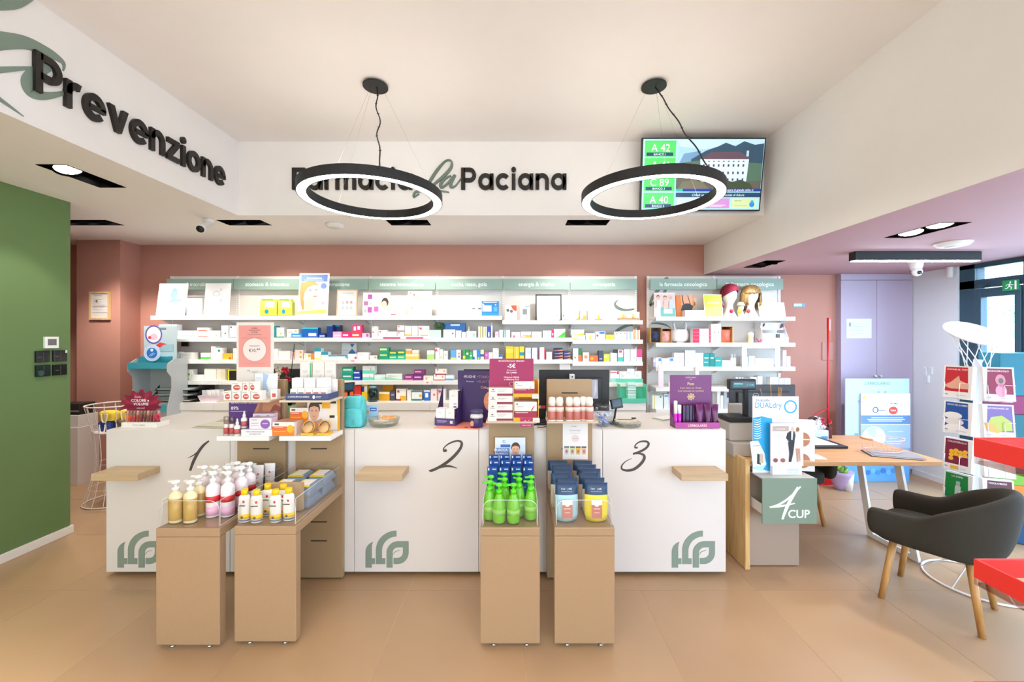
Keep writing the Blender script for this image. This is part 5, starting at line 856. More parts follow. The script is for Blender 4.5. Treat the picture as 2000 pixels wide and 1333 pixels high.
def bust(cx, label, kind):
    d = D7+.05; x = X_(cx, d); r = empty('wig_head', (x, d, zt), label, 'mannequin head', 'white wig heads'); MW = mat('#f4f1ee', .45)
    MB().lathe([(.085, 0), (.08, .02), (.05, .07), (.04, .12), (.045, .15), (.06, .18), (.082, .22), (.088, .27), (.075, .32), (.04, .35), (0, .358)], (x, d, zt), MW, 24, sx=.92, sy=1.05).build('head', r)
    MB().prism([(-.009, 0), (.009, 0), (0, .05)], Fr((x, d-.085, zt+.215), (1, 0, 0), (0, 0, 1), 1, 1), .012, MW).build('nose', r)
    if kind == 'cap':
        CM = mat('#7c1030', .8, noise=.08, scale=120, bump=.2)
        mb = MB(); n = 28; prof = [(.093, 0), (.099, .03), (.095, .075), (.07, .115), (.035, .135), (0, .14)]; vs_ = []; fs = []
        for i, (q, z) in enumerate(prof):
            for j in range(n):
                a = 2*math.pi*j/n; lift = .06*(1-z/.14)*(-math.sin(a)*.7+math.cos(a)*.55); vs_.append((x+q*math.cos(a), d+q*1.08*math.sin(a), zt+.25+z+lift))
        for i in range(len(prof)-1):
            for j in range(n): j2 = (j+1) % n; fs.append((i*n+j, i*n+j2, (i+1)*n+j2, (i+1)*n+j))
        mb.add(vs_, fs, CM, True); mb.build('turban', r)
        MB().tube(catmull([(x-.085, d+.03, zt+.26), (x-.10, d+.03, zt+.20), (x-.085, d+.01, zt+.15), (x-.06, d-.01, zt+.11)]), [.03]*4+[.03-.0012*i for i in range(21)], CM, 10).build('turban_tail', r)
    else:
        HM_ = wood('#5a4028', '#b8965c', .5, axis=2, scale=3)
        mb = MB(); n = 40; vs_ = []; fs = []; prof = [(.0, .376), (.05, .37), (.088, .34), (.106, .29), (.112, .22), (.108, .15), (.09, .08)]
        for i, (q, z) in enumerate(prof):
            for j in range(n):
                a = 2*math.pi*j/n; front = max(0, -math.sin(a)-.25)/.75; zz = z
                if front > 0 and z < .27: zz = .27+.01*math.cos(j*2.7)
                vs_.append((x+(q+.004*math.cos(j*5))*math.cos(a), d+(q*1.0+.004*math.cos(j*5))*math.sin(a), zt+zz))
        for i in range(len(prof)-1):
            for j in range(n): j2 = (j+1) % n; fs.append((i*n+j, (i+1)*n+j, (i+1)*n+j2, i*n+j2))
        mb.add(vs_, fs, HM_, True); mb.build('wig', r)
        rr = random.Random(3)
        for s_ in (-1, 1):
            mb = MB()
            for k in range(12):
                a = math.radians(30-75*k/11); bx = x+s_*.1*math.cos(a); by = d+.1*math.sin(a); L = .20-.07*abs(k-6)/6
                mb.tube([(bx, by, zt+.28), (bx+s_*.006, by, zt+.28-L*.6), (bx-s_*.012+rr.uniform(-.01, .01), by, zt+.28-L)], [.012, .011, .002], HM_, 5)
            mb.build('hair_lock', r)
bust(1424, 'white mannequin head wearing a burgundy turban', 'cap'); bust(1466, 'white mannequin head wearing a brown bobbed wig', 'wig')
def flower(cx, cy, d, label, c1, c2, z0):
    p = P(cx, cy, d); mb = MB()
    for ring_, (n_, rr, t) in enumerate(((8, .03, .004), (6, .02, .012), (4, .011, .02))):
        for i in range(n_):
            a = 2*math.pi*i/n_+ring_*.4; e = Vector((math.cos(a), 0, math.sin(a))); f = Vector((-math.sin(a), 0, math.cos(a)))
            mb.add([p+Vector((0, -t, 0)), p+e*rr*.6+f*rr*.35+Vector((0, -t-.006, 0)), p+e*rr+Vector((0, -t-.002, 0)), p+e*rr*.6-f*rr*.35+Vector((0, -t-.006, 0))], [(0, 3, 2, 1)], c1 if ring_ % 2 == 0 else c2, True)
    o = mb.build('fabric_flower', loc=(p.x, d, p.z), solid=.002); tag(o, label, 'flower'); MB().tube([(p.x, d+.004, p.z), (p.x+.01, d+.01, z0)], .003, mat('#8a7a6a'), 5).build('stem', o)
flower(1428, 608, D7-.05, 'pink fabric flower before the turban head', mat('#e2527a', .7), mat('#c03058', .7), zt); flower(1461, 608, D7-.05, 'coral pink fabric flower before the wig head', mat('#ea6a70', .7), mat('#c83a50', .7), zt)
x = X_(1447, D7); r = empty('figurine', (x, D7, zt), 'small pale figurine with a grey-green hat between the two heads', 'figurine'); MB().lathe([(.03, 0), (.032, .04), (.018, .07), (.03, .10), (.028, .13), (.01, .145)], (x, D7, zt), mat('#e9e2c8', .6), 16).build('body', r); MB().lathe([(.045, .125), (.042, .14), (.03, .165), (.0, .175)], (x, D7, zt), mat('#a7a88e', .8), 16).build('hat', r)
MB().lathe([(.018, .0), (.026, .02), (.018, .05), (0, .06)], (x-.03, D7-.03, zt+.04), mat('#c9d848', .6), 12).build('ribbon', r)
card('desk_calendar', 'wide white planner card with lime marks at the end of the oncology top shelf', 'card', 1484, 1535, 590, 619, D7-.02, '#f6f2ec', [('e', .12, .84, .08, .06, '#b4d440'), ('r', .02, .83, .3, .85, '#8a9a50')]+[('e', .45+.12*(i % 5), .25+.17*(i//5), .018, .03, ['#d0dc80', '#e8c8a0', '#c8d8a8'][i % 3]) for i in range(20)], .2, zb=zt)
# second row: open kraft boxes with textiles, bra on stand, display
KR = mat('#c49a5c', .7); NAVY = mat('#2c3350', .8, noise=.6, scale=55)
def openbox(xa_, xb_, yt, label, cloth, inner, cat='box'):
    d = D7; xa, xb = X_(xa_, d), X_(xb_, d); h = (670-yt)*d/F; r = empty('kraft_box', ((xa+xb)/2, d, zs2), label, cat); t = .004
    mb = MB(); mb.box(xa, xa+t, d, d+.14, zs2, zs2+h, KR); mb.box(xb-t, xb, d, d+.14, zs2, zs2+h, KR); mb.box(xa+t, xb-t, d, d+.14, zs2, zs2+t, KR); mb.box(xa+t, xb-t, d+.136, d+.14, zs2+t, zs2+h, inner); mb.box(xa+t, xb-t, d, d+.136, zs2+h-t, zs2+h, KR); mb.build('carton', r)
    mb = MB(); rr = random.Random(int(xa_)); n = 6; vs_ = []; fs = []
    w0, w1 = xa+t+.002, xb-t-.002
    for i in range(n+1):
        for j in range(n+1):
            u_, v_ = i/n, j/n; bul = math.sin(math.pi*u_)*math.sin(math.pi*v_); vs_.append((w0+(w1-w0)*u_, d+.035-.03*bul+.006*rr.random(), zs2+t+.001+(h*.78)*v_))
    for i in range(n):
        for j in range(n): fs.append((i*(n+1)+j, (i+1)*(n+1)+j, (i+1)*(n+1)+j+1, i*(n+1)+j+1))
    mb.add(vs_, fs, cloth, True); mb.build('folded_textile', r); return r
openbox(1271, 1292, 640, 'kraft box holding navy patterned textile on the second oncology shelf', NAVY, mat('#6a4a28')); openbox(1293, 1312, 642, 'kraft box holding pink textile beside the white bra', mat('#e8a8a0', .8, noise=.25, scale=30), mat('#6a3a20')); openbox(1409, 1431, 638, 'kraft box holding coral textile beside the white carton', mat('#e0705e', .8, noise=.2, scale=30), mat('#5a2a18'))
d = D7; r = empty('sports_bra', (X_(1332, d), d, zs2), 'white bra on a bust form on the second oncology shelf', 'bra'); BM = mat('#efe9ec', .7); x = X_(1332, d)
mb = MB(); n = 24; vs_ = []; fs = []; prof = [(.085, 0), (.105, .03), (.115, .075), (.105, .12), (.095, .145)]
for q, z in prof:
    for j in range(n+1):
        a = math.pi+math.pi*j/n; b = 1+.10*math.exp(-((j-7)/3.2)**2)+.10*math.exp(-((j-17)/3.2)**2); vs_.append((x+q*math.cos(a), d+.10+q*.75*b*math.sin(a), zs2+.012+z))
for i in range(len(prof)-1):
    for j in range(n): fs.append((i*(n+1)+j, i*(n+1)+j+1, (i+1)*(n+1)+j+1, (i+1)*(n+1)+j))
mb.add(vs_, fs, BM, True); mb.build('cup_band', r, solid=.004)
for s_ in (-1, 1): MB().tube(catmull([(x+s_*.06, d+.045, zs2+.15), (x+s_*.07, d+.06, zs2+.20), (x+s_*.065, d+.09, zs2+.23), (x+s_*.05, d+.12, zs2+.18)]), .009, BM, 8).build('strap', r)
MB().box(x-.04, x+.04, d+.05, d+.15, zs2, zs2+.012, WHT).tube([(x, d+.1, zs2+.01), (x, d+.1, zs2+.16)], .008, WHT, 8).build('stand', r)
x = X_(1468, d); o = MB().lathe([(.028, 0), (.032, .02), (.026, .05), (.034, .085), (.036, .10), (.014, .115)], (x, d+.02, zs2), mat('#e6c99a', .6), 18, sy=.7).build('torso_figurine', loc=(x, d, zs2)); tag(o, 'small beige torso model on the second oncology shelf', 'figurine')
MB().lathe([(.029, .085), (.037, .10), (.02, .118), (0, .122)], (x, d+.02, zs2), mat('#f2ece4', .6), 16, sy=.72).build('white_top', o)
x = X_(1486, d); o = MB().box(x-.035, x+.035, d+.01, d+.05, zs2, zs2+.004, mat('#d8a0c8')).build('ribbon_clip', loc=(x, d, zs2)); tag(o, 'pink ribbon pin beside the beige torso model', 'ribbon')
for s_ in (-1, 1): MB().tube(catmull([(x, d+.03, zs2+.006), (x+s_*.02, d+.03, zs2+.03), (x+s_*.035, d+.03, zs2+.05)]), [.007]*17, mat('#c8488a' if s_ > 0 else '#a0406a', .5), 6).build('loop', o)
r = empty('cosmetic_display', (X_(1512, d), d, zs2), 'white stepped cosmetics display with a printed header at the oncology shelf end', 'display box'); PW = mat('#e9e9f0', .5); xa, xb = X_(1490, d), X_(1538, d)
for xx in (xa, xb-.004): MB().prism([(d-.02, zs2), (d+.16, zs2), (d+.16, zs2+.23), (d+.08, zs2+.23), (d-.02, zs2+.06)], Fr((xx, 0, 0), (0, 1, 0), (0, 0, 1), 1, 1), .004, PW).build('side_panel', r)
mb = MB(); mb.box(xa+.004, xb-.004, d-.02, d+.05, zs2, zs2+.055, PW); mb.box(xa+.004, xb-.004, d+.05, d+.155, zs2, zs2+.11, PW); mb.build('step', r)
hb = MB().box(xa+.01, xb-.008, d+.06, d+.064, zs2+.15, zs2+.232, mat('#eceef4')); hb.pr(fr_front(xa+.01, xb-.008, d+.06, zs2+.15, zs2+.232), [('e', .08, .5, .09, .42, '#e4bfae'), ('p', [(.1, .9), (.2, .95), (.16, .5), (.08, .4)], '#3a2a3c'), ('e', .88, .55, .11, .4, '#e0b8a8'), ('p', [(.8, .15), (.9, .9), (1, .95), (1, .4)], '#40303c')]+bars('#b8b8c8', .75, 4, .3, .7, .17, .04)); hb.build('header', r)
MB().box(xa+.16, xa+.19, d-.01, d+.02, zs2+.055, zs2+.10, mat('#4a4c50')).build('tester', r)
# third row extras: bottles, pink frame, fourth row stands
for px_ in (1431.5, 1437): o = MB().lathe([(.017, 0), (.017, .09), (.008, .105), (.008, .14)], (X_(px_, d), d+.03, zs3), WHT, 14).build('medicine_bottle', loc=(X_(px_, d), d, zs3)); tag(o, 'white slim bottle beside the low white box, %s of the pair, third oncology shelf' % ('first' if px_ < 1434 else 'second'), 'bottle'); MB().lathe([(.01, .1), (.01, .145)], (X_(px_, d), d+.03, zs3), mat('#e6e4e2'), 12).build('cap', o)
r = empty('shelf_surround', (X_(1486, DS-.05), DS, zs3), 'blush pink cardboard display frame around the third oncology shelf', 'display frame'); d = DS-.012; PK = mat('#efd9da', .5); xa, xb = X_(1449, d), X_(1524, d); z0, z1 = Z_(719, d), Z_(672, d); w_ = .055
for q in ((xa, xa+w_, z0, z1), (xb-w_, xb, z0, z1)): MB().box(q[0], q[1], d, d+.004, q[2], q[3], PK).build('side_panel', r)
MB().box(xa+w_, xb-w_, d, d+.004, z1-.05, z1, mat('#f4f0f0')).build('top_panel', r); MB().box(xa, xb, d, d+.004, z0-.02, z0+.0-.0002, mat('#f4f0f0')).build('front_lip', r)
for a, b, s_ in ((1285, 1297, 'nearer the shelf end'), (1357, 1366, 'above the fig display')):
    card('pink_wobbler', 'narrow pale pink card strip hanging over the fourth oncology shelf, '+s_, 'card', a, b, 713, 757, DS-.01, '#edc9cb', [('e', .5, .6, .2, .05, '#f6e4e4'), ('e', .5, .45, .2, .05, '#f6e4e4')], zb=zs4, strut=False, yaw=.35)
o = MB().lathe([(.022, 0), (.022, .05), (.012, .06), (.012, .085)], (X_(1309, D7), D7, zs4), WHT, 14).build('medicine_bottle', loc=(X_(1309, D7), D7, zs4)); tag(o, 'small white jar behind the pink strip, fourth oncology shelf', 'jar'); MB().lathe([(.015, .065), (.015, .09)], (X_(1309, D7), D7, zs4), mat('#e6e4e2'), 12).build('cap', o)
# ------------------------------------------------------------------ bottles and pouches on the benches
ZT = ZB+.0052
def at(o, x, y, z, label, rz=0, first=[None]): pass
def place(proto, spots, labels, grp):
    """first spot uses the model itself, the others are copies with their parts"""
    for i, (x, y, z, rz) in enumerate(spots):
        if i == 0:
            proto['label'] = labels[0]; proto['group'] = grp; LABELS.setdefault(labels[0], []).append(proto.name); src = Vector(proto.location); o = proto
        else: o = dup(proto, 0, 0, 0, labels[i], grp)
        OBJS.append((o, Vector((x, y, z)), rz))
    for o, l, rz in OBJS: o.location = l; o.rotation_euler.z = rz
    OBJS.clear()
OBJS = []
def pump_bottle(nm, body, cap, mats, h, r, lab, sx=1, sy=1):
    """body lathe plus pump; label strips are printed rings"""
    e = empty(nm, (0, 0, 0), 'x', lab)
    MB().lathe([(r*.94, 0), (r, .006), (r, h*.62), (r*.9, h*.68), (r*.42, h*.74), (r*.4, h*.77)], (0, 0, 0), body, 20, sx, sy, mats=mats).build('bottle_body', e)
    c = MB(); c.lathe([(r*.46, h*.765), (r*.46, h*.84), (r*.2, h*.845), (r*.2, h*.93)], (0, 0, 0), cap, 14)
    c.build('pump_collar', e)
    c = MB(); c.lathe([(r*.5, h*.93), (r*.55, h*.95), (r*.5, h*.985), (r*.2, h)], (0, 0, 0), cap, 14); c.box(0, r*1.25, -r*.2, r*.2, h*.945, h*.98, cap); c.build('pump_nozzle', e)
    LABELS.pop('x', None); return e
xa0, xb0 = TX[0]; x1a, x1b = TX[1]; x2a, x2b = TX[2]; x3a, x3b = TX[3]
SOAP = mat('#ecdcb0', .12); e = pump_bottle('soap_dispenser', SOAP, mat('#f0ece4', .4), None, .225, .037, 'soap bottle', 1, .8)
mb = MB(); mb.pr(fr_front(-.012, .012, -.0302, .02, .06), [('r', 0, 0, 1, 1, '#f4efe0')]); mb.build('label', e)
MB().lathe([(.0375, .015), (.0375, .13)], (0, 0, 0), clear('#f4e6c0', .12, 'clear_shell', .97), 20, 1, .8).build('clear_sleeve', e)
place(e, [(-1.862, 2.262, ZT, 2.9), (-1.782, 2.262, ZT, 2.8), (-1.80, 2.345, ZT, 3.0)], ['amber soap pump bottle at the outer front corner of its tray', 'amber soap pump bottle in front, beside the pink lotion bottles', 'amber soap pump bottle standing behind the other two'], 'amber soap bottles')
PKB = [mat('#f0dfe6', .4)]*2+[mat('#efe4e8', .4)]*3
e = pump_bottle('lotion_bottle', mat('#f1e6ea', .4), mat('#f2efee', .4), None, .25, .034, 'lotion bottle')
MB().lathe([(.0344, .085), (.0344, .118)], (0, 0, 0), mat('#d83238', .4), 20).build('red_band', e); MB().lathe([(.0343, .01), (.0343, .06)], (0, 0, 0), mat('#ecb6d4', .4), 20).build('pink_base', e)
place(e, [(-1.712, 2.335, ZT, 2.6), (-1.632, 2.34, ZT, 2.9), (-1.695, 2.43, ZT, 2.7), (-1.615, 2.43, ZT, 3.0), (-1.775, 2.44, ZT, 2.8), (-1.70, 2.52, ZT, 2.9), (-1.62, 2.51, ZT, 3.1), (-1.84, 2.44, ZT, 3)], ['white lotion bottle with red band nearest the amber soap', 'white lotion bottle with red band nearest the yellow-cap bottles', 'white lotion bottle of the second row, middle one', 'white lotion bottle of the second row, beside the wipes bench', 'white lotion bottle of the second row, behind the amber soap', 'white lotion bottle in the rear row, inner one', 'white lotion bottle in the rear row, beside the tray wall', 'white lotion bottle of the second row at the outer tray wall'], 'pink and white lotion bottles')
def tube_pack(nm, col, acc):
    e = empty(nm, (0, 0, 0), 'x', 'cream tube'); LABELS.pop('x', None); n = 10; vs_ = []; fs = []
    for i, (rx, ry, z) in enumerate(((.022, .02, 0), (.026, .02, .02), (.03, .014, .09), (.034, .003, .17), (.034, .0025, .185))):
        for j in range(n): a = 2*math.pi*j/n; vs_.append((rx*math.cos(a), ry*math.sin(a), z))
    for i in range(4):
        for j in range(n): fs.append((i*n+j, i*n+(j+1) % n, (i+1)*n+(j+1) % n, (i+1)*n+j))
    fs += [tuple(range(n-1, -1, -1)), tuple(range(4*n, 5*n))]; m = MB().add(vs_, fs, mat(col, .4), True); m.pr(Fr((-.015, -.0205, .06), (1, 0, 0), (0, .06, 1), .03, .09), [('e', .65, .8, .2, .07, acc), ('r', .1, .5, .8, .54, '#8a8a8a'), ('r', .1, .1, .9, .25, '#e8b48a')]); m.build('tube_body', e)
    return e
e = tube_pack('cream_tube', '#f3eeec', '#d8303a')
place(e, [(-1.88+.055*i, 2.60+.03*(i % 2), ZT, .2*(i % 3-1)) for i in range(4)]+[(-1.66+.05*i, 2.66+.04*(i % 2), ZT+.0, .15) for i in range(2)]+[(-1.87+.07*i, 2.70, ZT, 0) for i in range(3)], ['white cream tube on the lotion bench, %s' % s for s in ('outermost of the front row', 'second of the front row', 'third of the front row', 'fourth of the front row', 'inner one by the tray wall', 'innermost one by the tower', 'outermost of the rear row', 'middle of the rear row', 'last of the rear row')], 'white cream tubes')
# yellow-cap bottles
e = empty('cleanser_bottle', (0, 0, 0), 'x', 'cleanser bottle'); LABELS.pop('x', None)
MB().lathe([(.027, 0), (.030, .005), (.030, .125), (.026, .14), (.016, .147)], (0, 0, 0), mat('#ece9e2', .35), 18, sy=.75).build('bottle_body', e); MB().lathe([(.018, .147), (.018, .176)], (0, 0, 0), mat('#f2c400', .4), 16, sy=.8).build('cap', e)
MB().lathe([(.0303, .02), (.0303, .045)], (0, 0, 0), mat('#f0c60a', .4), 18, sy=.76).build('yellow_band', e); MB().lathe([(.0302, .008), (.0302, .017)], (0, 0, 0), mat('#5d6f86', .4), 18, sy=.76).build('grey_band', e)
mb = MB(); mb.pr(Fr((-.022, -.0231, .05), (1, 0, 0), (0, 0, 1), .044, .08), [('e', .7, .8, .15, .09, '#d8302a'), ('r', .05, .5, .9, .58, '#4a4a58'), ('e', .5, -.25, .16, .09, '#4a5260')]); mb.build('label', e)
place(e, [(-1.488, 2.265, ZT, 0), (-1.418, 2.258, ZT, .1), (-1.318, 2.262, ZT, -.05), (-1.258, 2.285, ZT, .0), (-1.41, 2.345, ZT, 0), (-1.318, 2.34, ZT, 0)], ['yellow-cap white bottle at the outer front corner of the wipes tray', 'yellow-cap white bottle, second along the front of the wipes tray', 'yellow-cap white bottle, third along the front of the wipes tray', 'yellow-cap white bottle beside the folded cloth packs', 'yellow-cap white bottle of the second row, outer one', 'yellow-cap white bottle of the second row, inner one'], 'yellow-cap cleanser bottles')
for i in range(2): carton('refill_sachet', 'white and blue refill sachet behind the yellow-cap bottles, '+('outer one' if i == 0 else 'inner one'), 'sachet', 492+55*i, 520+50*i, 978, 1020, 2.37+.015*i, '#efe9e0', [('r', .1, .0, .3, 1, '#8fa4bc')], .012, zb=ZT, yaw=.15)
carton('kraft_tray', 'plain taupe cardboard box holding wipes on the second bench', 'box', 519, 589, 955, 1008, 2.40, '#b99c78', [], .03, zb=ZT)
def wipes(x, y, z, label):
    e = empty('wipes_pack', (x, y, z), label, 'wipes pack', 'grey and yellow wipes packs'); L, W, T_ = .178, .115, .055; n = 8; vs_ = []; fs = []
    for i in range(n+1):
        u_ = i/n; t = T_*(.25+.75*min(1, math.sin(math.pi*u_)*2.0))
        for (a, b) in ((-.5, 0), (.5, 0), (.5, .6), (.4, 1), (-.4, 1), (-.5, .6)): vs_.append((x+a*W, y+u_*L, z+b*t))
    for i in range(n):
        for j in range(6): fs.append((i*6+j, i*6+(j+1) % 6, (i+1)*6+(j+1) % 6, (i+1)*6+j))
    fs += [(5, 4, 3, 2, 1, 0), tuple(n*6+j for j in range(6))]; m = MB().add(vs_, fs, mat('#7d8fa6', .4), False); m.build('pack_body', e)
    m = MB(); m.box(x-W*.38, x+W*.30, y+L*.22, y+L*.80, z+T_*.99, z+T_*1.02, mat('#f1eee6', .4)); m.box(x-W*.38, x-W*.28, y+L*.2, y+L*.82, z+T_*1.0, z+T_*1.025, mat('#efc81e', .4)); m.build('label', e)
    m = MB(); m.box(x-W*.39, x+W*.39, y+L*.10, y+L*.215, z+T_*.90, z+T_*1.0, mat('#efd23a', .4)); m.build('yellow_band', e)
for i, (x, lab) in enumerate(((-1.42, 'outer'), (-1.285, 'inner'))):
    for k, y in enumerate((2.437, 2.622)):
        for j in range(2): wipes(x+.006*j, y, ZT+.066*j, 'grey wipes pack with yellow band, %s %s pile, %s one' % (lab, 'rear' if k else 'front', 'upper' if j else 'lower'))
# lime bottles
LIME = mat('#6fc22a', .25); LIMED = mat('#58d61e', .3); e = empty('lime_bottle', (0, 0, 0), 'x', 'pump bottle'); LABELS.pop('x', None)
MB().lathe([(.028, 0), (.034, .008), (.036, .05), (.034, .09), (.027, .125), (.016, .15), (.015, .156)], (0, 0, 0), LIME, 20).build('bottle_body', e)
MB().lathe([(.016, .156), (.016, .176), (.007, .177), (.007, .196)], (0, 0, 0), LIMED, 14).build('pump_collar', e); mb = MB().lathe([(.016, .196), (.019, .200), (.016, .208), (.005, .212)], (0, 0, 0), LIMED, 14); mb.box(0, .04, -.006, .006, .199, .207, LIMED); mb.build('pump_nozzle', e)
MB().lathe([(.0363, .045), (.0358, .075)], (0, 0, 0), mat('#8fd05a', .35), 20).build('label', e)
place(e, [(-.098, 2.258, ZT, 2.6), (-.02, 2.256, ZT, 3.3), (.075, 2.30, ZT, 2.9), (-.153, 2.30, ZT, 3.6), (-.07, 2.345, ZT, 3), (.012, 2.345, ZT, 2.5), (-.15, 2.385, ZT, 3.2), (.082, 2.385, ZT, 3.5), (-.075, 2.43, ZT, 2.8), (.01, 2.43, ZT, 3.1)],
      ['lime green pump bottle, %s' % s for s in ('front row, outer of the foremost two', 'front row, inner of the foremost two', 'beside the tray wall next to the pouch bench', 'beside the tray wall next to counter two', 'second row, behind the foremost outer one', 'second row, behind the foremost inner one', 'third row at the counter two side', 'third row at the pouch bench side', 'rearmost row before the toothbrushes, first one', 'rearmost row before the toothbrushes, second one')], 'lime pump bottles')
# toothbrush blister packs and their header
NB = ['first', 'second', 'third', 'fourth']
for j, (yy, zz) in enumerate(((2.56, 0), (2.63, .02), (2.70, .035))):
    for i in range(4):
        x = -.153+.073*i+(.008 if j % 2 else 0); e = MB().box(x-.031, x+.031, yy, yy+.004, ZT+.02+zz, ZT+.205+zz, mat('#1c4a9a', .35)); fr = fr_front(x-.031, x+.031, yy, ZT+.02+zz, ZT+.205+zz)
        e.pr(fr, [('r', 0, 0, 1, .55, '#1e6aa8'), ('r', .5, .9, .9, .94, '#c8d8f0'), ('r', .08, .88, .2, .96, '#e8f0fa'), ('e', .62, .42, .14, .1, ['#e05a70', '#e8e8f0', '#d85a78', '#b8d4f4'][(i+j) % 4]), ('s', [(.6, .3, .03), (.6, .02, .03)], '#8ab8e0'), ('t', '010', .16, .3, .05, '#dfeaf8', .02)])
        o = e.build('toothbrush_pack', loc=(x, yy, ZT)); tag(o, 'blue toothbrush pack, %s in the %s row' % (NB[i], ['front', 'middle', 'rear'][j]), 'toothbrush', 'blue toothbrush packs'); MB().box(x-.03, x+.03, yy, yy+.03, ZT, ZT+.02+zz, ACR).build('holder_foot', o)
card('toothbrush_header', 'white header card with a laughing woman above the toothbrushes', 'card', 967, 1026, 850, 905, 2.79, '#dfe6ef', [('p', [(0, .0), (1, 0), (1, .75), (0, .75)], '#d4dfec'), ('t', 'C:', .30, .82, .1, '#1f4f9a', .02), ('r', .18, .66, .5, .76, '#3a6ab0'), ('r', .02, .36, .48, .64, '#6f8fc0'), ('t', 'PLACCA', .2, .52, .09, '#f4f8ff', .03), ('t', 'BATTERICA', .22, .40, .06, '#f4f8ff', .03)]+face(.68, .58, .14, '#e6b294', '#5a3a2c', 1.35)+[('p', [(.52, .1), (.62, .35), (.8, .3), (.95, .05), (.95, 0), (.5, 0)], '#e4b096')], zb=ZT+.14, strut=True)
# refill pouches
def pouch(col, label_c='#c47a68'):
    e = empty('refill_pouch', (0, 0, 0), 'x', 'pouch'); LABELS.pop('x', None); W, h = .128, .205; cols = 7; rows = [(0, .86, .028), (.03, .98, .03), (.09, 1, .026), (.14, .98, .016), (.165, .96, .006), (.205, .97, .002)]; vs_ = []; fs = []
    for z, ww, t in rows:
        for j in range(cols): u_ = j/(cols-1)-.5; vs_.append((u_*W*ww, -t*math.cos(math.pi*u_), z))
        for j in range(cols): u_ = .5-j/(cols-1); vs_.append((u_*W*ww, t*.6*math.cos(math.pi*u_)+.001, z))
    n = 2*cols
    for i in range(len(rows)-1):
        for j in range(n): fs.append((i*n+j, i*n+(j+1) % n, (i+1)*n+(j+1) % n, (i+1)*n+j))
    fs += [tuple(range(n-1, -1, -1)), tuple((len(rows)-1)*n+j for j in range(n))]; m = MB(); dk = mat('#1f3f63', .35); base = mat(col, .35); m.add(vs_, fs, base, True)
    k = m.mi(dk)
    for q in range(len(m.f)):
        if q//n >= 3 and q < n*(len(rows)-1): m.m[q] = k
    m.m[-1] = k; m.build('pouch_body', e)
    m = MB(); m.pr(Fr((-.035, -.0335, .02), (1, 0, 0), (0, .06, 1), .07, .10), [('r', .1, 0, .9, .72, label_c), ('r', .1, .72, .9, 1, '#f0e8e2'), ('e', .5, .78, .2, .15, '#f4efea'), ('r', .25, .5, .75, .54, '#f0d8d0'), ('r', .3, .3, .7, .33, '#f0d8d0')]); m.pr(Fr((-.05, -.013, .145), (1, 0, 0), (0, .3, 1), .1, .05), [('t', '110 · 70%', .5, .45, .22, '#dfe6ee', .02, .8), ('r', .2, .25, .8, .3, '#9ab0c4')]); m.build('label', e)
    return e
pb = pouch('#a9d3de'); py_ = pouch('#f0d840'); pw_ = pouch('#d8c8b8')
XP = (.272, .435); YP = [2.285, 2.365, 2.445, 2.525, 2.605, 2.69]
place(pb, [(XP[0], 2.285, ZT, .05)], ['pale blue refill pouch with dark blue top, foremost on the fourth bench'], 'refill pouches')
place(py_, [(XP[1], 2.285, ZT, -.05)], ['yellow refill pouch with dark blue top, foremost on the fourth bench'], 'refill pouches')
sp = [(XP[i]+.012*math.sin(j*2.1+i), YP[j], ZT, .06*math.cos(j*3+i)) for j in range(1, 6) for i in range(2)]
place(pw_, sp, ['dark-topped refill pouch behind the %s one, %s row back' % ('pale blue' if i == 0 else 'yellow', ['second', 'third', 'fourth', 'fifth', 'rearmost'][j-1]) for j in range(1, 6) for i in range(2)], 'refill pouches')
card('product_notice', 'white notice with four pouch pictures on the tower above the pouches', 'notice', 1099, 1148, 827, 898, DT-.004, '#efe9e6', [('t', 'Lovanda', .45, .9, .03, '#4a4a4a'), ('t', 'RICARICABILE', .5, .78, .035, '#8a8480', 0, .7), ('t', 'ECO-PRODOTTO', .5, .71, .025, '#a8a29c', 0, .6), ('e', .5, .58, .16, .1, '#e6cfcb'), ('t', '€10,90', .5, .565, .03, '#a86a6a', .01)]+[q for i, c in enumerate(('#cfc8c0', '#c4cc8a', '#e4b83a', '#e0b49a')) for q in (('p', [(.06+.23*i, .36), (.25+.23*i, .36), (.22+.23*i, .14), (.09+.23*i, .14)], c), ('r', .06+.23*i, .33, .25+.23*i, .36, '#3a3f48'), ('r', .12+.23*i, .19, .19+.23*i, .26, '#b06a5a'))], strut=False, t=.0035)
# ------------------------------------------------------------------ tower shelves
ZUs, ZLs = ZU+.0004, ZLO+.0304; d = 2.645
JR = [('e', .5, .4, .34, .3, '#c8504c'), ('r', .3, .35, .8, .5, '#e8b8b0'), ('r', .1, .8, .6, .86, '#b0aaa6')]
for i, (a, b, s_) in enumerate(((437, 452, 'outermost'), (453.5, 470, 'second'), (471.5, 489, 'third'), (490.5, 511, 'innermost'))): carton('cream_box', 'white cream box with a red jar picture, %s of the lower four' % s_, 'box', a, b, 764.5, 782, d, '#ece8e3', JR, .05, zb=ZUs, grp='red and white cream boxes')
zz = ZUs+17.5*d/F+.0008
for i, (a, b, s_) in enumerate(((452, 473, 'outer'), (474, 485.5, 'middle'), (487, 499, 'inner'))): carton('cream_box', 'white cream box with a red jar picture, %s of the upper three' % s_, 'box', a, b, 747, 764.5, d, '#ece8e3', JR, .05, zb=zz, grp='red and white cream boxes')
card('product_board', 'white board with a blue water drop beside the cream boxes', 'card', 497, 541, 735, 782, 2.76, '#e9ebee', [('p', [(.35, 1), (.6, .95), (.5, .6), (.62, .3), (.45, .1), (.3, .1), (.36, .35)], '#a9c6e6'), ('e', .42, .12, .14, .1, '#8fb4dc'), ('r', .05, .8, .3, .82, '#b8bcc4')], .05, zb=ZUs)
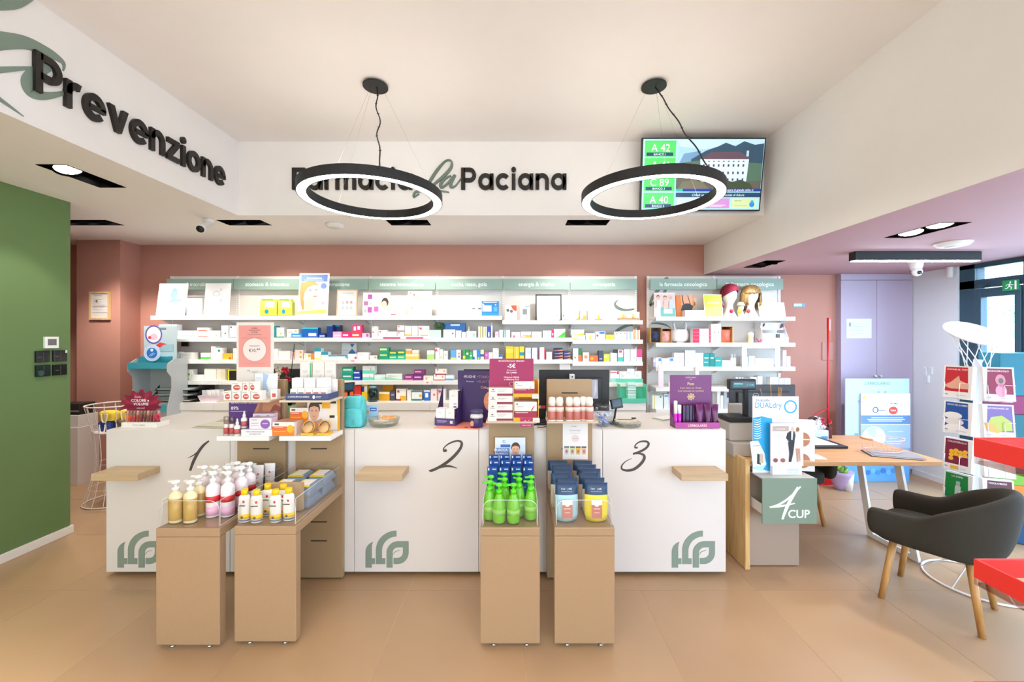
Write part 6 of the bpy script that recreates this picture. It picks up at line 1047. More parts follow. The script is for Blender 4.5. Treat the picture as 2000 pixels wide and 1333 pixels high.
carton('cream_box', 'white cream box with a red label beside the water drop board', 'box', 529, 541, 761, 779, 2.70, '#ebe4de', [('r', .2, .2, .8, .6, '#c8504c')], .04, zb=ZUs)
r = empty('price_sign', (X_(497, 2.80), 2.80, Z_(742, DT)), 'tall pink price sign for a firming cream above the first tower', 'sign'); dd = 2.79; xa, xb = X_(462, dd), X_(533, dd); mb = MB().box(xa, xb, dd, dd+.012, Z_(745, dd), Z_(630, dd), mat('#e6ddd8', .4)); fr = fr_front(xa, xb, dd, Z_(745, dd), Z_(630, dd))
mb.pr(fr, [('r', .06, .24, .94, .95, '#e59a92'), ('t', 'CREMA', .5, .89, .022, '#6a4a4c', .015), ('t', 'RASSODANTE', .5, .855, .022, '#6a4a4c', .015), ('t', 'LIFTING', .5, .82, .022, '#6a4a4c', .015), ('r', .3, .79, .7, .796, '#a87472'), ('r', .15, .73, .85, .735, '#b07c78'), ('e', .5, .535, .32, .195, '#e9dcd8'), ('o', .5, .535, .33, .202, .03, '#d8847e'), ('t', '€10,⁴⁰', .5, .50, .05, '#5a4a4c', .02, .5), ('r', .35, .60, .65, .606, '#a8989a'), ('r', .38, .585, .62, .591, '#a8989a'), ('r', .2, .30, .8, .305, '#c88884'), ('s', [(.3, .17, .012), (.35, .19, .008), (.37, .15, .008)], '#a8a0a0'), ('r', .42, .165, .62, .172, '#a8a0a0'), ('r', .42, .145, .58, .152, '#a8a0a0')]); mb.build('sign_board', r); MB().box(xa+.02, xb-.02, dd+.013, dd+.03, Z_(745, dd)-.005, Z_(720, dd), ACR).build('sign_holder', r)
card('skin_poster', 'purple advertising panel with a close-up of cheek and hand', 'poster', 447, 548, 783, 848, 2.80, '#5e3a83', [('p', [(.46, 0), (.52, .2), (.48, .5), (.56, .8), (.6, 1), (1, 1), (1, 0)], '#c98a68'), ('p', [(.5, .0), (.5, .35), (.56, .6), (.62, .85), (.66, .8), (.64, .4), (.66, .0)], '#b4745a'), ('p', [(.8, .55), (.92, .6), (1, .5), (1, .7), (.9, .78), (.84, .7)], '#8f4a38'), ('p', [(.86, .3), (1, .36), (1, .12), (.9, .14)], '#c25a50'), ('t', 'EFFICACE SU TUTTE', .30, .90, .06, '#efe6f4', .02, .52), ('t', 'LE MACCHIE? SICURO', .31, .80, .06, '#efe6f4', .02, .54), ('t', '89%', .12, .62, .1, '#f4eef8', .03), ('r', .03, .56, .34, .575, '#cbb6dc')], zb=ZLs, strut=True)
o = carton('display_tray', 'white cardboard tray printed with purple under the skin panel', 'tray', 471, 531, 844, 857, 2.635, '#ece6ea', [('t', 'TRIPLA INNOVAZIONE', .45, .55, .2, '#6a6470', .02, .7), ('t', 'ANTI-MACCHIE', .45, .2, .18, '#6a6470', .02, .5)], .09, zb=ZLs, top='#9a7fb4')
zt2 = ZLs+13*2.635/F+.0005
for i, (px_, dd, s_, hh) in enumerate(((442, 2.655, 'outer of the pair', 0), (453, 2.655, 'inner of the pair', 0))):
    x = X_(px_, dd); e = empty('serum_bottle', (x, dd, ZLs), 'tall clear serum bottle with red label, '+s_, 'bottle', 'red label serum bottles'); MB().lathe([(.015, 0), (.015, .07), (.013, .075)], (x, dd, ZLs), mat('#e2d5d2', .2), 16).build('bottle_body', e); MB().lathe([(.0153, .01), (.0153, .05)], (x, dd, ZLs), mat('#b8504c', .4), 16).build('label', e); MB().lathe([(.0145, .076), (.0145, .118), (.01, .122)], (x, dd, ZLs), clear('#efe8e4', .2, 'clear_cap', .9), 16).build('cap', e)
for i, (px_, dd, zb_, s_) in enumerate(((463.5, 2.65, ZLs, 'in front'), (477, 2.68, zt2, 'standing on the tray'))):
    x = X_(px_, dd); e = empty('dropper_bottle', (x, dd, zb_), 'white dropper bottle with red label, the one '+s_, 'bottle', 'red label serum bottles'); MB().lathe([(.018, 0), (.018, .06), (.008, .07)], (x, dd, zb_), WHT, 16).build('bottle_body', e); MB().lathe([(.0183, .012), (.0183, .045)], (x, dd, zb_), mat('#c06058', .4), 16).build('label', e); MB().lathe([(.009, .07), (.009, .085), (.006, .088), (.004, .108)], (x, dd, zb_), WHT, 12).build('dropper', e)
PB = [('e', .72, .45, .22, .42, '#8f62ae'), ('r', .1, .8, .35, .85, '#6a6470'), ('r', .08, .5, .42, .55, '#a29aa6'), ('r', .08, .3, .42, .34, '#a29aa6'), ('r', .6, .45, .84, .52, '#e4d6ec')]
carton('serum_box', 'white box with a purple disc in front on the tray', 'box', 487, 530, 822, 843.5, 2.645, '#ece4e6', PB, .06, zb=zt2, top='#d8c0dc', side='#e0c8e0'); carton('serum_box', 'white and lilac box with a purple disc behind another', 'box', 494, 534, 814, 839, 2.72, '#e6d8e6', PB, .05, zb=zt2, top='#cdb0d6')
OB = [('r', 0, 0, 1, .68, '#ea7d22'), ('r', 0, .45, 1, .68, '#e2683a'), ('e', .82, .5, .16, .28, '#f4b028'), ('r', .1, .78, .3, .9, '#5a5a5e'), ('r', .08, .58, .5, .62, '#f6d0b0'), ('r', .08, .3, .6, .33, '#f6c894')]
carton('supplement_box', 'orange and white box foremost in a deep row beside the powder compacts', 'box', 532, 575, 831, 858, 2.64, '#ede4dc', OB, .028, zb=ZLs, top='#e8a88a')
for i in range(5): carton('supplement_box', 'orange and white box, %s behind the foremost one' % ['first', 'second', 'third', 'fourth', 'last'][i], 'box', 533+4.4*i, 576+4*i, 831-1.2*i, 857-2.0*i, 2.669+.027*i, '#ede4dc', OB, .025, zb=ZLs, top='#e8a88a', side='#e6c4b0', grp='orange boxes on the second tower')
carton('supplement_box', 'orange and white box raised behind the smiling woman card', 'box', 566, 602, 797, 824, 2.78, '#ede4dc', OB, .03, zb=Z_(824, 2.78), top='#e8a88a')
o = carton('riser', 'taupe riser block under the raised orange box', 'riser', 568, 600, 824, 840, 2.785, '#b99c78', [], .03, zb=ZLs)
card('beauty_poster', 'advertising card of a smiling woman with pulled-back hair and gold corners', 'poster', 600, 663, 788, 848, 2.79, '#ece6e0', [('r', .62, 0, 1, 1, '#efe4d2'), ('r', .93, .0, 1, 1, '#e9a91c'), ('r', .3, .86, .55, 1, '#2a2420'), ('r', .62, .88, .9, .95, '#2a2420'), ('r', .46, .72, .72, .92, '#f0ae18')]+face(.22, .62, .17, '#dba888', '#4a3428', 1.5)+[('p', [(0, 0), (.05, .25), (.3, .32), (.45, .4), (.52, .2), (.5, 0)], '#dba888'), ('p', [(.7, .05), (.95, .05), (.95, .5), (.75, .42)], '#f2ebe0'), ('r', .7, .42, .86, .5, '#2a2420')], zb=ZLs)
for (px_, dd, s_) in ((604, 2.69, 'nearer the orange boxes'), (635, 2.69, 'nearer the tower edge')):
    x = X_(px_, dd); e = empty('powder_compact', (x, dd, ZLs), 'round open gold powder compact with mirror, the one '+s_, 'compact', 'gold powder compacts'); GO = mat('#d9a24a', .3); MB().box(x-.04, x+.04, dd-.03, dd+.03, ZLs, ZLs+.012, mat('#f0b61e', .4)).build('stand', e); c = Vector((x, dd, ZLs+.05)); R = Matrix.Rotation(math.pi/2-.15, 4, 'X')
    MB().lathe([(.034, 0), (.04, 0), (.04, .01), (.034, .01), (.034, 0)], c, GO, 28, T=R).build('rim', e); m = MB().lathe([(.034, .004), (.0, .0041)], c, mat('#c8b8ac', .1), 28, T=R); m.build('mirror', e); MB().lathe([(.030, 0), (.030, .009), (0, .0092)], c+Vector((0, -.013, -.012)), mat('#e6b47c', .7), 24, T=Matrix.Rotation(math.pi/2-.6, 4, 'X')).build('powder', e)
# blue tray of white boxes with brochures behind
d = 2.645; r = empty('display_tray', (X_(608, d), d, ZUs), 'navy lettered cardboard tray of white boxes on the second tower', 'display tray'); xa, xb = X_(558, d), X_(641, d); NV = mat('#3f4a78', .5); h = 12*d/F
mb = MB(); mb.box(xa, xb, d, d+.004, ZUs, ZUs+h, NV); mb.box(xb-.004, xb, d+.004, d+.15, ZUs, ZUs+h, NV); mb.box(xa, xa+.004, d+.004, d+.15, ZUs, ZUs+h, NV); mb.box(xa+.004, xb-.004, d+.146, d+.15, ZUs, ZUs+.12, mat('#ece8e4')); mb.box(xa+.004, xb-.004, d+.004, d+.146, ZUs, ZUs+.003, NV)
mb.pr(fr_front(xa, xb, d, ZUs, ZUs+h), [('t', 'LA NOSTRA EFFICACIA ADERISCE', .30, .42, .26, '#eef0f8', .03, .5), ('e', .66, .5, .03, .3, '#eef0f8'), ('r', .71, .55, .84, .65, '#b8bcd4'), ('r', .71, .35, .82, .42, '#b8bcd4')]); mb.build('tray', r)
for i in range(5):
    a = 567+14.6*i; c = ['#7a7c84', '#7a7c84', '#c05a60', '#c05a60', '#c05a60'][i]; carton('plaster_box', 'white dressing box in the navy tray, %s along the front' % ['first', 'second', 'third', 'fourth', 'last'][i], 'box', a, a+13.8, 752, 772, d+.012, '#ece8e6', [('r', .1, .55, .8, .68, c), ('r', .1, .3, .6, .36, '#c8c4c4')], .06, zb=ZUs+.004, grp='white dressing boxes')
for i in range(3): carton('plaster_box', 'taller white dressing box behind in the navy tray, %s one' % ['first', 'middle', 'last'][i], 'box', 570+24*i, 592+24*i, 738, 776, d+.085, '#efe9e4', [('r', .2, .1, .7, .13, '#d0c8c4')], .055, zb=ZUs+.004, grp='white dressing boxes')
for i, (a, b, s_) in enumerate(((586, 608, 'first'), (611, 633, 'middle'), (634, 655, 'last'))): card('brochure', 'pale grey product brochure standing on the second tower, %s of three' % s_, 'brochure', a, b, 707, 742, DT+.012, '#e4ded8', [('r', .2, .45, .7, .48, '#a8a4a0'), ('r', .2, .38, .6, .4, '#b8b4b0'), ('p', [(.5, .1), (.7, .3), (.8, .15)], '#d8cfc0')]+([('r', .88, .1, 1, .9, '#4aae72')] if i == 0 else []), zb=Z_(742, DT)+.0005, strut=False, t=.012)
# third tower
dd = 2.74; r = empty('price_sign', (X_(999, dd), dd, Z_(742, DT)), 'crimson discount sign with large white minus five above the third tower', 'sign'); xa, xb = X_(956, dd), X_(1042, dd); mb = MB().box(xa, xb, dd, dd+.006, Z_(757, dd), Z_(701, dd), mat('#9c0f54', .4))
mb.pr(fr_front(xa, xb, dd, Z_(757, dd), Z_(701, dd)), [('t', 'MICROCIRCOLO VENOSO', .5, .89, .055, '#f4e2ec', .02, .8), ('t', '-5€', .5, .68, .14, '#f8eef4', .04), ('t', "all'acquisto di", .5, .58, .045, '#e8c4d8', .01), ('t', 'GEL GAMBE', .5, .49, .05, '#f4e2ec', .03), ('t', '+', .5, .42, .04, '#f4e2ec', .03), ('t', 'VENactive DRENA', .5, .33, .05, '#f4e2ec', .025), ('t', 'o VENactive PLUS', .5, .25, .05, '#f4e2ec', .025), ('o', .5, .12, .05, .075, .2, '#e0a8c4')]); mb.build('sign_board', r); MB().box(X_(985, dd), X_(1012, dd), dd+.006, DT+.0, Z_(757, dd), Z_(750, dd), ACR).build('sign_holder', r); MB().box(X_(985, dd), X_(1012, dd), dd+.0065, dd+.012, Z_(826, 2.66), Z_(750, dd), ACR).build('sign_post', r)
zsC = Z_(824, 2.66)+.0004; d = 2.67
BB_ = [('r', .35, .05, 1, .32, '#8a2440'), ('r', .08, .55, .28, .62, '#7a7478'), ('e', .18, .8, .05, .08, '#6a6468'), ('r', .38, .75, .75, .8, '#9a9498'), ('r', .38, .6, .66, .64, '#9a9498')]
for i in range(4): carton('medicine_box', 'white and burgundy box, %s of the pile beside the gold tray' % ['lowest', 'second up', 'third up', 'topmost'][i], 'box', 953+i*.6, 1001, 806-16.6*i, 822-16.6*i, d, '#e9e0d8', BB_, .1, zb=zsC+i*(16.1*d/F+.0006), top='#d8b8b8', grp='burgundy boxes on the third tower')
r = empty('gold_tray', (X_(1027, d), d, zsC), 'gold yellow two-tier cardboard tray on the third tower', 'display tray'); GD = mat('#f0a81c', .5); xa, xb = X_(1002.5, d), X_(1052, d)
mb = MB(); mb.box(xa, xa+.004, d, d+.13, zsC, Z_(745, d), GD); mb.box(xb-.004, xb, d, d+.13, zsC, Z_(745, d), GD); mb.box(xa+.004, xb-.004, d+.126, d+.13, zsC, Z_(745, d), GD)
for y in (776, 824): mb.box(xa+.004, xb-.004, d+.0, d+.126, Z_(y, d) if y < 800 else zsC, (Z_(y, d) if y < 800 else zsC)+.022, GD)
mb.build('tray', r)
for y, (a, b, t), s_ in ((776, (1004.5, 1045, 747), 'upper'), (824, (1004.5, 1050, 786), 'lower')):
    z = (Z_(y, d) if y < 800 else zsC)+.0226; hh = (Z_(t, d)-z)*F/d; carton('medicine_box', 'white and burgundy gel box in the %s tier of the gold tray' % s_, 'box', a, b-1.2, 0, hh, d+.012, '#ebe2da', [('r', 0, 0, 1, .40, '#9c2444'), ('r', .05, .28, .6, .33, '#e8c0cc'), ('e', .12, .85, .04, .05, '#6a6468'), ('r', .1, .65, .4, .7, '#a8a2a4'), ('s', [(.72, .3, .06), (.8, .55, .07), (.9, .75, .03)], '#c83a50' if s_ == 'lower' else '#b8b4b4')], .09, zb=z)
for (a, b, y0, y1, s_, c, shp) in ((1039.5, 1052, 771, 779, 'upper', '#f2eee8', [('r', .2, .3, .8, .6, '#d0c8c0')]), (1041, 1054, 817, 826, 'lower', '#f2eee8', [('r', .2, .3, .8, .6, '#d0c8c0')])): carton('price_tag', 'small white price tag on the %s tier of the gold tray' % s_, 'price tag', a, b, y0, y1, d-.004, c, shp, .002)
carton('shelf_talker', 'small crimson tag with a mountain emblem hanging under the gold tray', 'tag', 1016, 1040, 817, 834, d-.007, '#a81f5c', [('s', [(.2, .35, .04), (.4, .7, .05), (.55, .55, .04), (.8, .85, .03)], '#f0c8dc'), ('s', [(.3, .4, .03), (.6, .45, .03), (.8, .38, .02)], '#f0c8dc'), ('t', 'GAMBE LEGGERE', .5, .12, .1, '#f4e2ec', .02, .85)], .002)
# fourth tower: six pink spray bottles
e = empty('spray_bottle', (0, 0, 0), 'x', 'spray bottle'); LABELS.pop('x', None)
MB().lathe([(.026, 0), (.027, .004), (.027, .085), (.02, .095)], (0, 0, 0), mat('#b9685c', .35), 18).build('bottle_body', e); MB().lathe([(.0272, .06), (.0272, .088)], (0, 0, 0), mat('#e4d2c8', .4), 18).build('label', e); MB().lathe([(.022, .095), (.025, .12), (.02, .148), (.008, .152)], (0, 0, 0), mat('#e9e2da', .3), 16).build('cap', e); MB().lathe([(.0273, .0), (.0273, .006)], (0, 0, 0), WHT, 18).build('foot', e)
place(e, [(X_(p_, q), q, zsC, 0) for p_, q in ((1078, 2.70), (1093, 2.70), (1112, 2.70), (1126, 2.70), (1139, 2.72), (1151, 2.70))], ['pink spray bottle with white cap, %s along the fourth tower shelf' % s for s in ('first', 'second', 'third', 'fourth', 'fifth', 'last')], 'pink spray bottles')
# ------------------------------------------------------------------ things on the counters
ZC0 = ZC+.0006
# lipstick display
d = 2.92; r = empty('lipstick_display', (X_(275, d), d, ZC0), 'crimson petal-shaped lipstick display on the first counter', 'display'); xa, xb = X_(237, d), X_(306, d)
mb = MB(); mb.box(xa, xb, d, d+.11, ZC0, Z_(826, d), mat('#eee8e2', .4)); mb.pr(fr_front(xa, xb, d, ZC0, Z_(826, d)), [('t', 'DOLOMIA', .5, .3, .38, '#9a948e', .005)]); mb.build('tray', r)
pts = []; cxp, cyp = X_(276, d+.09), Z_(792, d+.09)
for i in range(44):
    a = -.25*math.pi+1.5*math.pi*i/43; q = (.145 if i % 4 in (1, 2) else .118)*(1+.10*math.sin(a)); pts.append((cxp+q*math.cos(a)*1.02, max(cyp+q*math.sin(a)*.72, ZC0+.03)))
mb = MB().prism(pts, Fr((0, d+.095, 0), (1, 0, 0), (0, 0, 1), 1, 1), .004, mat('#8c1836', .5)); fr = fr_front(cxp-.14, cxp+.14, d+.091, cyp-.09, cyp+.11)
for k in range(9): a = math.pi*k/8; mb.pr(fr, [('p', [(.5, .4), (.5+.42*math.cos(a-.12), .4+.5*math.sin(a-.12)), (.5+.46*math.cos(a), .4+.55*math.sin(a)), (.5+.42*math.cos(a+.12), .4+.5*math.sin(a+.12))], mat('#a02248' if k % 2 else '#7a1438', .5))], 1+k)
mb.pr(fr, [('t', 'Esalta', .42, .72, .08, '#f0d0d8', 0, None, 'c', .3), ('t', 'COLORE e', .48, .58, .10, '#fbeef2', .04), ('t', 'VOLUME', .50, .45, .10, '#fbeef2', .04), ('t', 'naturali', .5, .32, .07, '#f0d0d8', 0, None, 'c', .3)], 12); mb.build('header_card', r)
zt_ = Z_(826, d)
for i in range(10):
    x = xa+.018+.0243*i; c = ['#e07038', '#b83040', '#a8383c', '#9a3a34', '#7a2430', '#5a3230', '#8a4030', '#742430', '#982c3c', '#8a2030'][i]
    t = MB().lathe([(.0085, 0), (.0085, .075)], (x, d+.03, zt_), mat(c, .25), 12).build('lipstick', r); MB().lathe([(.0087, .048), (.0087, .078), (.006, .08)], (x, d+.03, zt_), mat('#8a6a5c' if i % 3 else '#c8887c', .25), 12).build('cap', t)
p = P(308, 815, d-.01); mb = MB()
for rg in range(3):
    for i in range(8-2*rg):
        a = 2*math.pi*i/(8-2*rg)+rg; e_ = Vector((math.cos(a), 0, math.sin(a))); f_ = Vector((-math.sin(a), 0, math.cos(a))); q = .026-.008*rg; o_ = Vector((0, -.006*rg, 0)); mb.add([p+o_, p+e_*q*.6+f_*q*.4+o_, p+e_*q+o_-Vector((0, .004, 0)), p+e_*q*.6-f_*q*.4+o_], [(0, 3, 2, 1)], mat('#d8405c' if rg % 2 == 0 else '#b02844', .6), True)
mb.build('rosette', r, solid=.002)
# brochures lying on counter one
for i, (x, y, rz, s_) in enumerate(((-2.16, 2.98, -.15, 'lower'), (-2.10, 3.13, -.25, 'upper'))):
    T = Matrix.Translation((x, y, ZC0+.012*i)) @ Matrix.Rotation(rz, 4, 'Z'); mb = MB()
    for k in range(4): mb.box(-.12+.006*k, .12+.004*k, -.08+.008*k, .12+.006*k, .003*k, .003*k+.0026, mat(['#b8b49a', '#d8d2c0', '#a8a48c', '#d4cebc'][k], .5), T)
    o = mb.build('brochure_stack', loc=(x, y, ZC0+.012*i)); tag(o, 'fanned grey-green brochures on the first counter, %s sheaf' % s_, 'brochures')
# orchid and stick between the towers
d = 3.08; x = X_(566, d); r = empty('potted_orchid', (x, d, ZC0), 'red and white orchid in a pale green pot between the towers', 'plant'); MB().lathe([(.035, 0), (.045, .10), (.048, .135), (.044, .135), (.04, .12)], (x, d, ZC0), mat('#9cc08a', .4), 20).build('pot', r)
MB().lathe([(.041, .122), (.0, .124)], (x, d, ZC0), mat('#3a2a1e', .9), 18).build('soil', r)
mb = MB()
for i in range(6):
    a = i*1.05+.4; L = .13+.03*(i % 3); pts = [Vector((x, d, ZC0+.125))+Vector((math.cos(a)*L*t, math.sin(a)*L*t*.6, .13*math.sin(t*2.0))) for t in (0, .25, .5, .75, 1)]
    sd = Vector((-math.sin(a), math.cos(a), 0)); ww = [.008, .02, .024, .018, .002]
    mb.add([p_+sd*w_ for p_, w_ in zip(pts, ww)]+[p_-sd*w_ for p_, w_ in zip(pts, ww)], [(k, k+1, k+6, k+5) for k in range(4)], mat('#2f5a30', .4), True)
mb.build('leaf', r, solid=.002)
MB().tube(catmull([(x, d, ZC0+.12), (x-.01, d, ZC0+.25), (x-.03, d, ZC0+.36), (x-.09, d-.01, ZC0+.42)]), .003, mat('#4a6a38', .5), 6).build('stem', r)
for k, (px_, py_2, c, q) in enumerate(((545, 727, '#ead8c4', .032), (558, 724, '#c81f38', .034), (562, 742, '#c0182f', .030), (541, 739, '#ecdccc', .026))):
    p = P(px_, py_2, d-.01); mb = MB()
    for i in range(5):
        a = 2*math.pi*i/5+k; e_ = Vector((math.cos(a), -.25, math.sin(a))); f_ = Vector((-math.sin(a), 0, math.cos(a))); mb.add([p, p+e_*q*.5+f_*q*.45, p+e_*q, p+e_*q*.5-f_*q*.45], [(0, 3, 2, 1)], mat(c, .6), True)
    mb.build('flower', r, solid=.0015)
MB().tube([P(566, 756, d), P(575, 672, d)], .0028, BLK, 6).tube([P(566, 756, d), (x+.01, d, ZC0+.12)], .0028, BLK, 6).build('support_stick', r)
def monitor(x0, x1, yt, yb_, d, label, col='#1c1b1d', logo_=None, zb=ZC0):
    xa, xb = X_(x0, d), X_(x1, d); z0, z1 = Z_(yb_, d), Z_(yt, d); r = empty('computer_monitor', ((xa+xb)/2, d, zb), label, 'monitor'); m = mat(col, .45); xm = (xa+xb)/2
    mb = MB().box(xa, xb, d+.012, d+.028, z0, z1, m); mb.box(xa+.06, xb-.06, d-.012, d+.012, z0+.05, z1-.06, m); mb.build('monitor_case', r, bev=.006)
    mb = MB().box(xm-.03, xm+.03, d-.04, d-.012, zb+.02, (z0+z1)/2, m); mb.build('stand_neck', r, bev=.004); MB().box(xm-.11, xm+.11, d-.10, d+.08, zb, zb+.02, m).build('stand_base', r, bev=.005)
    if logo_: mb = MB(); fr = fr_front(xm-.28*(xb-xa), xm+.0, d-.012, (z0+z1)/2-.03, (z0+z1)/2+.05); mb.pr(Fr(P(1470, 768+12, d-.0135)-Vector((0, 0, .0)), (1, 0, 0), (0, 0, 1), .052, .052), [('o', .5, .5, .48, .48, .12, '#c8c8cc'), ('t', 'DELL', .5, .38, .24, '#d4d4d8', .03)]); mb.build('brand_mark', r)
    return r
monitor(500, 586, 721, 792, 3.28, 'black monitor back seen between the two towers, behind the orchid'); monitor(905, 962, 722, 790, 3.34, 'dark monitor behind the violet collagen display'); monitor(1053, 1191, 723, 804, 3.2, 'large black monitor back behind the pink spray bottles')
o = MB().box(X_(1112, 3.17), X_(1122, 3.17), 3.15, 3.19, Z_(742, 3.17), Z_(731, 3.17), mat('#d4d2d0', .4)).build('webcam', bev=.004, loc=(X_(1117, 3.17), 3.17, Z_(742, 3.17))); tag(o, 'small pale webcam clipped on the large black monitor', 'webcam'); MB().lathe([(.006, 0), (.006, .004)], (X_(1117, 3.17), 3.152, Z_(736, 3.17)), BLK, 10, T=Matrix.Rotation(math.pi/2, 4, 'X')).build('lens', o)
r = empty('customer_display', (X_(1205, 3.05), 3.05, ZC0), 'small black customer display on a stem beside the candy globe', 'display'); c = P(1204, 789, 3.05); T = Matrix.Translation(c) @ Matrix.Rotation(.25, 4, 'Z') @ Matrix.Rotation(-.12, 4, 'Y') @ Matrix.Rotation(-.2, 4, 'X'); mb = MB().box(-.042, .042, -.012, .012, -.035, .035, BLK, T); mb.pr(Fr(T @ Vector((-.034, -.0122, -.022)), T.to_3x3() @ Vector((1, 0, 0)), T.to_3x3() @ Vector((0, 0, 1)), .068, .05), [('r', 0, 0, 1, 1, mat('#39454e', .2))]); mb.build('screen', r); MB().tube([c+Vector((0, .01, -.03)), (c.x-.02, 3.06, ZC0)], .008, BLK, 8).lathe([(.04, 0), (.04, .008)], (c.x-.02, 3.06, ZC0), BLK, 16).build('stem', r)
r = empty('payment_terminal', (X_(681, 3.0), 3.0, ZC0), 'dark tilted payment screen behind the turquoise backpack', 'terminal'); c = P(681, 757, 3.05); T = Matrix.Translation(c) @ Matrix.Rotation(-.1, 4, 'Y') @ Matrix.Rotation(-.5, 4, 'X'); mb = MB().box(-.04, .04, -.01, .01, -.035, .035, BLK, T); mb.pr(Fr(T @ Vector((-.034, -.0102, -.026)), T.to_3x3() @ Vector((1, 0, 0)), T.to_3x3() @ Vector((0, 0, 1)), .068, .052), [('r', 0, 0, 1, 1, mat('#0f4a66', .2))]); mb.build('screen', r); MB().tube([c, (c.x, 3.06, ZC0)], .009, BLK, 8).box(c.x-.04, c.x+.04, 3.02, 3.10, ZC0, ZC0+.012, BLK).build('stem', r)
# cables and keyboard behind tower four
r = empty('keyboard', (X_(1062, 3.02), 3.0, ZC0), 'black keyboard with a red label between the two towers', 'keyboard'); x = X_(1062, 3.0); MB().box(x-.11, x+.10, 3.0, 3.14, ZC0, ZC0+.018, BLK).build('case', r, bev=.004)
for i in range(8):
    for j in range(3): MB().box(x-.10+.024*i, x-.08+.024*i, 3.01+.04*j, 3.04+.04*j, ZC0+.018, ZC0+.024, BLKM).build('key', r)
o = MB().box(x-.055, x+.03, 3.19, 3.22, ZC0, ZC0+.12, BLK).build('receipt_printer', bev=.004, loc=(x, 3.19, ZC0)); tag(o, 'black receipt box with a red and white label behind the keyboard', 'printer'); mb = MB(); mb.pr(fr_front(x-.05, x+.025, 3.1895, ZC0+.09, ZC0+.112), [('r', 0, 0, .5, 1, '#e4e0dc'), ('r', .5, 0, 1, 1, '#d83a40')]); mb.build('label', o)
o = MB().tube(catmull([(x-.05, 2.93, ZC0+.004), (x-.02, 2.91, ZC0+.006), (x+.02, 2.95, ZC0+.005), (x+.03, 2.92, ZC0+.012), (x+.06, 2.95, ZC0+.005), (x+.02, 3.0, ZC0+.006)]), .003, BLK, 6).build('cable', loc=(x, 2.93, ZC0)); tag(o, 'black cable coiled on the counter between the towers', 'cable')
# turquoise backpack-shaped pouch
d = 2.95; x = X_(691, d); r = empty('toy_backpack', (x, d, ZC0), 'turquoise soft backpack on the counter beside the second tower', 'bag'); TQ = mat('#56bfc4', .45, noise=.08, scale=25, bump=.2)
def rbox(cx, cy, z0, w_, dp, h, m, rad=.3, n=5):
    mb = MB(); vs_ = []; fs = []; N = 20; rows = [(0, .86), (.04, .96), (.15, 1), (.6, 1), (.82, .95), (.94, .8), (1, .5)]
    for t, s_ in rows:
        for j in range(N):
            a = 2*math.pi*j/N; ca, sa = math.cos(a), math.sin(a); k = (abs(ca)**4+abs(sa)**4)**-.25; vs_.append((cx+ca*k*w_/2*s_, cy+sa*k*dp/2*s_, z0+h*t))
    for i in range(len(rows)-1):
        for j in range(N): fs.append((i*N+j, i*N+(j+1) % N, (i+1)*N+(j+1) % N, (i+1)*N+j))
    fs += [tuple(range(N-1, -1, -1)), tuple((len(rows)-1)*N+j for j in range(N))]; return mb.add(vs_, fs, m, True)
rbox(x, d+.03, ZC0, .15, .09, .22, TQ).build('bag_body', r); rbox(x+.005, d-.02, ZC0+.005, .135, .04, .13, TQ).build('front_pocket', r); rbox(x-.002, d+.02, ZC0+.13, .13, .085, .09, TQ).build('flap', r); MB().box(x+.0, x+.02, d-.044, d-.035, ZC0+.02, ZC0+.06, mat('#46aab2', .5)).build('strap', r, bev=.003)
carton('sun_card', 'pale blue sachet with an orange sun beside the turquoise backpack', 'sachet', 708, 737, 790, 824, 3.1, '#a9cdea', [('e', .3, .6, .14, .12, '#f0a030'), ('r', .5, .65, .95, .85, '#3a5ab0'), ('r', .55, .72, .9, .78, '#c8d8f4'), ('r', 0, 0, 1, .3, '#e4ecf0')], .02, zb=ZC0)
d = 3.0; x = X_(750, d); r = empty('acrylic_bowl', (x, d, ZC0), 'clear shallow acrylic bowl of sachets on the second counter', 'bowl'); MB().lathe([(.085, 0), (.10, .01), (.112, .055), (.106, .055), (.096, .014), (0, .012)], (x, d, ZC0), clear('#f4f4f0', .16), 28).build('bowl', r)
for i in range(4): a = i*1.7; T = Matrix.Translation((x+.035*math.cos(a), d+.03*math.sin(a), ZC0+.016+.008*i)) @ Matrix.Rotation(a, 4, 'Z'); MB().box(-.035, .035, -.025, .025, 0, .005, mat(['#e4e0cc', '#dfe6d2', '#e8dccc', '#d8e0d8'][i]), T).build('sachet', r)
MB().tube([(x+.05*math.cos(a)+.03, d+.02*math.sin(a), ZC0+.058+.006*math.sin(a)) for a in [2*math.pi*i/20 for i in range(20)]], .006, mat('#e8a05a', .3), 8, closed=True).build('orange_bangle', r)
# violet collagen display
d = 2.98; VI = mat('#3a2460', .45); r = empty('collagen_display', (X_(900, d), d, ZC0), 'dark violet stepped display of white collagen boxes on a coral mat', 'display')
MB().add([(X_(846, 2.90), 2.90, ZC0), (X_(934, 2.875), 2.875, ZC0), (X_(967, 3.1), 3.1, ZC0), (X_(880, 3.14), 3.14, ZC0)]+[(X_(846, 2.90), 2.90, ZC0+.003), (X_(934, 2.875), 2.875, ZC0+.003), (X_(967, 3.1), 3.1, ZC0+.003), (X_(880, 3.14), 3.14, ZC0+.003)], [(3, 2, 1, 0), (4, 5, 6, 7), (0, 1, 5, 4), (1, 2, 6, 5), (2, 3, 7, 6), (3, 0, 4, 7)], mat('#ee8f76', .5)).build('coral_mat', r)
for k in range(3): MB().lathe([(.013, 0), (.013, .0008)], (X_(911+12*k, 2.93), 2.92-.004*k, ZC0+.0032), mat('#5a2a4c', .5), 20).build('mat_dot', r)
TD = Matrix.Translation((X_(890, 3.0), 2.965, ZC0+.0035)) @ Matrix.Rotation(-.22, 4, 'Z'); wv_ = .30
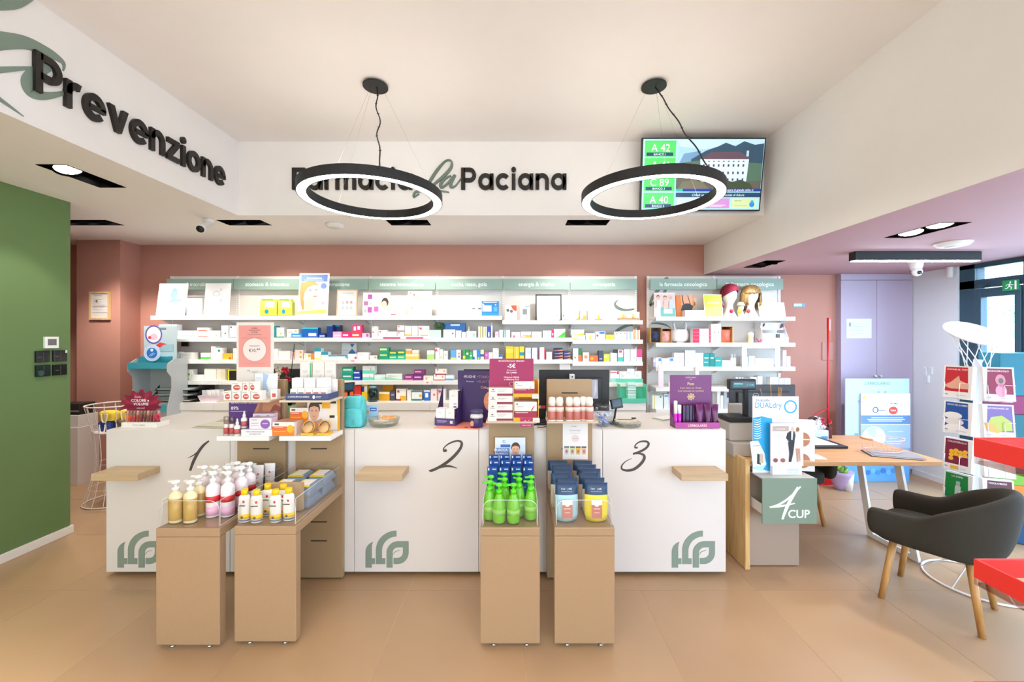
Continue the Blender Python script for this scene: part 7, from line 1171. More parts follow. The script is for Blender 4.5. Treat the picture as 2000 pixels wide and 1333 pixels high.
def lb(nm, *a, **k):
    mb = MB().box(*a, TD, **k) if False else MB().box(a[0], a[1], a[2], a[3], a[4], a[5], a[6], TD); return mb
mb = lb('', -.035, .27, .15, .156, 0, .385, VI); R3 = TD.to_3x3(); fr = Fr(TD @ Vector((-.035, .1498, 0)), R3 @ Vector((1, 0, 0)), Vector((0, 0, 1)), .305, .385)
mb.pr(fr, [('t', '-RUGHE', .30, .86, .05, '#e8e0f0', 0), ('t', '+TONO', .64, .86, .05, '#c07a98', 0), ('t', '+ELASTICITÀ', .74, .77, .05, '#a06a90', 0), ('t', 'Bio-marine', .32, .78, .025, '#d8cce4', .01), ('r', .84, .88, 1, .91, '#ee8f76'), ('t', 'CollageNu', .76, .66, .045, '#f09a80', .03), ('e', .84, .42, .17, .19, '#e8926a'), ('t', 'PEPTIDI', .84, .45, .022, '#f4d8c8', .01), ('t', 'DI COLLAGENE', .84, .39, .022, '#f4d8c8', .01)]); mb.build('back_card', r)
for xx in (-.156, .0): MB().add([TD @ Vector(v_) for v_ in ((xx, -.0, 0), (xx, .15, 0), (xx, .15, .27), (xx, .02, .06), (xx, 0, .05), (xx+.004, -.0, 0), (xx+.004, .15, 0), (xx+.004, .15, .27), (xx+.004, .02, .06), (xx+.004, 0, .05))], [(4, 3, 2, 1, 0), (5, 6, 7, 8, 9), (0, 1, 6, 5), (1, 2, 7, 6), (2, 3, 8, 7), (3, 4, 9, 8), (4, 0, 5, 9)], VI).build('side_card', r)
mb = lb('', -.15, .0, -.004, 0, 0, .05, mat('#4c3c70', .45)); mb.pr(Fr(TD @ Vector((-.15, -.0045, 0)), R3 @ Vector((1, 0, 0)), Vector((0, 0, 1)), .15, .05), [('r', .1, .6, .6, .68, '#c8c0d8'), ('r', .1, .4, .5, .46, '#a8a0c0'), ('r', .76, .3, .9, .72, '#d8d4dc')]); mb.build('front_lip', r)
lb('', -.152, 0, .0, .15, 0, .012, VI).build('tray_floor', r)
WB = [('t', 'NuS', .45, .7, .08, '#a8a4ac', 0), ('r', .5, .3, .85, .33, '#3a3440'), ('r', .5, .05, .85, .2, '#3a2a4a')]
for (a, b, y0, z0, h, s_) in ((-.147, -.077, .004, .013, .105, 'front one beside the counter'), (-.074, -.006, .004, .013, .105, 'front one beside the violet wall'), (-.074, -.006, .075, .10, .14, 'raised one at the back')):
    mb = MB().box(a, b, y0, y0+.068, z0, z0+h, mat('#ebe7e6', .4), TD, right=mat('#4a3a5c', .45)); mb.pr(Fr(TD @ Vector((a, y0-.0003, z0)), R3 @ Vector((1, 0, 0)), Vector((0, 0, 1)), b-a, h), WB); o = mb.build('collagen_box', loc=TD @ Vector((a, y0, z0))); tag(o, 'white collagen carton in the violet display, '+s_, 'box', 'collagen cartons')
lb('', -.148, -.004, .075, .148, .012, .099, VI).build('riser', r)
d = 2.935; x = X_(931, d); r = empty('powder_jar', (x, d, ZC0+.0035), 'violet jar of collagen powder with white shoulder on the coral mat', 'jar'); z = ZC0+.0035
MB().lathe([(.042, 0), (.046, .004), (.046, .062), (.043, .066)], (x, d, z), mat('#3f2a68', .35), 26).build('jar_label', r); MB().lathe([(.0455, .066), (.0455, .082), (.036, .094), (.034, .10)], (x, d, z), mat('#ece9ec', .3), 26).build('jar_body', r); MB().lathe([(.043, .098), (.044, .10), (.044, .118), (.041, .121)], (x, d, z), mat('#4c4474', .4), 26).build('lid', r)
mb = MB(); mb.pr(Fr((x-.040, d-.0466, z+.01), (1, 0, 0), (0, 0, 1), .03, .045), [('e', .4, .5, .4, .45, '#e8926a')]); mb.build('print', r)
# candy globe
d = 2.99; x = X_(1176, d); r = empty('candy_globe', (x, d, ZC0), 'clear plastic globe full of blue and white sweets beside the fourth tower', 'jar'); q = .085; prof = [(.045, 0)]+[(q*math.sin(a), q*1.0-q*math.cos(a)*1.0) for a in [.6+.19*i for i in range(11)]]
MB().lathe(prof, (x, d, ZC0), clear('#eef2f8', .18), 28).build('globe', r)
rr_ = random.Random(5)
for i in range(26):
    a = rr_.uniform(0, 6.28); zz = rr_.uniform(.012, .085); qq = rr_.uniform(0, .9)*math.sqrt(max(.0005, q*q-(zz-q)**2))*.85; T = Matrix.Translation((x+qq*math.cos(a), d+qq*math.sin(a), ZC0+zz)) @ Matrix.Rotation(rr_.uniform(0, 3), 4, 'Z') @ Matrix.Rotation(rr_.uniform(0, 3), 4, 'X')
    MB().lathe([(.003, -.018), (.006, -.01), (.009, 0), (.006, .01), (.003, .018)], (0, 0, 0), mat(['#dfe4f0', '#8f9fd0', '#c4cce8', '#5f74b8', '#e8e0d4'][i % 5], .4), 8).build('sweet', r).matrix_local = Matrix.Translation((0, 0, 0))
for i, ch in enumerate([c for c in r.children if c.name.startswith('sweet')]):
    a = rr_.uniform(0, 6.28); zz = .016+.07*(i/26); qq = (.2+.75*rr_.random())*math.sqrt(max(.0005, q*q-(zz-q)**2))*.82; ch.matrix_parent_inverse = Matrix.Identity(4); ch.location = (qq*math.cos(a), qq*math.sin(a), zz); ch.rotation_euler = (rr_.uniform(0, 3), rr_.uniform(0, 3), rr_.uniform(0, 3))
card('leaflet', 'crumpled silver foil leaflet sticking up behind the candy globe', 'leaflet', 1157, 1168, 742, 779, 3.08, '#a8a8b8', [('p', [(.2, 0), (.6, 1), (.8, .4)], '#c4c4d0')], .1, zb=Z_(779, 3.08), strut=False)
d = 2.98; x = X_(1224, d); r = empty('coin_tray', (x, d, ZC0), 'clear change tray with a beige strip on the third counter', 'tray'); MB().lathe([(.09, 0), (.10, .006), (.105, .03), (.10, .03), (.092, .01), (0, .009)], (x, d, ZC0), clear('#efefec', .18), 28).build('tray', r); mb = MB().box(x-.08, x+.07, d-.01, d+.05, ZC0+.032, ZC0+.042, mat('#d8c4a8', .5)); mb.build('strip', r, bev=.003); MB().box(x-.06, x+.05, d+.0, d+.03, ZC0+.0425, ZC0+.044, mat('#8a7a68', .6)).build('grip', r); MB().box(x+.05, x+.08, d+.04, d+.06, ZC0+.042, ZC0+.05, BLKM).build('clip', r)
# fig fragrance display
d = 2.93; r = empty('fragrance_display', (X_(1358, d), d, ZC0), 'purple fig fragrance display with tubes on the third counter', 'display'); PU = mat('#701c66', .4); MG = mat('#a8388c', .4); xa, xb = X_(1316, d), X_(1402, d+.0)
mb = MB().box(xa, xb-.012, d+.07, d+.075, ZC0, Z_(733, d+.07), PU); mb.pr(fr_front(xa, xb-.012, d+.07, ZC0, Z_(733, d+.07)), [('t', "L'ERBOLARIO", .5, .94, .026, '#e8c89a', 0, .55), ('t', 'LODI', .5, .905, .016, '#e8c89a'), ('t', 'Fico', .5, .80, .06, '#f0cf9c', .015), ('t', 'Il più dolce tra i frutti,', .5, .73, .034, '#e8c89a', 0, .6), ('t', 'il più sensuale tra i profumi', .5, .67, .034, '#e8c89a', 0, .72)]+[('s', [(.5, .57, .012), (.5+.09*math.cos(a), .57+.065*math.sin(a), .02), (.5+.05*math.cos(a+.5), .57+.05*math.sin(a+.5), .008)], '#d8b88a') for a in [k*.785 for k in range(8)]]); mb.build('back_card', r)
mb = MB().box(xa, xb, d-.03, d-.026, ZC0, Z_(826, d-.03), MG); mb.pr(fr_front(xa, xb, d-.03, ZC0, Z_(826, d-.03)), [('t', "L'ERBOLARIO", .5, .3, .4, '#f0d8b0', .01, .75)]); mb.build('front_lip', r); MB().box(xa, xb, d-.026, d+.07, ZC0, ZC0+.004, PU).build('tray', r)
for xx in (xa, xb-.004): MB().add([(xx, d-.026, ZC0), (xx, d+.07, ZC0), (xx, d+.07, ZC0+.10), (xx, d-.026, ZC0+.04), (xx+.003, d-.026, ZC0), (xx+.003, d+.07, ZC0), (xx+.003, d+.07, ZC0+.10), (xx+.003, d-.026, ZC0+.04)], [(3, 2, 1, 0), (4, 5, 6, 7), (0, 1, 5, 4), (1, 2, 6, 5), (2, 3, 7, 6), (3, 0, 4, 7)], PU).build('side_card', r)
for k, (px_, yt) in enumerate(((1319.5, 784), (1327, 792))):
    x = X_(px_, d); o = MB().lathe([(.012, .004), (.012, Z_(808, d)-ZC0)], (x, d, ZC0), mat('#c81fc0', .3), 14).build('roll_on', loc=(x, d, ZC0)); tag(o, 'slim %s bottle with white cap at the end of the fig display' % ['taller magenta', 'shorter magenta'][k], 'bottle'); MB().lathe([(.0122, Z_(808, d)-ZC0), (.0122, Z_(yt, d)-ZC0), (.009, Z_(yt, d)-ZC0+.003)], (x, d, ZC0), WHT, 14).build('cap', o)
def figtube(px_, dd, label, col, zt=790):
    x = X_(px_, dd); h = Z_(zt, dd)-ZC0-.005; n = 10; vs_ = []; fs = []
    for (rx, ry, t) in ((.018, .018, .0), (.019, .018, .30), (.023, .012, .6), (.028, .002, 1)):
        for j in range(n): a = 2*math.pi*j/n; vs_.append((x+rx*math.cos(a), dd+ry*math.sin(a), ZC0+.005+h*t))
    for i in range(3):
        for j in range(n): fs.append((i*n+j, i*n+(j+1) % n, (i+1)*n+(j+1) % n, (i+1)*n+j))
    fs += [tuple(range(n-1, -1, -1)), tuple(range(3*n, 4*n))]; o = MB().add(vs_, fs, mat(col, .3), True).build('cream_tube', loc=(x, dd, ZC0)); tag(o, label, 'cream tube', 'purple fig cream tubes'); MB().lathe([(.0195, .005), (.0195, .045)], (x, dd, ZC0), mat('#3c0c30', .25), 14).build('cap', o)
for k, (px_, dd) in enumerate(((1366, 2.93), (1382, 2.93), (1396, 2.935))): figtube(px_, dd, 'dark purple foil cream tube in the fig display, %s of three' % ['first', 'middle', 'last'][k], ['#6a2460', '#5c1c54', '#642058'][k])
for k in range(4): x = X_(1336+6.5*k, 2.955); o = MB().box(x-.010, x+.010, 2.95, 2.975, ZC0+.005, Z_(792, 2.95), mat('#3a1040', .35)).build('perfume_box', bev=.001, loc=(x, 2.95, ZC0)); tag(o, 'small dark violet perfume box in the fig display, %s in line' % ['first', 'second', 'third', 'fourth'][k], 'box', 'violet perfume boxes')
for k in range(2): MB().tube([(X_(1365+22*k, 2.895), 2.90, ZC0+.002), (X_(1370+22*k, 2.875), 2.872, ZC0+.002)], .001, BLK, 4).build('wire_foot', r)
T = Matrix.Translation((X_(1300, 3.2), 3.22, ZC0)) @ Matrix.Rotation(.5, 4, 'Z'); mb = MB()
for k in range(4): mb.box(-.10+.01*k, .06+.01*k, -.05, .05, .004*k, .004*k+.003, mat(['#e8e6dc', '#c8d48a', '#9ab0c8', '#eceae4'][k]), T)
tag(mb.build('brochure_stack', loc=(X_(1300, 3.2), 3.22, ZC0)), 'small fan of folded leaflets behind the fig display', 'brochures')
# ------------------------------------------------------------------ register desk
OAK = wood('#c79a5e', '#dcb67c', axis=2); OAKX = wood('#b98556', '#cf9d6b', axis=0); ZD = .765
r = empty('service_desk', (2.33, 3.34, 0), 'oak-topped fourth desk with oak end panel and white trapezoid legs', 'desk')
MB().box(1.613, 1.646, 2.93, 3.74, .005, .782, OAK).build('end_panel', r, bev=.002)
MB().box(1.647, 3.05, 2.94, 3.74, ZD-.03, ZD, OAKX).build('desk_top', r, bev=.002)
WLG = mat('#e9e6e4', .4); A_, B_, C_, D_ = (2.86, 3.12, ZD-.032), (2.93, 3.05, .02), (2.92, 3.42, .02), (2.92, 3.56, ZD-.032)
def bar(a, b, w_, t, nm, m=WLG):
    a, b = Vector(a), Vector(b); q = (b-a).normalized(); s_ = Vector((1, 0, 0)); s_ = (s_-q*s_.dot(q)).normalized(); t_ = q.cross(s_); vs_ = [p_+s_*i*t/2+t_*j*w_/2 for p_ in (a, b) for i, j in ((-1, -1), (1, -1), (1, 1), (-1, 1))]
    return MB().add(vs_, [(3, 2, 1, 0), (4, 5, 6, 7), (0, 1, 5, 4), (1, 2, 6, 5), (2, 3, 7, 6), (3, 0, 4, 7)], m).build(nm, r, bev=.002)
bar(A_, B_, .06, .02, 'leg'); bar(D_, C_, .06, .02, 'leg'); bar((2.93, 3.02, .021), (2.92, 3.45, .021), .04, .02, 'foot_bar')
MB().box(1.67, 2.03, 2.985, 3.5, .006, ZD-.032, mat('#a08b7a', .45)).build('pedestal', r, bev=.002)
r2 = empty('counter_sign', (1.85, 2.82, .384), 'sage green counter sign with a white four on the desk front', 'sign'); zb_, zt_ = .384, .692; SG = mat('#788976', .5)
MB().box(1.662, 2.033, 2.81, 2.818, zb_, zt_, SG).build('sign_board', r2, bev=.001); mb = MB(); mb.box(1.664, 1.668, 2.8185, 2.984, zb_+.07, zb_+.13, mat('#d4cec8', .5)); mb.box(1.664, 2.03, 2.8185, 2.984, zb_+.062, zb_+.07, mat('#d4cec8', .5)); mb.box(1.664, 2.03, 2.8185, 2.984, zt_-.008, zt_-.0005, mat('#b8b4ae', .5)); mb.build('leaflet_shelf', r2)
f4 = Fr((0, 2.8095, 0), (1, 0, 0), (0, 0, 1), 1, 1); c4 = lambda x, y, w_: (X_(x/3.603+1290, 2.81), Z_(y/3.603+760, 2.81), w_/3.603*2.81/F)
script(r2, f4, [[(985, 688, 10), (900, 770, 14), (830, 815, 14), (768, 834, 10)], [(768, 832, 10), (850, 825, 14), (945, 806, 6)], [(968, 692, 18), (920, 770, 22), (885, 840, 22), (856, 918, 14)]], .0015, mat('#eef0ea', .5), 'numeral', c4)
mb = MB(); mb.pr(fr_front(X_(1537, 2.81), X_(1584, 2.81), 2.8097, Z_(1012, 2.81), Z_(996, 2.81)), [('t', 'CUP', .5, 0, 1.0, '#eef0ea', .035)]); mb.build('lettering', r2)
# posters on the sign box
zp = zt_; card('product_poster', 'white and cyan poster with a large cyan ring on the desk front', 'poster', 1470, 1560, 787, 936, 2.93, '#ece8e6', [('t', 'DUALSAN', .22, .935, .028, '#1c4a8a', .03, .3), ('t', 'DUALdry', .34, .85, .075, '#1c98cc', .005, .58), ('o', .82, .865, .14, .087, .22, '#2a9fd4'), ('r', .05, .79, .5, .796, '#c8c4c4'), ('p', [(0, .72), (.2, .74), (.42, .71), (.42, .3), (.6, .0), (.1, .05), (0, .15)], '#1f9fdc'), ('p', [(0, .3), (0, .05), (.2, .02), (.3, .12), (.2, .3)], '#b8dcf0')]+[('s', [(.02, .70-.03*i, .004), (.1, .69-.03*i, .010), (.18, .71-.03*i, .006)], '#dff0fa') for i in range(9)]+[('e', .66+.03*(i % 7)+.01*(i//7), .03+.026*(i//7), .006, .005, '#7aa8cc') for i in range(56)], 0, zb=zp, strut=True)
card('product_poster', 'brochure board with a couple in suit and white dress before the cyan poster', 'poster', 1506, 1569, 828, 911, 2.88, '#e8dfda', [('r', .04, .82, .55, .94, '#b8a49c'), ('t', 'ossidensabile', .3, .865, .03, '#f4eeea', .01, .45), ('t', 'DISCRETO DI', .25, .72, .03, '#b0a6a2', .0, .38), ('t', 'DI OGGI NO', .25, .67, .03, '#b0a6a2', .0, .36), ('e', .66, .88, .05, .05, '#dcb498'), ('e', .66, .915, .045, .025, '#c8c4c0'), ('p', [(.46, .66), (.5, .78), (.6, .83), (.72, .82), (.76, .7), (.72, .56), (.56, .56)], '#23262e'), ('p', [(.62, .82), (.68, .82), (.66, .62), (.62, .62)], '#eceae8'), ('p', [(.52, .57), (.72, .57), (.68, .3), (.62, .1), (.54, .1), (.56, .3)], '#26242a'), ('e', .80, .84, .045, .045, '#d8a888'), ('e', .82, .865, .05, .05, '#8a5a3a'), ('p', [(.72, .6), (.76, .78), (.88, .78), (.9, .6), (.88, .42), (.74, .42)], '#f2efec'), ('p', [(.76, .42), (.82, .42), (.84, .1), (.8, .1)], '#c88a6c'), ('p', [(.83, .42), (.88, .42), (.9, .12), (.87, .12)], '#c88a6c'), ('e', .13, .14, .07, .05, '#8a4a44'), ('e', .36, .14, .07, .05, '#9a5a50')], 0, zb=Z_(911, 2.88), strut=False, t=.012)
card('leaflet', 'white leaflet with two round skin photos leaning beside the couple board', 'leaflet', 1560, 1590, 836, 936, 2.96, '#e4dfdc', [('e', .3, .62, .42, .14, '#b8764a'), ('r', 0, .61, .7, .63, '#e4dfdc'), ('e', .3, .2, .42, .14, '#b8764a'), ('r', 0, .19, .7, .21, '#e4dfdc')], 0, zb=zp, strut=False, t=.03, yaw=-.15)
card('leaflet', 'small tilted leaflet with a phone picture before the cyan poster', 'leaflet', 1468, 1500, 863, 911, 2.9, '#dfe8f0', [('p', [(.3, .1), (.42, .5), (.62, .45), (.6, .05)], '#22262c'), ('p', [(.5, .1), (.6, .5), (.85, .45), (.8, .1)], '#c8b098'), ('r', .1, .8, .7, .83, '#9aa8b8')], .15, zb=Z_(911, 2.9), strut=False, yaw=.3)
carton('poster_support', 'clear acrylic easel block under the brochure board', 'stand', 1509, 1566, 911, 936, 2.884, '#dfe4e8', [('e', .5+.05*(i % 8), .2+.12*(i//8), .012, .03, '#7aa8cc') for i in range(24)], .03, zb=zp)
# reed diffuser
d = 3.16; x = X_(1512, d); r = empty('reed_diffuser', (x, d, ZD), 'glass reed diffuser with five amber sticks behind the cyan poster', 'diffuser'); MB().lathe([(.035, 0), (.038, .01), (.038, .20), (.018, .24), (.018, .27)], (x, d, ZD+.0005), clear('#e8d8b8', .15, 'amber_glass', .9), 20).build('bottle', r)
for (px_, py_2) in ((1485, 760), (1505, 752), (1521, 756), (1524, 757), (1527, 757)): MB().tube([(x, d, ZD+.02), P(px_, py_2, d)], .0022, mat('#c8892e', .6), 6).build('reed', r)
# register, display pole, DELL screen
RG = mat('#b9b0a4', .45); d = 3.06; r = empty('cash_register', (1.72, 3.15, ZD), 'beige cash register with a black display on a pole at the desk end', 'cash register'); xa, xb = X_(1433, d), 1.86; zt_ = Z_(829, d)
MB().box(xa, xb, d, 3.40, ZD+.0005, ZD+.10, RG).build('drawer', r, bev=.006); MB().box(xa, xb, d+.06, 3.40, ZD+.101, zt_, RG).build('case', r, bev=.012); MB().box(xa-.005, X_(1480, d), d+.05, d+.24, zt_+.001, zt_+.04, BLKM).build('pole_base', r, bev=.01)
xp = X_(1457, d+.1); MB().box(xp-.018, xp+.018, d+.09, d+.12, zt_+.04, Z_(760, d+.1), BLKM).build('pole', r, bev=.006)
mb = MB().box(X_(1434, d), X_(1487, d), d+.06, d+.115, Z_(764, d), Z_(743, d), BLK); mb.build('display_head', r, bev=.008); mb = MB(); mb.pr(fr_front(X_(1440, d), X_(1483, d), d+.0595, Z_(759, d), Z_(748, d)), [('r', .0, .0, 1, 1, mat('#0c1a1c', .2)), ('r', .05, .55, .45, .7, mat('#1fc4b4', .4, emit=.8)), ('t', '€ 0,00', .8, .3, .35, mat('#1fa49c', .4, emit=.6))]); mb.build('display_glass', r)
monitor(1426, 1556, 752, 826, 3.46, 'charcoal monitor with a round badge behind the cash register', '#3c3b3c', True, ZD+.0005)
o = MB().box(X_(1428, 3.36), X_(1456, 3.36), 3.405, 3.42, ZD+.0005, Z_(788, 3.4), RG).build('card_reader', bev=.006, loc=(X_(1440, 3.4), 3.41, ZD)); tag(o, 'flat beige panel standing behind the cash register', 'panel'); MB().box(X_(1429, 3.36), X_(1455, 3.36), 3.40, 3.404, Z_(812, 3.4), Z_(792, 3.4), mat('#a39a8e', .5)).build('recess', o)
x = X_(1427, 3.5); o = MB().lathe([(.03, 0), (.036, .10), (.034, .10), (.029, .004), (0, .004)], (x-.0, 3.6, ZD+.06), mat('#cfdde2', .4), 20).build('pen_cup', loc=(x, 3.6, ZD)); tag(o, 'pale blue cup behind the end of counter three', 'cup'); MB().box(x-.06, x+.06, 3.55, 3.66, ZD+.0005, ZD+.06, RG).build('cup_base', o)
# desk clutter
r = empty('writing_pad', (2.40, 3.42, ZD), 'black desk pad with white sheets on the oak desk', 'desk pad'); MB().box(2.12, 2.62, 3.28, 3.62, ZD+.0005, ZD+.022, BLK).build('pad', r, bev=.004); mb = MB().box(2.15, 2.56, 3.31, 3.58, ZD+.0225, ZD+.026, mat('#efecec')); mb.pr(Fr((2.15, 3.31, ZD+.026), (1, 0, 0), (0, 1, 0), .41, .27), [('r', .45, .6, .85, .72, '#e88ab4'), ('r', .5, .64, .8, .68, '#f4d4e2')]); mb.build('paper', r)
T = Matrix.Translation((2.12, 3.06, ZD+.0005)) @ Matrix.Rotation(-.1, 4, 'Z'); mb = MB().box(-.07, .12, -.06, .05, 0, .008, mat('#dfe0d4'), T); mb.box(-.06, .04, -.04, .04, .008, .009, mat('#c4d22a'), T); tag(mb.build('magazine', loc=(2.12, 3.06, ZD)), 'yellow-green magazine at the front edge of the oak desk', 'magazine')
T = Matrix.Translation((2.80, 3.10, ZD+.0005)) @ Matrix.Rotation(-.35, 4, 'Z'); mb = MB()
for k in range(3): mb.box(-.16+.01*k, .14+.012*k, -.09, .09, .005*k, .005*k+.004, mat(['#3a3c40', '#c8c4c0', '#8a8a90'][k]), T)
tag(mb.build('magazine', loc=(2.8, 3.1, ZD)), 'dark stack of magazines under the pink wire basket', 'magazine')
r = empty('wire_basket', (2.80, 3.18, ZD+.016), 'oval pink wire basket with a wooden handle on the desk corner', 'basket'); PWR = mat('#e2b8b4', .3); z = ZD+.0165
def oval(cx, cy, a, b, z, n=28): return [(cx+a*math.cos(2*math.pi*i/n), cy+b*math.sin(2*math.pi*i/n), z) for i in range(n)]
mb = MB(); mb.tube(oval(2.8, 3.18, .15, .09, z+.09), .003, PWR, 6, closed=True); mb.tube(oval(2.8, 3.18, .135, .08, z+.003), .003, PWR, 6, closed=True)
for i in range(28): a = oval(2.8, 3.18, .135, .08, z+.003)[i]; b = oval(2.8, 3.18, .15, .09, z+.09)[i]; mb.tube([a, b], .0012, PWR, 4)
mb.build('wire_frame', r); MB().tube(oval(2.8, 3.18, .15, .09, z+.095)[11:18], .008, wood('#b98a4c', '#d0a565', axis=0), 8).build('handle', r)
x, y = 2.56, 3.66; r = empty('black_bag', (x, y, ZD), 'small slumped black bag on the far desk edge', 'bag'); rbox(x, y, ZD+.0005, .16, .10, .06, mat('#1a1a20', .6)).build('bag_body', r); MB().tube(catmull([(x-.05, y, ZD+.05), (x-.02, y-.02, ZD+.075), (x+.04, y, ZD+.05)]), .005, BLK, 6).build('strap', r)
x, y = X_(1602, 3.6), 3.6; r = empty('tissue_flowers', (x, y, ZD), 'white silk flowers in a pale box on the far side of the desk', 'flowers'); mb = MB().box(x-.07, x+.05, y-.03, y+.05, ZD+.0005, ZD+.08, mat('#cfe0ea', .5)); mb.pr(fr_front(x-.07, x+.05, y-.03, ZD, ZD+.08), [('r', .5, .1, .95, .4, '#4aa0d4')]); mb.build('box', r)
for i in range(9):
    p = Vector((x-.05+.02*(i % 5)+.01*(i//5), y-.01+.02*(i % 3), ZD+.10+.022*(i % 4))); mb = MB()
    for k in range(5): a = k*1.257+i; e_ = Vector((math.cos(a), -.4, math.sin(a))); f_ = Vector((-math.sin(a), 0, math.cos(a))); mb.add([p, p+e_*.014+f_*.012, p+e_*.026, p+e_*.014-f_*.012], [(0, 3, 2, 1)], mat('#eeeef2' if i != 3 else '#b8284a', .6), True)
    mb.build('flower', r, solid=.001)
mb = MB()
for i in range(5): mb.tube([(x+.0, y, ZD+.07), (x+.03+.02*i, y, ZD+.10-.02*(i % 2)), (x+.05+.022*i, y-.01, ZD+.04)], .002, mat('#5a3a34', .6), 5)
mb.build('twig', r)
x, y = X_(1621, 3.62), 3.62; o = MB().box(x-.02, x+.02, y, y+.04, ZD+.0005, ZD+.10, mat('#6a1420', .4)).build('ink_bottle', bev=.004, loc=(x, y, ZD)); tag(o, 'small dark red bottle beside the silk flowers', 'bottle'); MB().lathe([(.01, .10), (.01, .125)], (x, y+.02, ZD), BLK, 12).build('cap', o)
# floor posters behind the desk
d = 4.72; z1 = Z_(740, d); mb = MB().box(X_(1651, d), X_(1776, d), d, d+.01, .003, z1, mat('#b7cfe6', .5)); mb.pr(fr_front(X_(1651, d), X_(1776, d), d, .003, z1), [('r', 0, 0, 1, .42, '#8fb4dc'), ('r', 0, 0, 1, .16, '#5a9ad4'), ('t', "L'ERBOLARIO", .5, .94, .03, '#4a86b0', .0, .9), ('e', .52, .87, .01, .006, '#3a4a5a'), ('e', .62, .87, .01, .006, '#3a4a5a'), ('t', 'D', .21, .77, .02, '#4a5a7a'), ('r', .12, .36, .22, .44, '#3a78b8'), ('r', .14, .44, .2, .47, '#6aa0d0')]+[('e', .35+.08*i, .09+.02*(i % 2), .04, .025, ['#3a6ab8', '#5fa8e0', '#3f88c8'][i % 3]) for i in range(7)])
r = mb.build('floor_poster', loc=(X_(1713, d), d, 0)); tag(r, 'large pale blue perfume poster leaning before the lilac wardrobe', 'poster'); MB().box(X_(1690, d), X_(1736, d), d+.01, d+.2, .003, .015, mat('#b8c0c8')).add([(X_(1708, d), d+.01, .8), (X_(1718, d), d+.01, .8), (X_(1718, d), d+.19, .015), (X_(1708, d), d+.19, .015)], [(0, 1, 2, 3)], mat('#b8c0c8')).build('easel_strut', r)
d = 4.70; a, b = P(1682, 876, d), P(1778, 769, d); mb = MB().box(a.x, b.x, d, d+.012, a.z, b.z, mat('#e9e7e2', .5)); mb.pr(fr_front(a.x, b.x, d, a.z, b.z), [('r', 0, 0, 1, .43, '#9db4d2'), ('r', 0, .44, 1, .60, '#5f84b8'), ('t', 'Promozione DISPOSITIVA', .52, .88, .025, '#b8b4b0', 0, .7), ('t', 'PROMO', .67, .80, .03, '#5a5654', .01), ('o', .29, .70, .06, .055, .3, '#4a5a90'), ('t', 'Coradion', .40, .685, .03, '#6a6a90', .02), ('e', .65, .69, .09, .07, '#d8402a'), ('t', 'TARA', .65, .675, .03, '#f8e8e0', .03), ('e', .06, .93, .03, .03, '#f0c858'), ('e', .25, .2, .24, .2, '#e4e6e4'), ('p', [(.1, .35), (.28, .38), (.32, .22), (.2, .2)], '#b8ccdc'), ('r', .2, .55, .85, .565, '#dfe6f0'), ('r', .12, .52, .88, .535, '#dfe6f0'), ('r', .15, .49, .82, .505, '#dfe6f0'), ('r', .55, .3, .85, .31, '#e4ecf4'), ('r', .55, .18, .9, .19, '#e4ecf4'), ('r', .55, .08, .8, .09, '#e4ecf4')])
tag(mb.build('floor_poster', loc=(a.x, d, a.z)), 'white and blue promotion poster fixed over the pale blue one', 'poster')
r = empty('wrapped_bouquet', (X_(1640, 4.5), 4.5, 0), 'bouquet in lilac wrap with green leaves on the floor behind the desk', 'bouquet'); x = X_(1640, 4.5); MB().lathe([(.05, 0), (.06, .05), (.11, .16), (.13, .2)], (x, 4.5, .001), mat('#b39ac0', .4), 14).build('wrapping', r); mb = MB()
for i in range(16):
    a = i*2.4; p = Vector((x+.09*math.cos(a)*(i % 4)/4, 4.5+.09*math.sin(a)*(i % 4)/4, .17)); t = Vector((math.cos(a)*.05, math.sin(a)*.05, .08)); s_ = Vector((-math.sin(a), math.cos(a), 0))*.025; mb.add([p, p+t*.5+s_, p+t, p+t*.5-s_], [(0, 1, 2, 3)], mat('#6a9a3a' if i % 3 else '#8ab84a', .5), True)
mb.build('leaf', r, solid=.001)
x = X_(1657, 4.45); o = MB().lathe([(.035, 0), (.05, .18), (.047, .18), (.03, .01)], (x, 4.45, .001), mat('#e4e0de', .4), 18).build('flower_pot', loc=(x, 4.45, 0)); tag(o, 'white flower pot on the floor beside the lilac bouquet', 'pot'); MB().lathe([(.04, .165), (0, .17)], (x, 4.45, .001), mat('#3a2a1e', .9), 14).build('soil', o)
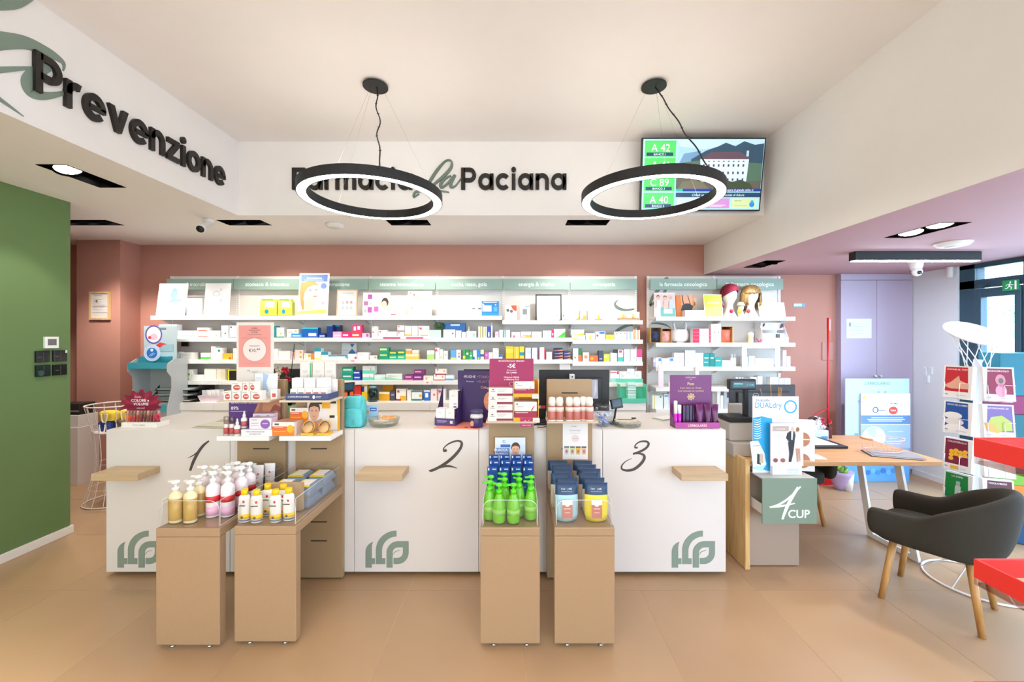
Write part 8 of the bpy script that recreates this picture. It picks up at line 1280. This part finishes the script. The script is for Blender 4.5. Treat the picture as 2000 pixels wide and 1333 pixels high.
# ------------------------------------------------------------------ armchairs
FAB = mat('#2c271d', .9, noise=.10, scale=220, bump=.25); LEGW = wood('#a9783c', '#c4945a', axis=2)
def armchair(cx, cy, rz, label):
    r = empty('armchair', (0, 0, 0), label, 'armchair', 'olive tub armchairs'); path = []
    W_, Bk = .265, .20
    for t in [i/8 for i in range(8)]: path.append((-W_, .27-.33*t, 0))
    for i in range(13): a = math.pi+math.pi*i/12; path.append((W_*math.cos(a), -.06+.21*math.sin(a), 1))
    for t in [(i+1)/8 for i in range(8)]: path.append((W_, -.06+.33*t, 0))
    n = len(path); vs_ = []; K = 8
    for i, (x, y, _) in enumerate(path):
        a = path[max(i-1, 0)]; b = path[min(i+1, n-1)]; tx, ty = b[0]-a[0], b[1]-a[1]; l = math.hypot(tx, ty); nx, ny = ty/l, -tx/l; nx, ny = -nx, -ny
        # outward normal points away from the seat centre
        if nx*x+ny*(y-.1) < 0: nx, ny = -nx, -ny
        u_ = abs(i-(n-1)/2)/((n-1)/2); back = max(0, 1-u_/.62)**.8 if u_ < .62 else 0; top = .585+.20*(.5-.5*math.cos(math.pi*min(1, back))) ; e = 1-.25*max(0, (u_-.93)/.07)
        bot = .385+.03*max(0, (u_-.7)/.3); lean = .05*back; th = .035
        for (o_, z, ln) in ((-.035, bot, 0), (.020, bot+.005, 0), (.045, bot+(top-bot)*.35, .3), (.045+.0, bot+(top-bot)*.75, .8), (.035, top-.012, 1), (.0, top, 1), (-.032, top-.015, 1), (-.036, bot+(top-bot)*.45, .4)):
            vs_.append((x+nx*(o_*e+lean*ln), y+ny*(o_*e+lean*ln), z if u_ < .97 else bot+(z-bot)*.93+.005))
    fs = []
    for i in range(n-1):
        for j in range(K): fs.append((i*K+j, i*K+(j+1) % K, (i+1)*K+(j+1) % K, (i+1)*K+j))
    fs += [tuple(range(K-1, -1, -1)), tuple((n-1)*K+j for j in range(K))]
    MB().add(vs_, fs, FAB, True).build('tub_shell', r, sub=2)
    N = 28; rows = [(.93, .375), (.99, .385), (1.0, .42), (.99, .455), (.93, .468), (.5, .475)]; vs_ = []; fs = []
    for s_, z in rows:
        for j in range(N): a = 2*math.pi*j/N; ca, sa = math.cos(a), math.sin(a); k = (abs(ca)**5+abs(sa)**5)**-.2; vs_.append((ca*k*.235*s_, .02+sa*k*.255*s_, z))
    for i in range(len(rows)-1):
        for j in range(N): fs.append((i*N+j, i*N+(j+1) % N, (i+1)*N+(j+1) % N, (i+1)*N+j))
    fs += [tuple(range(N-1, -1, -1)), tuple((len(rows)-1)*N+j for j in range(N))]; MB().add(vs_, fs, FAB, True).build('seat', r)
    for sx in (-1, 1):
        for sy in (-1, 1): MB().tube([(sx*.165, .0+sy*.16, .40), (sx*.212, .0+sy*.215, .0)], [.021, .016], LEGW, 12).build('leg', r)
    r.location = (cx, cy, 0); r.rotation_euler.z = rz; return r
armchair(2.60, 2.57, math.radians(34.9), 'olive tub armchair with oak legs before the leaflet rack'); armchair(2.47, 3.84, math.pi, 'olive tub armchair tucked behind the oak desk')
# ------------------------------------------------------------------ leaflet rack
RX, RY = 3.094, 2.787; WW = mat('#eceaec', .35); r = empty('leaflet_rack', (RX, RY, 0), 'white wire leaflet carousel with a tilted round topper', 'rack')
MB().tube([(RX, RY, .02), (RX, RY, 1.50)], .021, WW, 12).build('pole', r)
MB().tube([(RX+.27*math.cos(2*math.pi*i/40), RY+.27*math.sin(2*math.pi*i/40), .008) for i in range(40)], .007, WW, 8, closed=True).build('base_ring', r)
for i in range(6): a = 2*math.pi*i/6+.3; MB().tube([(RX+.27*math.cos(a), RY+.27*math.sin(a), .01), (RX+.05*math.cos(a), RY+.05*math.sin(a), .18), (RX, RY, .30)], .005, WW, 6).build('base_spoke', r)
tc = P(1901, 651, RY); vw = Vector((tc.x, tc.y, 0)).normalized(); rt = Vector((vw.y, -vw.x, 0)); e1 = rt*math.cos(.40)-Vector((0, 0, 1))*math.sin(.40); up_ = rt*math.sin(.40)+Vector((0, 0, 1))*math.cos(.40); e2 = vw*math.cos(.38)+up_*math.sin(.38); e3 = e1.cross(e2); R = Matrix((e1, e2, e3)).transposed().to_4x4()
mb = MB().lathe([(.150, -.006), (.154, 0), (.150, .006)], tc, WW, 40, T=R); fr = Fr(tc+(R @ Vector((-.15, -.15, -.0065))), R @ Vector((1, 0, 0)), R @ Vector((0, 1, 0)), .3, .3)
ft_ = Fr(tc+(R @ Vector((-.13, -.13, .0068))), R @ Vector((1, 0, 0)), R @ Vector((0, 1, 0)), .26, .26); mb.pr(ft_, [('s', [(.2, .6, .012), (.3, .72, .016), (.36, .6, .014), (.45, .66, .012), (.6, .55, .012), (.8, .62, .01)], '#b8b0b4'), ('r', .3, .4, .75, .42, '#c8c0c4'), ('r', .4, .34, .8, .355, '#d0c8cc')]); mb.build('topper_disc', r)
for i in range(10):
    a = 2*math.pi*i/10; MB().tube([tc+(R @ Vector((.13*math.cos(a), .13*math.sin(a), -.006))), (RX+.055*math.cos(a), RY+.055*math.sin(a), 1.44)], .0028, WW, 5).build('topper_wire', r)
ROWZ = [Z_(781, 2.72), Z_(852, 2.72), Z_(926, 2.72), Z_(995, 2.72)]
COV = {(0, 0): ('#c4202c', 'red leaflet with two clasped hands', "DONNE AL TOP!", [('p', [(0, .35), (.3, .5), (.55, .7), (.6, .55), (.9, .45), (.9, .3), (.3, .28)], '#e0a890')]),
       (0, 1): ('#8f2447', 'wine red leaflet with an hourglass', 'MICROCIRCOLO', [('e', .55, .62, .16, .17, '#d88aa8'), ('e', .55, .30, .18, .18, '#e8a0b8'), ('e', .56, .60, .08, .08, '#6a6a4a'), ('r', .5, .42, .6, .5, '#c87898')]),
       (1, 0): ('#1a4f9c', 'blue leaflet with white pillows', 'PRONTI PER DORMIRE', [('e', .35, .55, .32, .11, '#ece8e4'), ('e', .4, .36, .34, .11, '#e4e0de'), ('e', .45, .18, .36, .11, '#f0ecea')]),
       (1, 1): ('#7d68ac', 'violet leaflet with a lime slice', 'RICORDARSI DI', [('p', [(.1, .35), (.25, .62), (.6, .68), (.9, .5), (.9, .25), (.4, .2)], '#b8c860'), ('p', [(.0, .45), (.35, .4), (.5, .15), (.1, .2)], '#e8b05a')]),
       (2, 0): ('#7a1038', 'maroon leaflet with golden capsules', 'COLESTEROLO', [('e', .3+.16*(i % 4), .58-.11*(i//4)+.04*(i % 2), .09, .06, '#eeb02a') for i in range(9)]+[('r', .3, .05, .6, .15, '#eeb02a')]),
       (2, 1): ('#e4e2e6', 'plain white leaflets behind the red shelf', '', []),
       (3, 0): ('#12833c', 'green leaflet with a glass bottle', 'LA STIPSI', [('r', .42, .2, .62, .6, '#c8d4cc'), ('r', .45, .6, .59, .75, '#a8b8b0'), ('r', .4, .15, .9, .3, '#2aa05a')]),
       (3, 1): ('#5c1f2c', 'dark brown-red leaflet behind the armchair', 'TRIGLICERIDI', [])}
for row in range(4):
    for side_ in range(4):
        ang = [math.radians(-76), math.radians(-20), math.radians(104), math.radians(160)][side_]; T0 = Matrix.Translation((RX+[-.128, -.02, .02, .128][side_], RY+[-.008, -.126, .126, .008][side_], ROWZ[row])) @ Matrix.Rotation(ang, 4, 'Z'); T = T0 @ Matrix.Rotation(-.10, 4, 'X'); W2, HH = .075, .215
        mb = MB()
        for xx in (-.04, .04): mb.tube([T @ Vector((xx-.02, -.045, .10)), T @ Vector((xx-.02, -.048, .0)), T @ Vector((xx-.02, .0, -.005))], .0022, WW, 5)
        mb.tube([T @ Vector((-.08, -.03, .10)), T @ Vector((-.06, -.045, .10)), T @ Vector((-.06, -.047, .0))], .0022, WW, 5); mb.tube([T @ Vector((.08, -.03, .10)), T @ Vector((.02, -.045, .10))], .0022, WW, 5); mb.tube([T @ Vector((-.08, .0, -.004)), T @ Vector((.08, .0, -.004))], .0022, WW, 5); mb.tube([T @ Vector((0, .0, -.004)), Vector((RX, RY, ROWZ[row]-.01))], .003, WW, 5); mb.tube([T @ Vector((0, .012, .12)), Vector((RX, RY, ROWZ[row]+.10))], .003, WW, 5)
        mb.build('wire_pocket', r)
        if side_ > 1: continue
        col, desc, title, shp = COV[(row, side_)]; mb = MB().box(-W2, W2, -.035, .004, 0, HH, mat('#ece9e6', .5), T); R3 = T.to_3x3()
        frc = Fr(T @ Vector((-W2, -.0353, 0)), R3 @ Vector((1, 0, 0)), R3 @ Vector((0, 0, 1)), 2*W2, HH); base = [('p', [(.06, .2), (.90, .2), (.84, .96), (.06, .96)] if side_ == 0 else [(.08, .2), (.94, .2), (.94, .96), (.16, .96)], col)] if title else []
        mb.pr(frc, base+shp+([('t', title, .48, .86, .05, '#f4eef0', .02, .7), ('r', .1, .08, .2, .12, '#a8a4a8'), ('r', .5, .08, .85, .1, '#c4c0c4')] if title else [])); o = mb.build('leaflet_stack', loc=(T @ Vector((0, 0, 0)))); tag(o, 'stack of %s in the wire rack' % desc, 'leaflets', 'leaflets in the carousel')
# ------------------------------------------------------------------ coloured cube column and red tray stand at the frame edge
d = 3.35; c = Vector((4.13, 3.42, 0)); r = empty('display_column', (c.x, c.y, 0), 'tall column of teal, magenta, green and orange display cubes by the glass door', 'display column'); T = Matrix.Translation(c) @ Matrix.Rotation(math.radians(-28), 4, 'Z')
for (ya, yb_2, col) in ((1057, 1000, '#0f4a74'), (1000, 975, '#0f4a74'), (975, 945, '#e4842c'), (945, 922, '#7ab43c'), (922, 862, '#0c6076'), (862, 808, '#0f6c7e'), (808, 772, '#8e2160'), (772, 690, '#0b7a92')):
    z0, z1 = max(.002, Z_(ya, d)), Z_(yb_2, d); MB().box(-.17, .17, -.17, .17, z0+.0008, z1-.0008, mat(col, .45), T).build('cube', r, bev=.003)
RP = mat('#e8312c', .35); xt, yt_ = 1.32, 1.2
r = empty('tray_stand', (1.62, .92, 0), 'bright red lipped tray stand at the picture edge', 'display stand', None)
for z in (1.305, .955, .60):
    t = MB(); L = .055; mbx = (xt, xt+.62, .62, yt_); x0, x1, y0, y1 = mbx; tk = .006
    t.box(x0, x0+tk, y0, y1, z, z+L, RP); t.box(x1-tk, x1, y0, y1, z, z+L, RP); t.box(x0+tk, x1-tk, y1-tk, y1, z, z+L, RP); t.box(x0+tk, x1-tk, y0, y0+tk, z, z+L, RP); tr = t.build('tray_lip', r, bev=.002)
    MB().box(x0+tk, x1-tk, y0+tk, y1-tk, z-.02, z-.012, clear('#f6eae6', .12, 'frosted_shelf', .9)).box(x0+.002, x0+tk-.001, y0, y1, z-.02, z-.0005, clear('#f6eae6', .12, 'frosted_shelf', .9)).build('shelf_plate', tr)
MB().tube([(xt+.45, .78, .0), (xt+.45, .78, 1.5)], .025, RP, 12).build('post', r); MB().lathe([(.2, 0), (.2, .012), (.03, .02)], (xt+.45, .78, 0), RP, 28).build('foot_plate', r)
# ------------------------------------------------------------------ wire bin of towels beside counter one
d = 4.2; x = X_(226, d); r = empty('wire_bin', (x, d, 0), 'white hourglass wire bin beside the first counter', 'basket'); zt_ = Z_(790, d); WB_ = mat('#e9ddd6', .35)
prof = [(.24, .006), (.19, .18), (.15, .40), (.15, .52), (.17, .72), (.225, zt_)]
for i in range(16): a = 2*math.pi*i/16; MB().tube(catmull([(x+q*math.cos(a), d+q*math.sin(a), z) for q, z in prof], 4), .003, WB_, 5).build('wire', r)
for q, z, t in ((.24, .008, .006), (.225, zt_, .007), (.15, .40, .003), (.17, .72, .003), (.195, .16, .003)): MB().tube([(x+q*math.cos(2*math.pi*i/36), d+q*math.sin(2*math.pi*i/36), z) for i in range(36)], t, WB_, 6, closed=True).build('hoop', r)
MB().lathe([(.163, 0), (.163, .01)], (x, d, .70), mat('#e4dcd8', .4), 28).build('inner_shelf', r)
rr_ = random.Random(11)
for i, (dx, dy, z, c, s_, lab) in enumerate(((-.05, -.04, .711, '#2a3f86', .13, 'folded navy towel low in the wire bin'), (.07, .0, .711, '#6a5a48', .10, 'brown patterned pouch in the wire bin'), (-.04, -.02, .812, '#ecc63c', .16, 'crumpled yellow bag on top in the wire bin'), (.08, .05, .812, '#f0d468', .13, 'second yellow bag behind in the wire bin'))):
    o = rbox(x+dx, d+dy, z, s_, s_*.7, .10, mat(c, .6, noise=.15 if i != 1 else .5, scale=40, bump=.3)).build('soft_bag', loc=(x+dx, d+dy, z)); tag(o, lab, 'bag')
    MB().tube(catmull([(x+dx-.03, d+dy-s_*.36, z+.07), (x+dx-.015, d+dy-s_*.38, z+.0), (x+dx+.02, d+dy-s_*.38, z+.0), (x+dx+.03, d+dy-s_*.36, z+.07)]), .006, mat('#f0ece6', .6), 6).build('handle', o)
# boxes seen behind the green wall
x0, x1 = X_(132, 4.6), X_(152, 4.6); r = empty('side_cabinet', ((x0+x1)/2, 4.6, 0), 'narrow white cabinet glimpsed past the end of the green wall', 'cabinet'); MB().box(x0-.2, x1, 4.6, 4.84, 0, Z_(836, 4.6), mat('#e6e0da', .5)).build('body', r, bev=.003); MB().box(x0-.15, x1-.005, 4.61, 4.83, Z_(836, 4.6), Z_(812, 4.6), mat('#e9e6e0', .5)).build('drawer', r, bev=.003)
o = MB().box(x0-.15, x1-.008, 4.62, 4.8, Z_(812, 4.6), Z_(790, 4.6), mat('#2a2826', .5)).build('printer_box', bev=.004, loc=(x0, 4.62, Z_(812, 4.6))); tag(o, 'small black printer on the cabinet past the green wall', 'printer'); MB().box(x0-.15, x1-.008, 4.615, 4.62, Z_(806, 4.6), Z_(803, 4.6), mat('#8a8a86')).build('painted_slot', o)
# a street tree seen through the door
tx, ty = 9.3, 8.1; r = empty('street_tree', (tx, ty, -.08), 'pale green street tree outside the glass door', 'tree'); MB().tube([(tx, ty, -.08), (tx+.03, ty, 1.2), (tx, ty, 2.0)], [.04, .03, .02], mat('#b0a698', .9), 8).build('trunk', r); mb = MB(); rr_ = random.Random(2)
for i in range(160):
    a, b, q = rr_.uniform(0, 6.28), rr_.uniform(-1, 1), rr_.uniform(.5, 1); p = Vector((tx+math.cos(a)*q*.42, ty+math.sin(a)*q*.42, 2.1+b*.33)); s_ = Vector((rr_.uniform(-1, 1), rr_.uniform(-1, 1), rr_.uniform(-1, 1)))*.12; t = Vector((rr_.uniform(-1, 1), rr_.uniform(-1, 1), rr_.uniform(-1, 1)))*.08; mb.poly([p, p+s_+t, p+s_*2, p+s_-t], mat('#a9c898', .7))
mb.build('foliage', r)
dupl = [k for k, v in LABELS.items() if len(v) > 1]
if dupl: print('SAME LABELS', dupl)
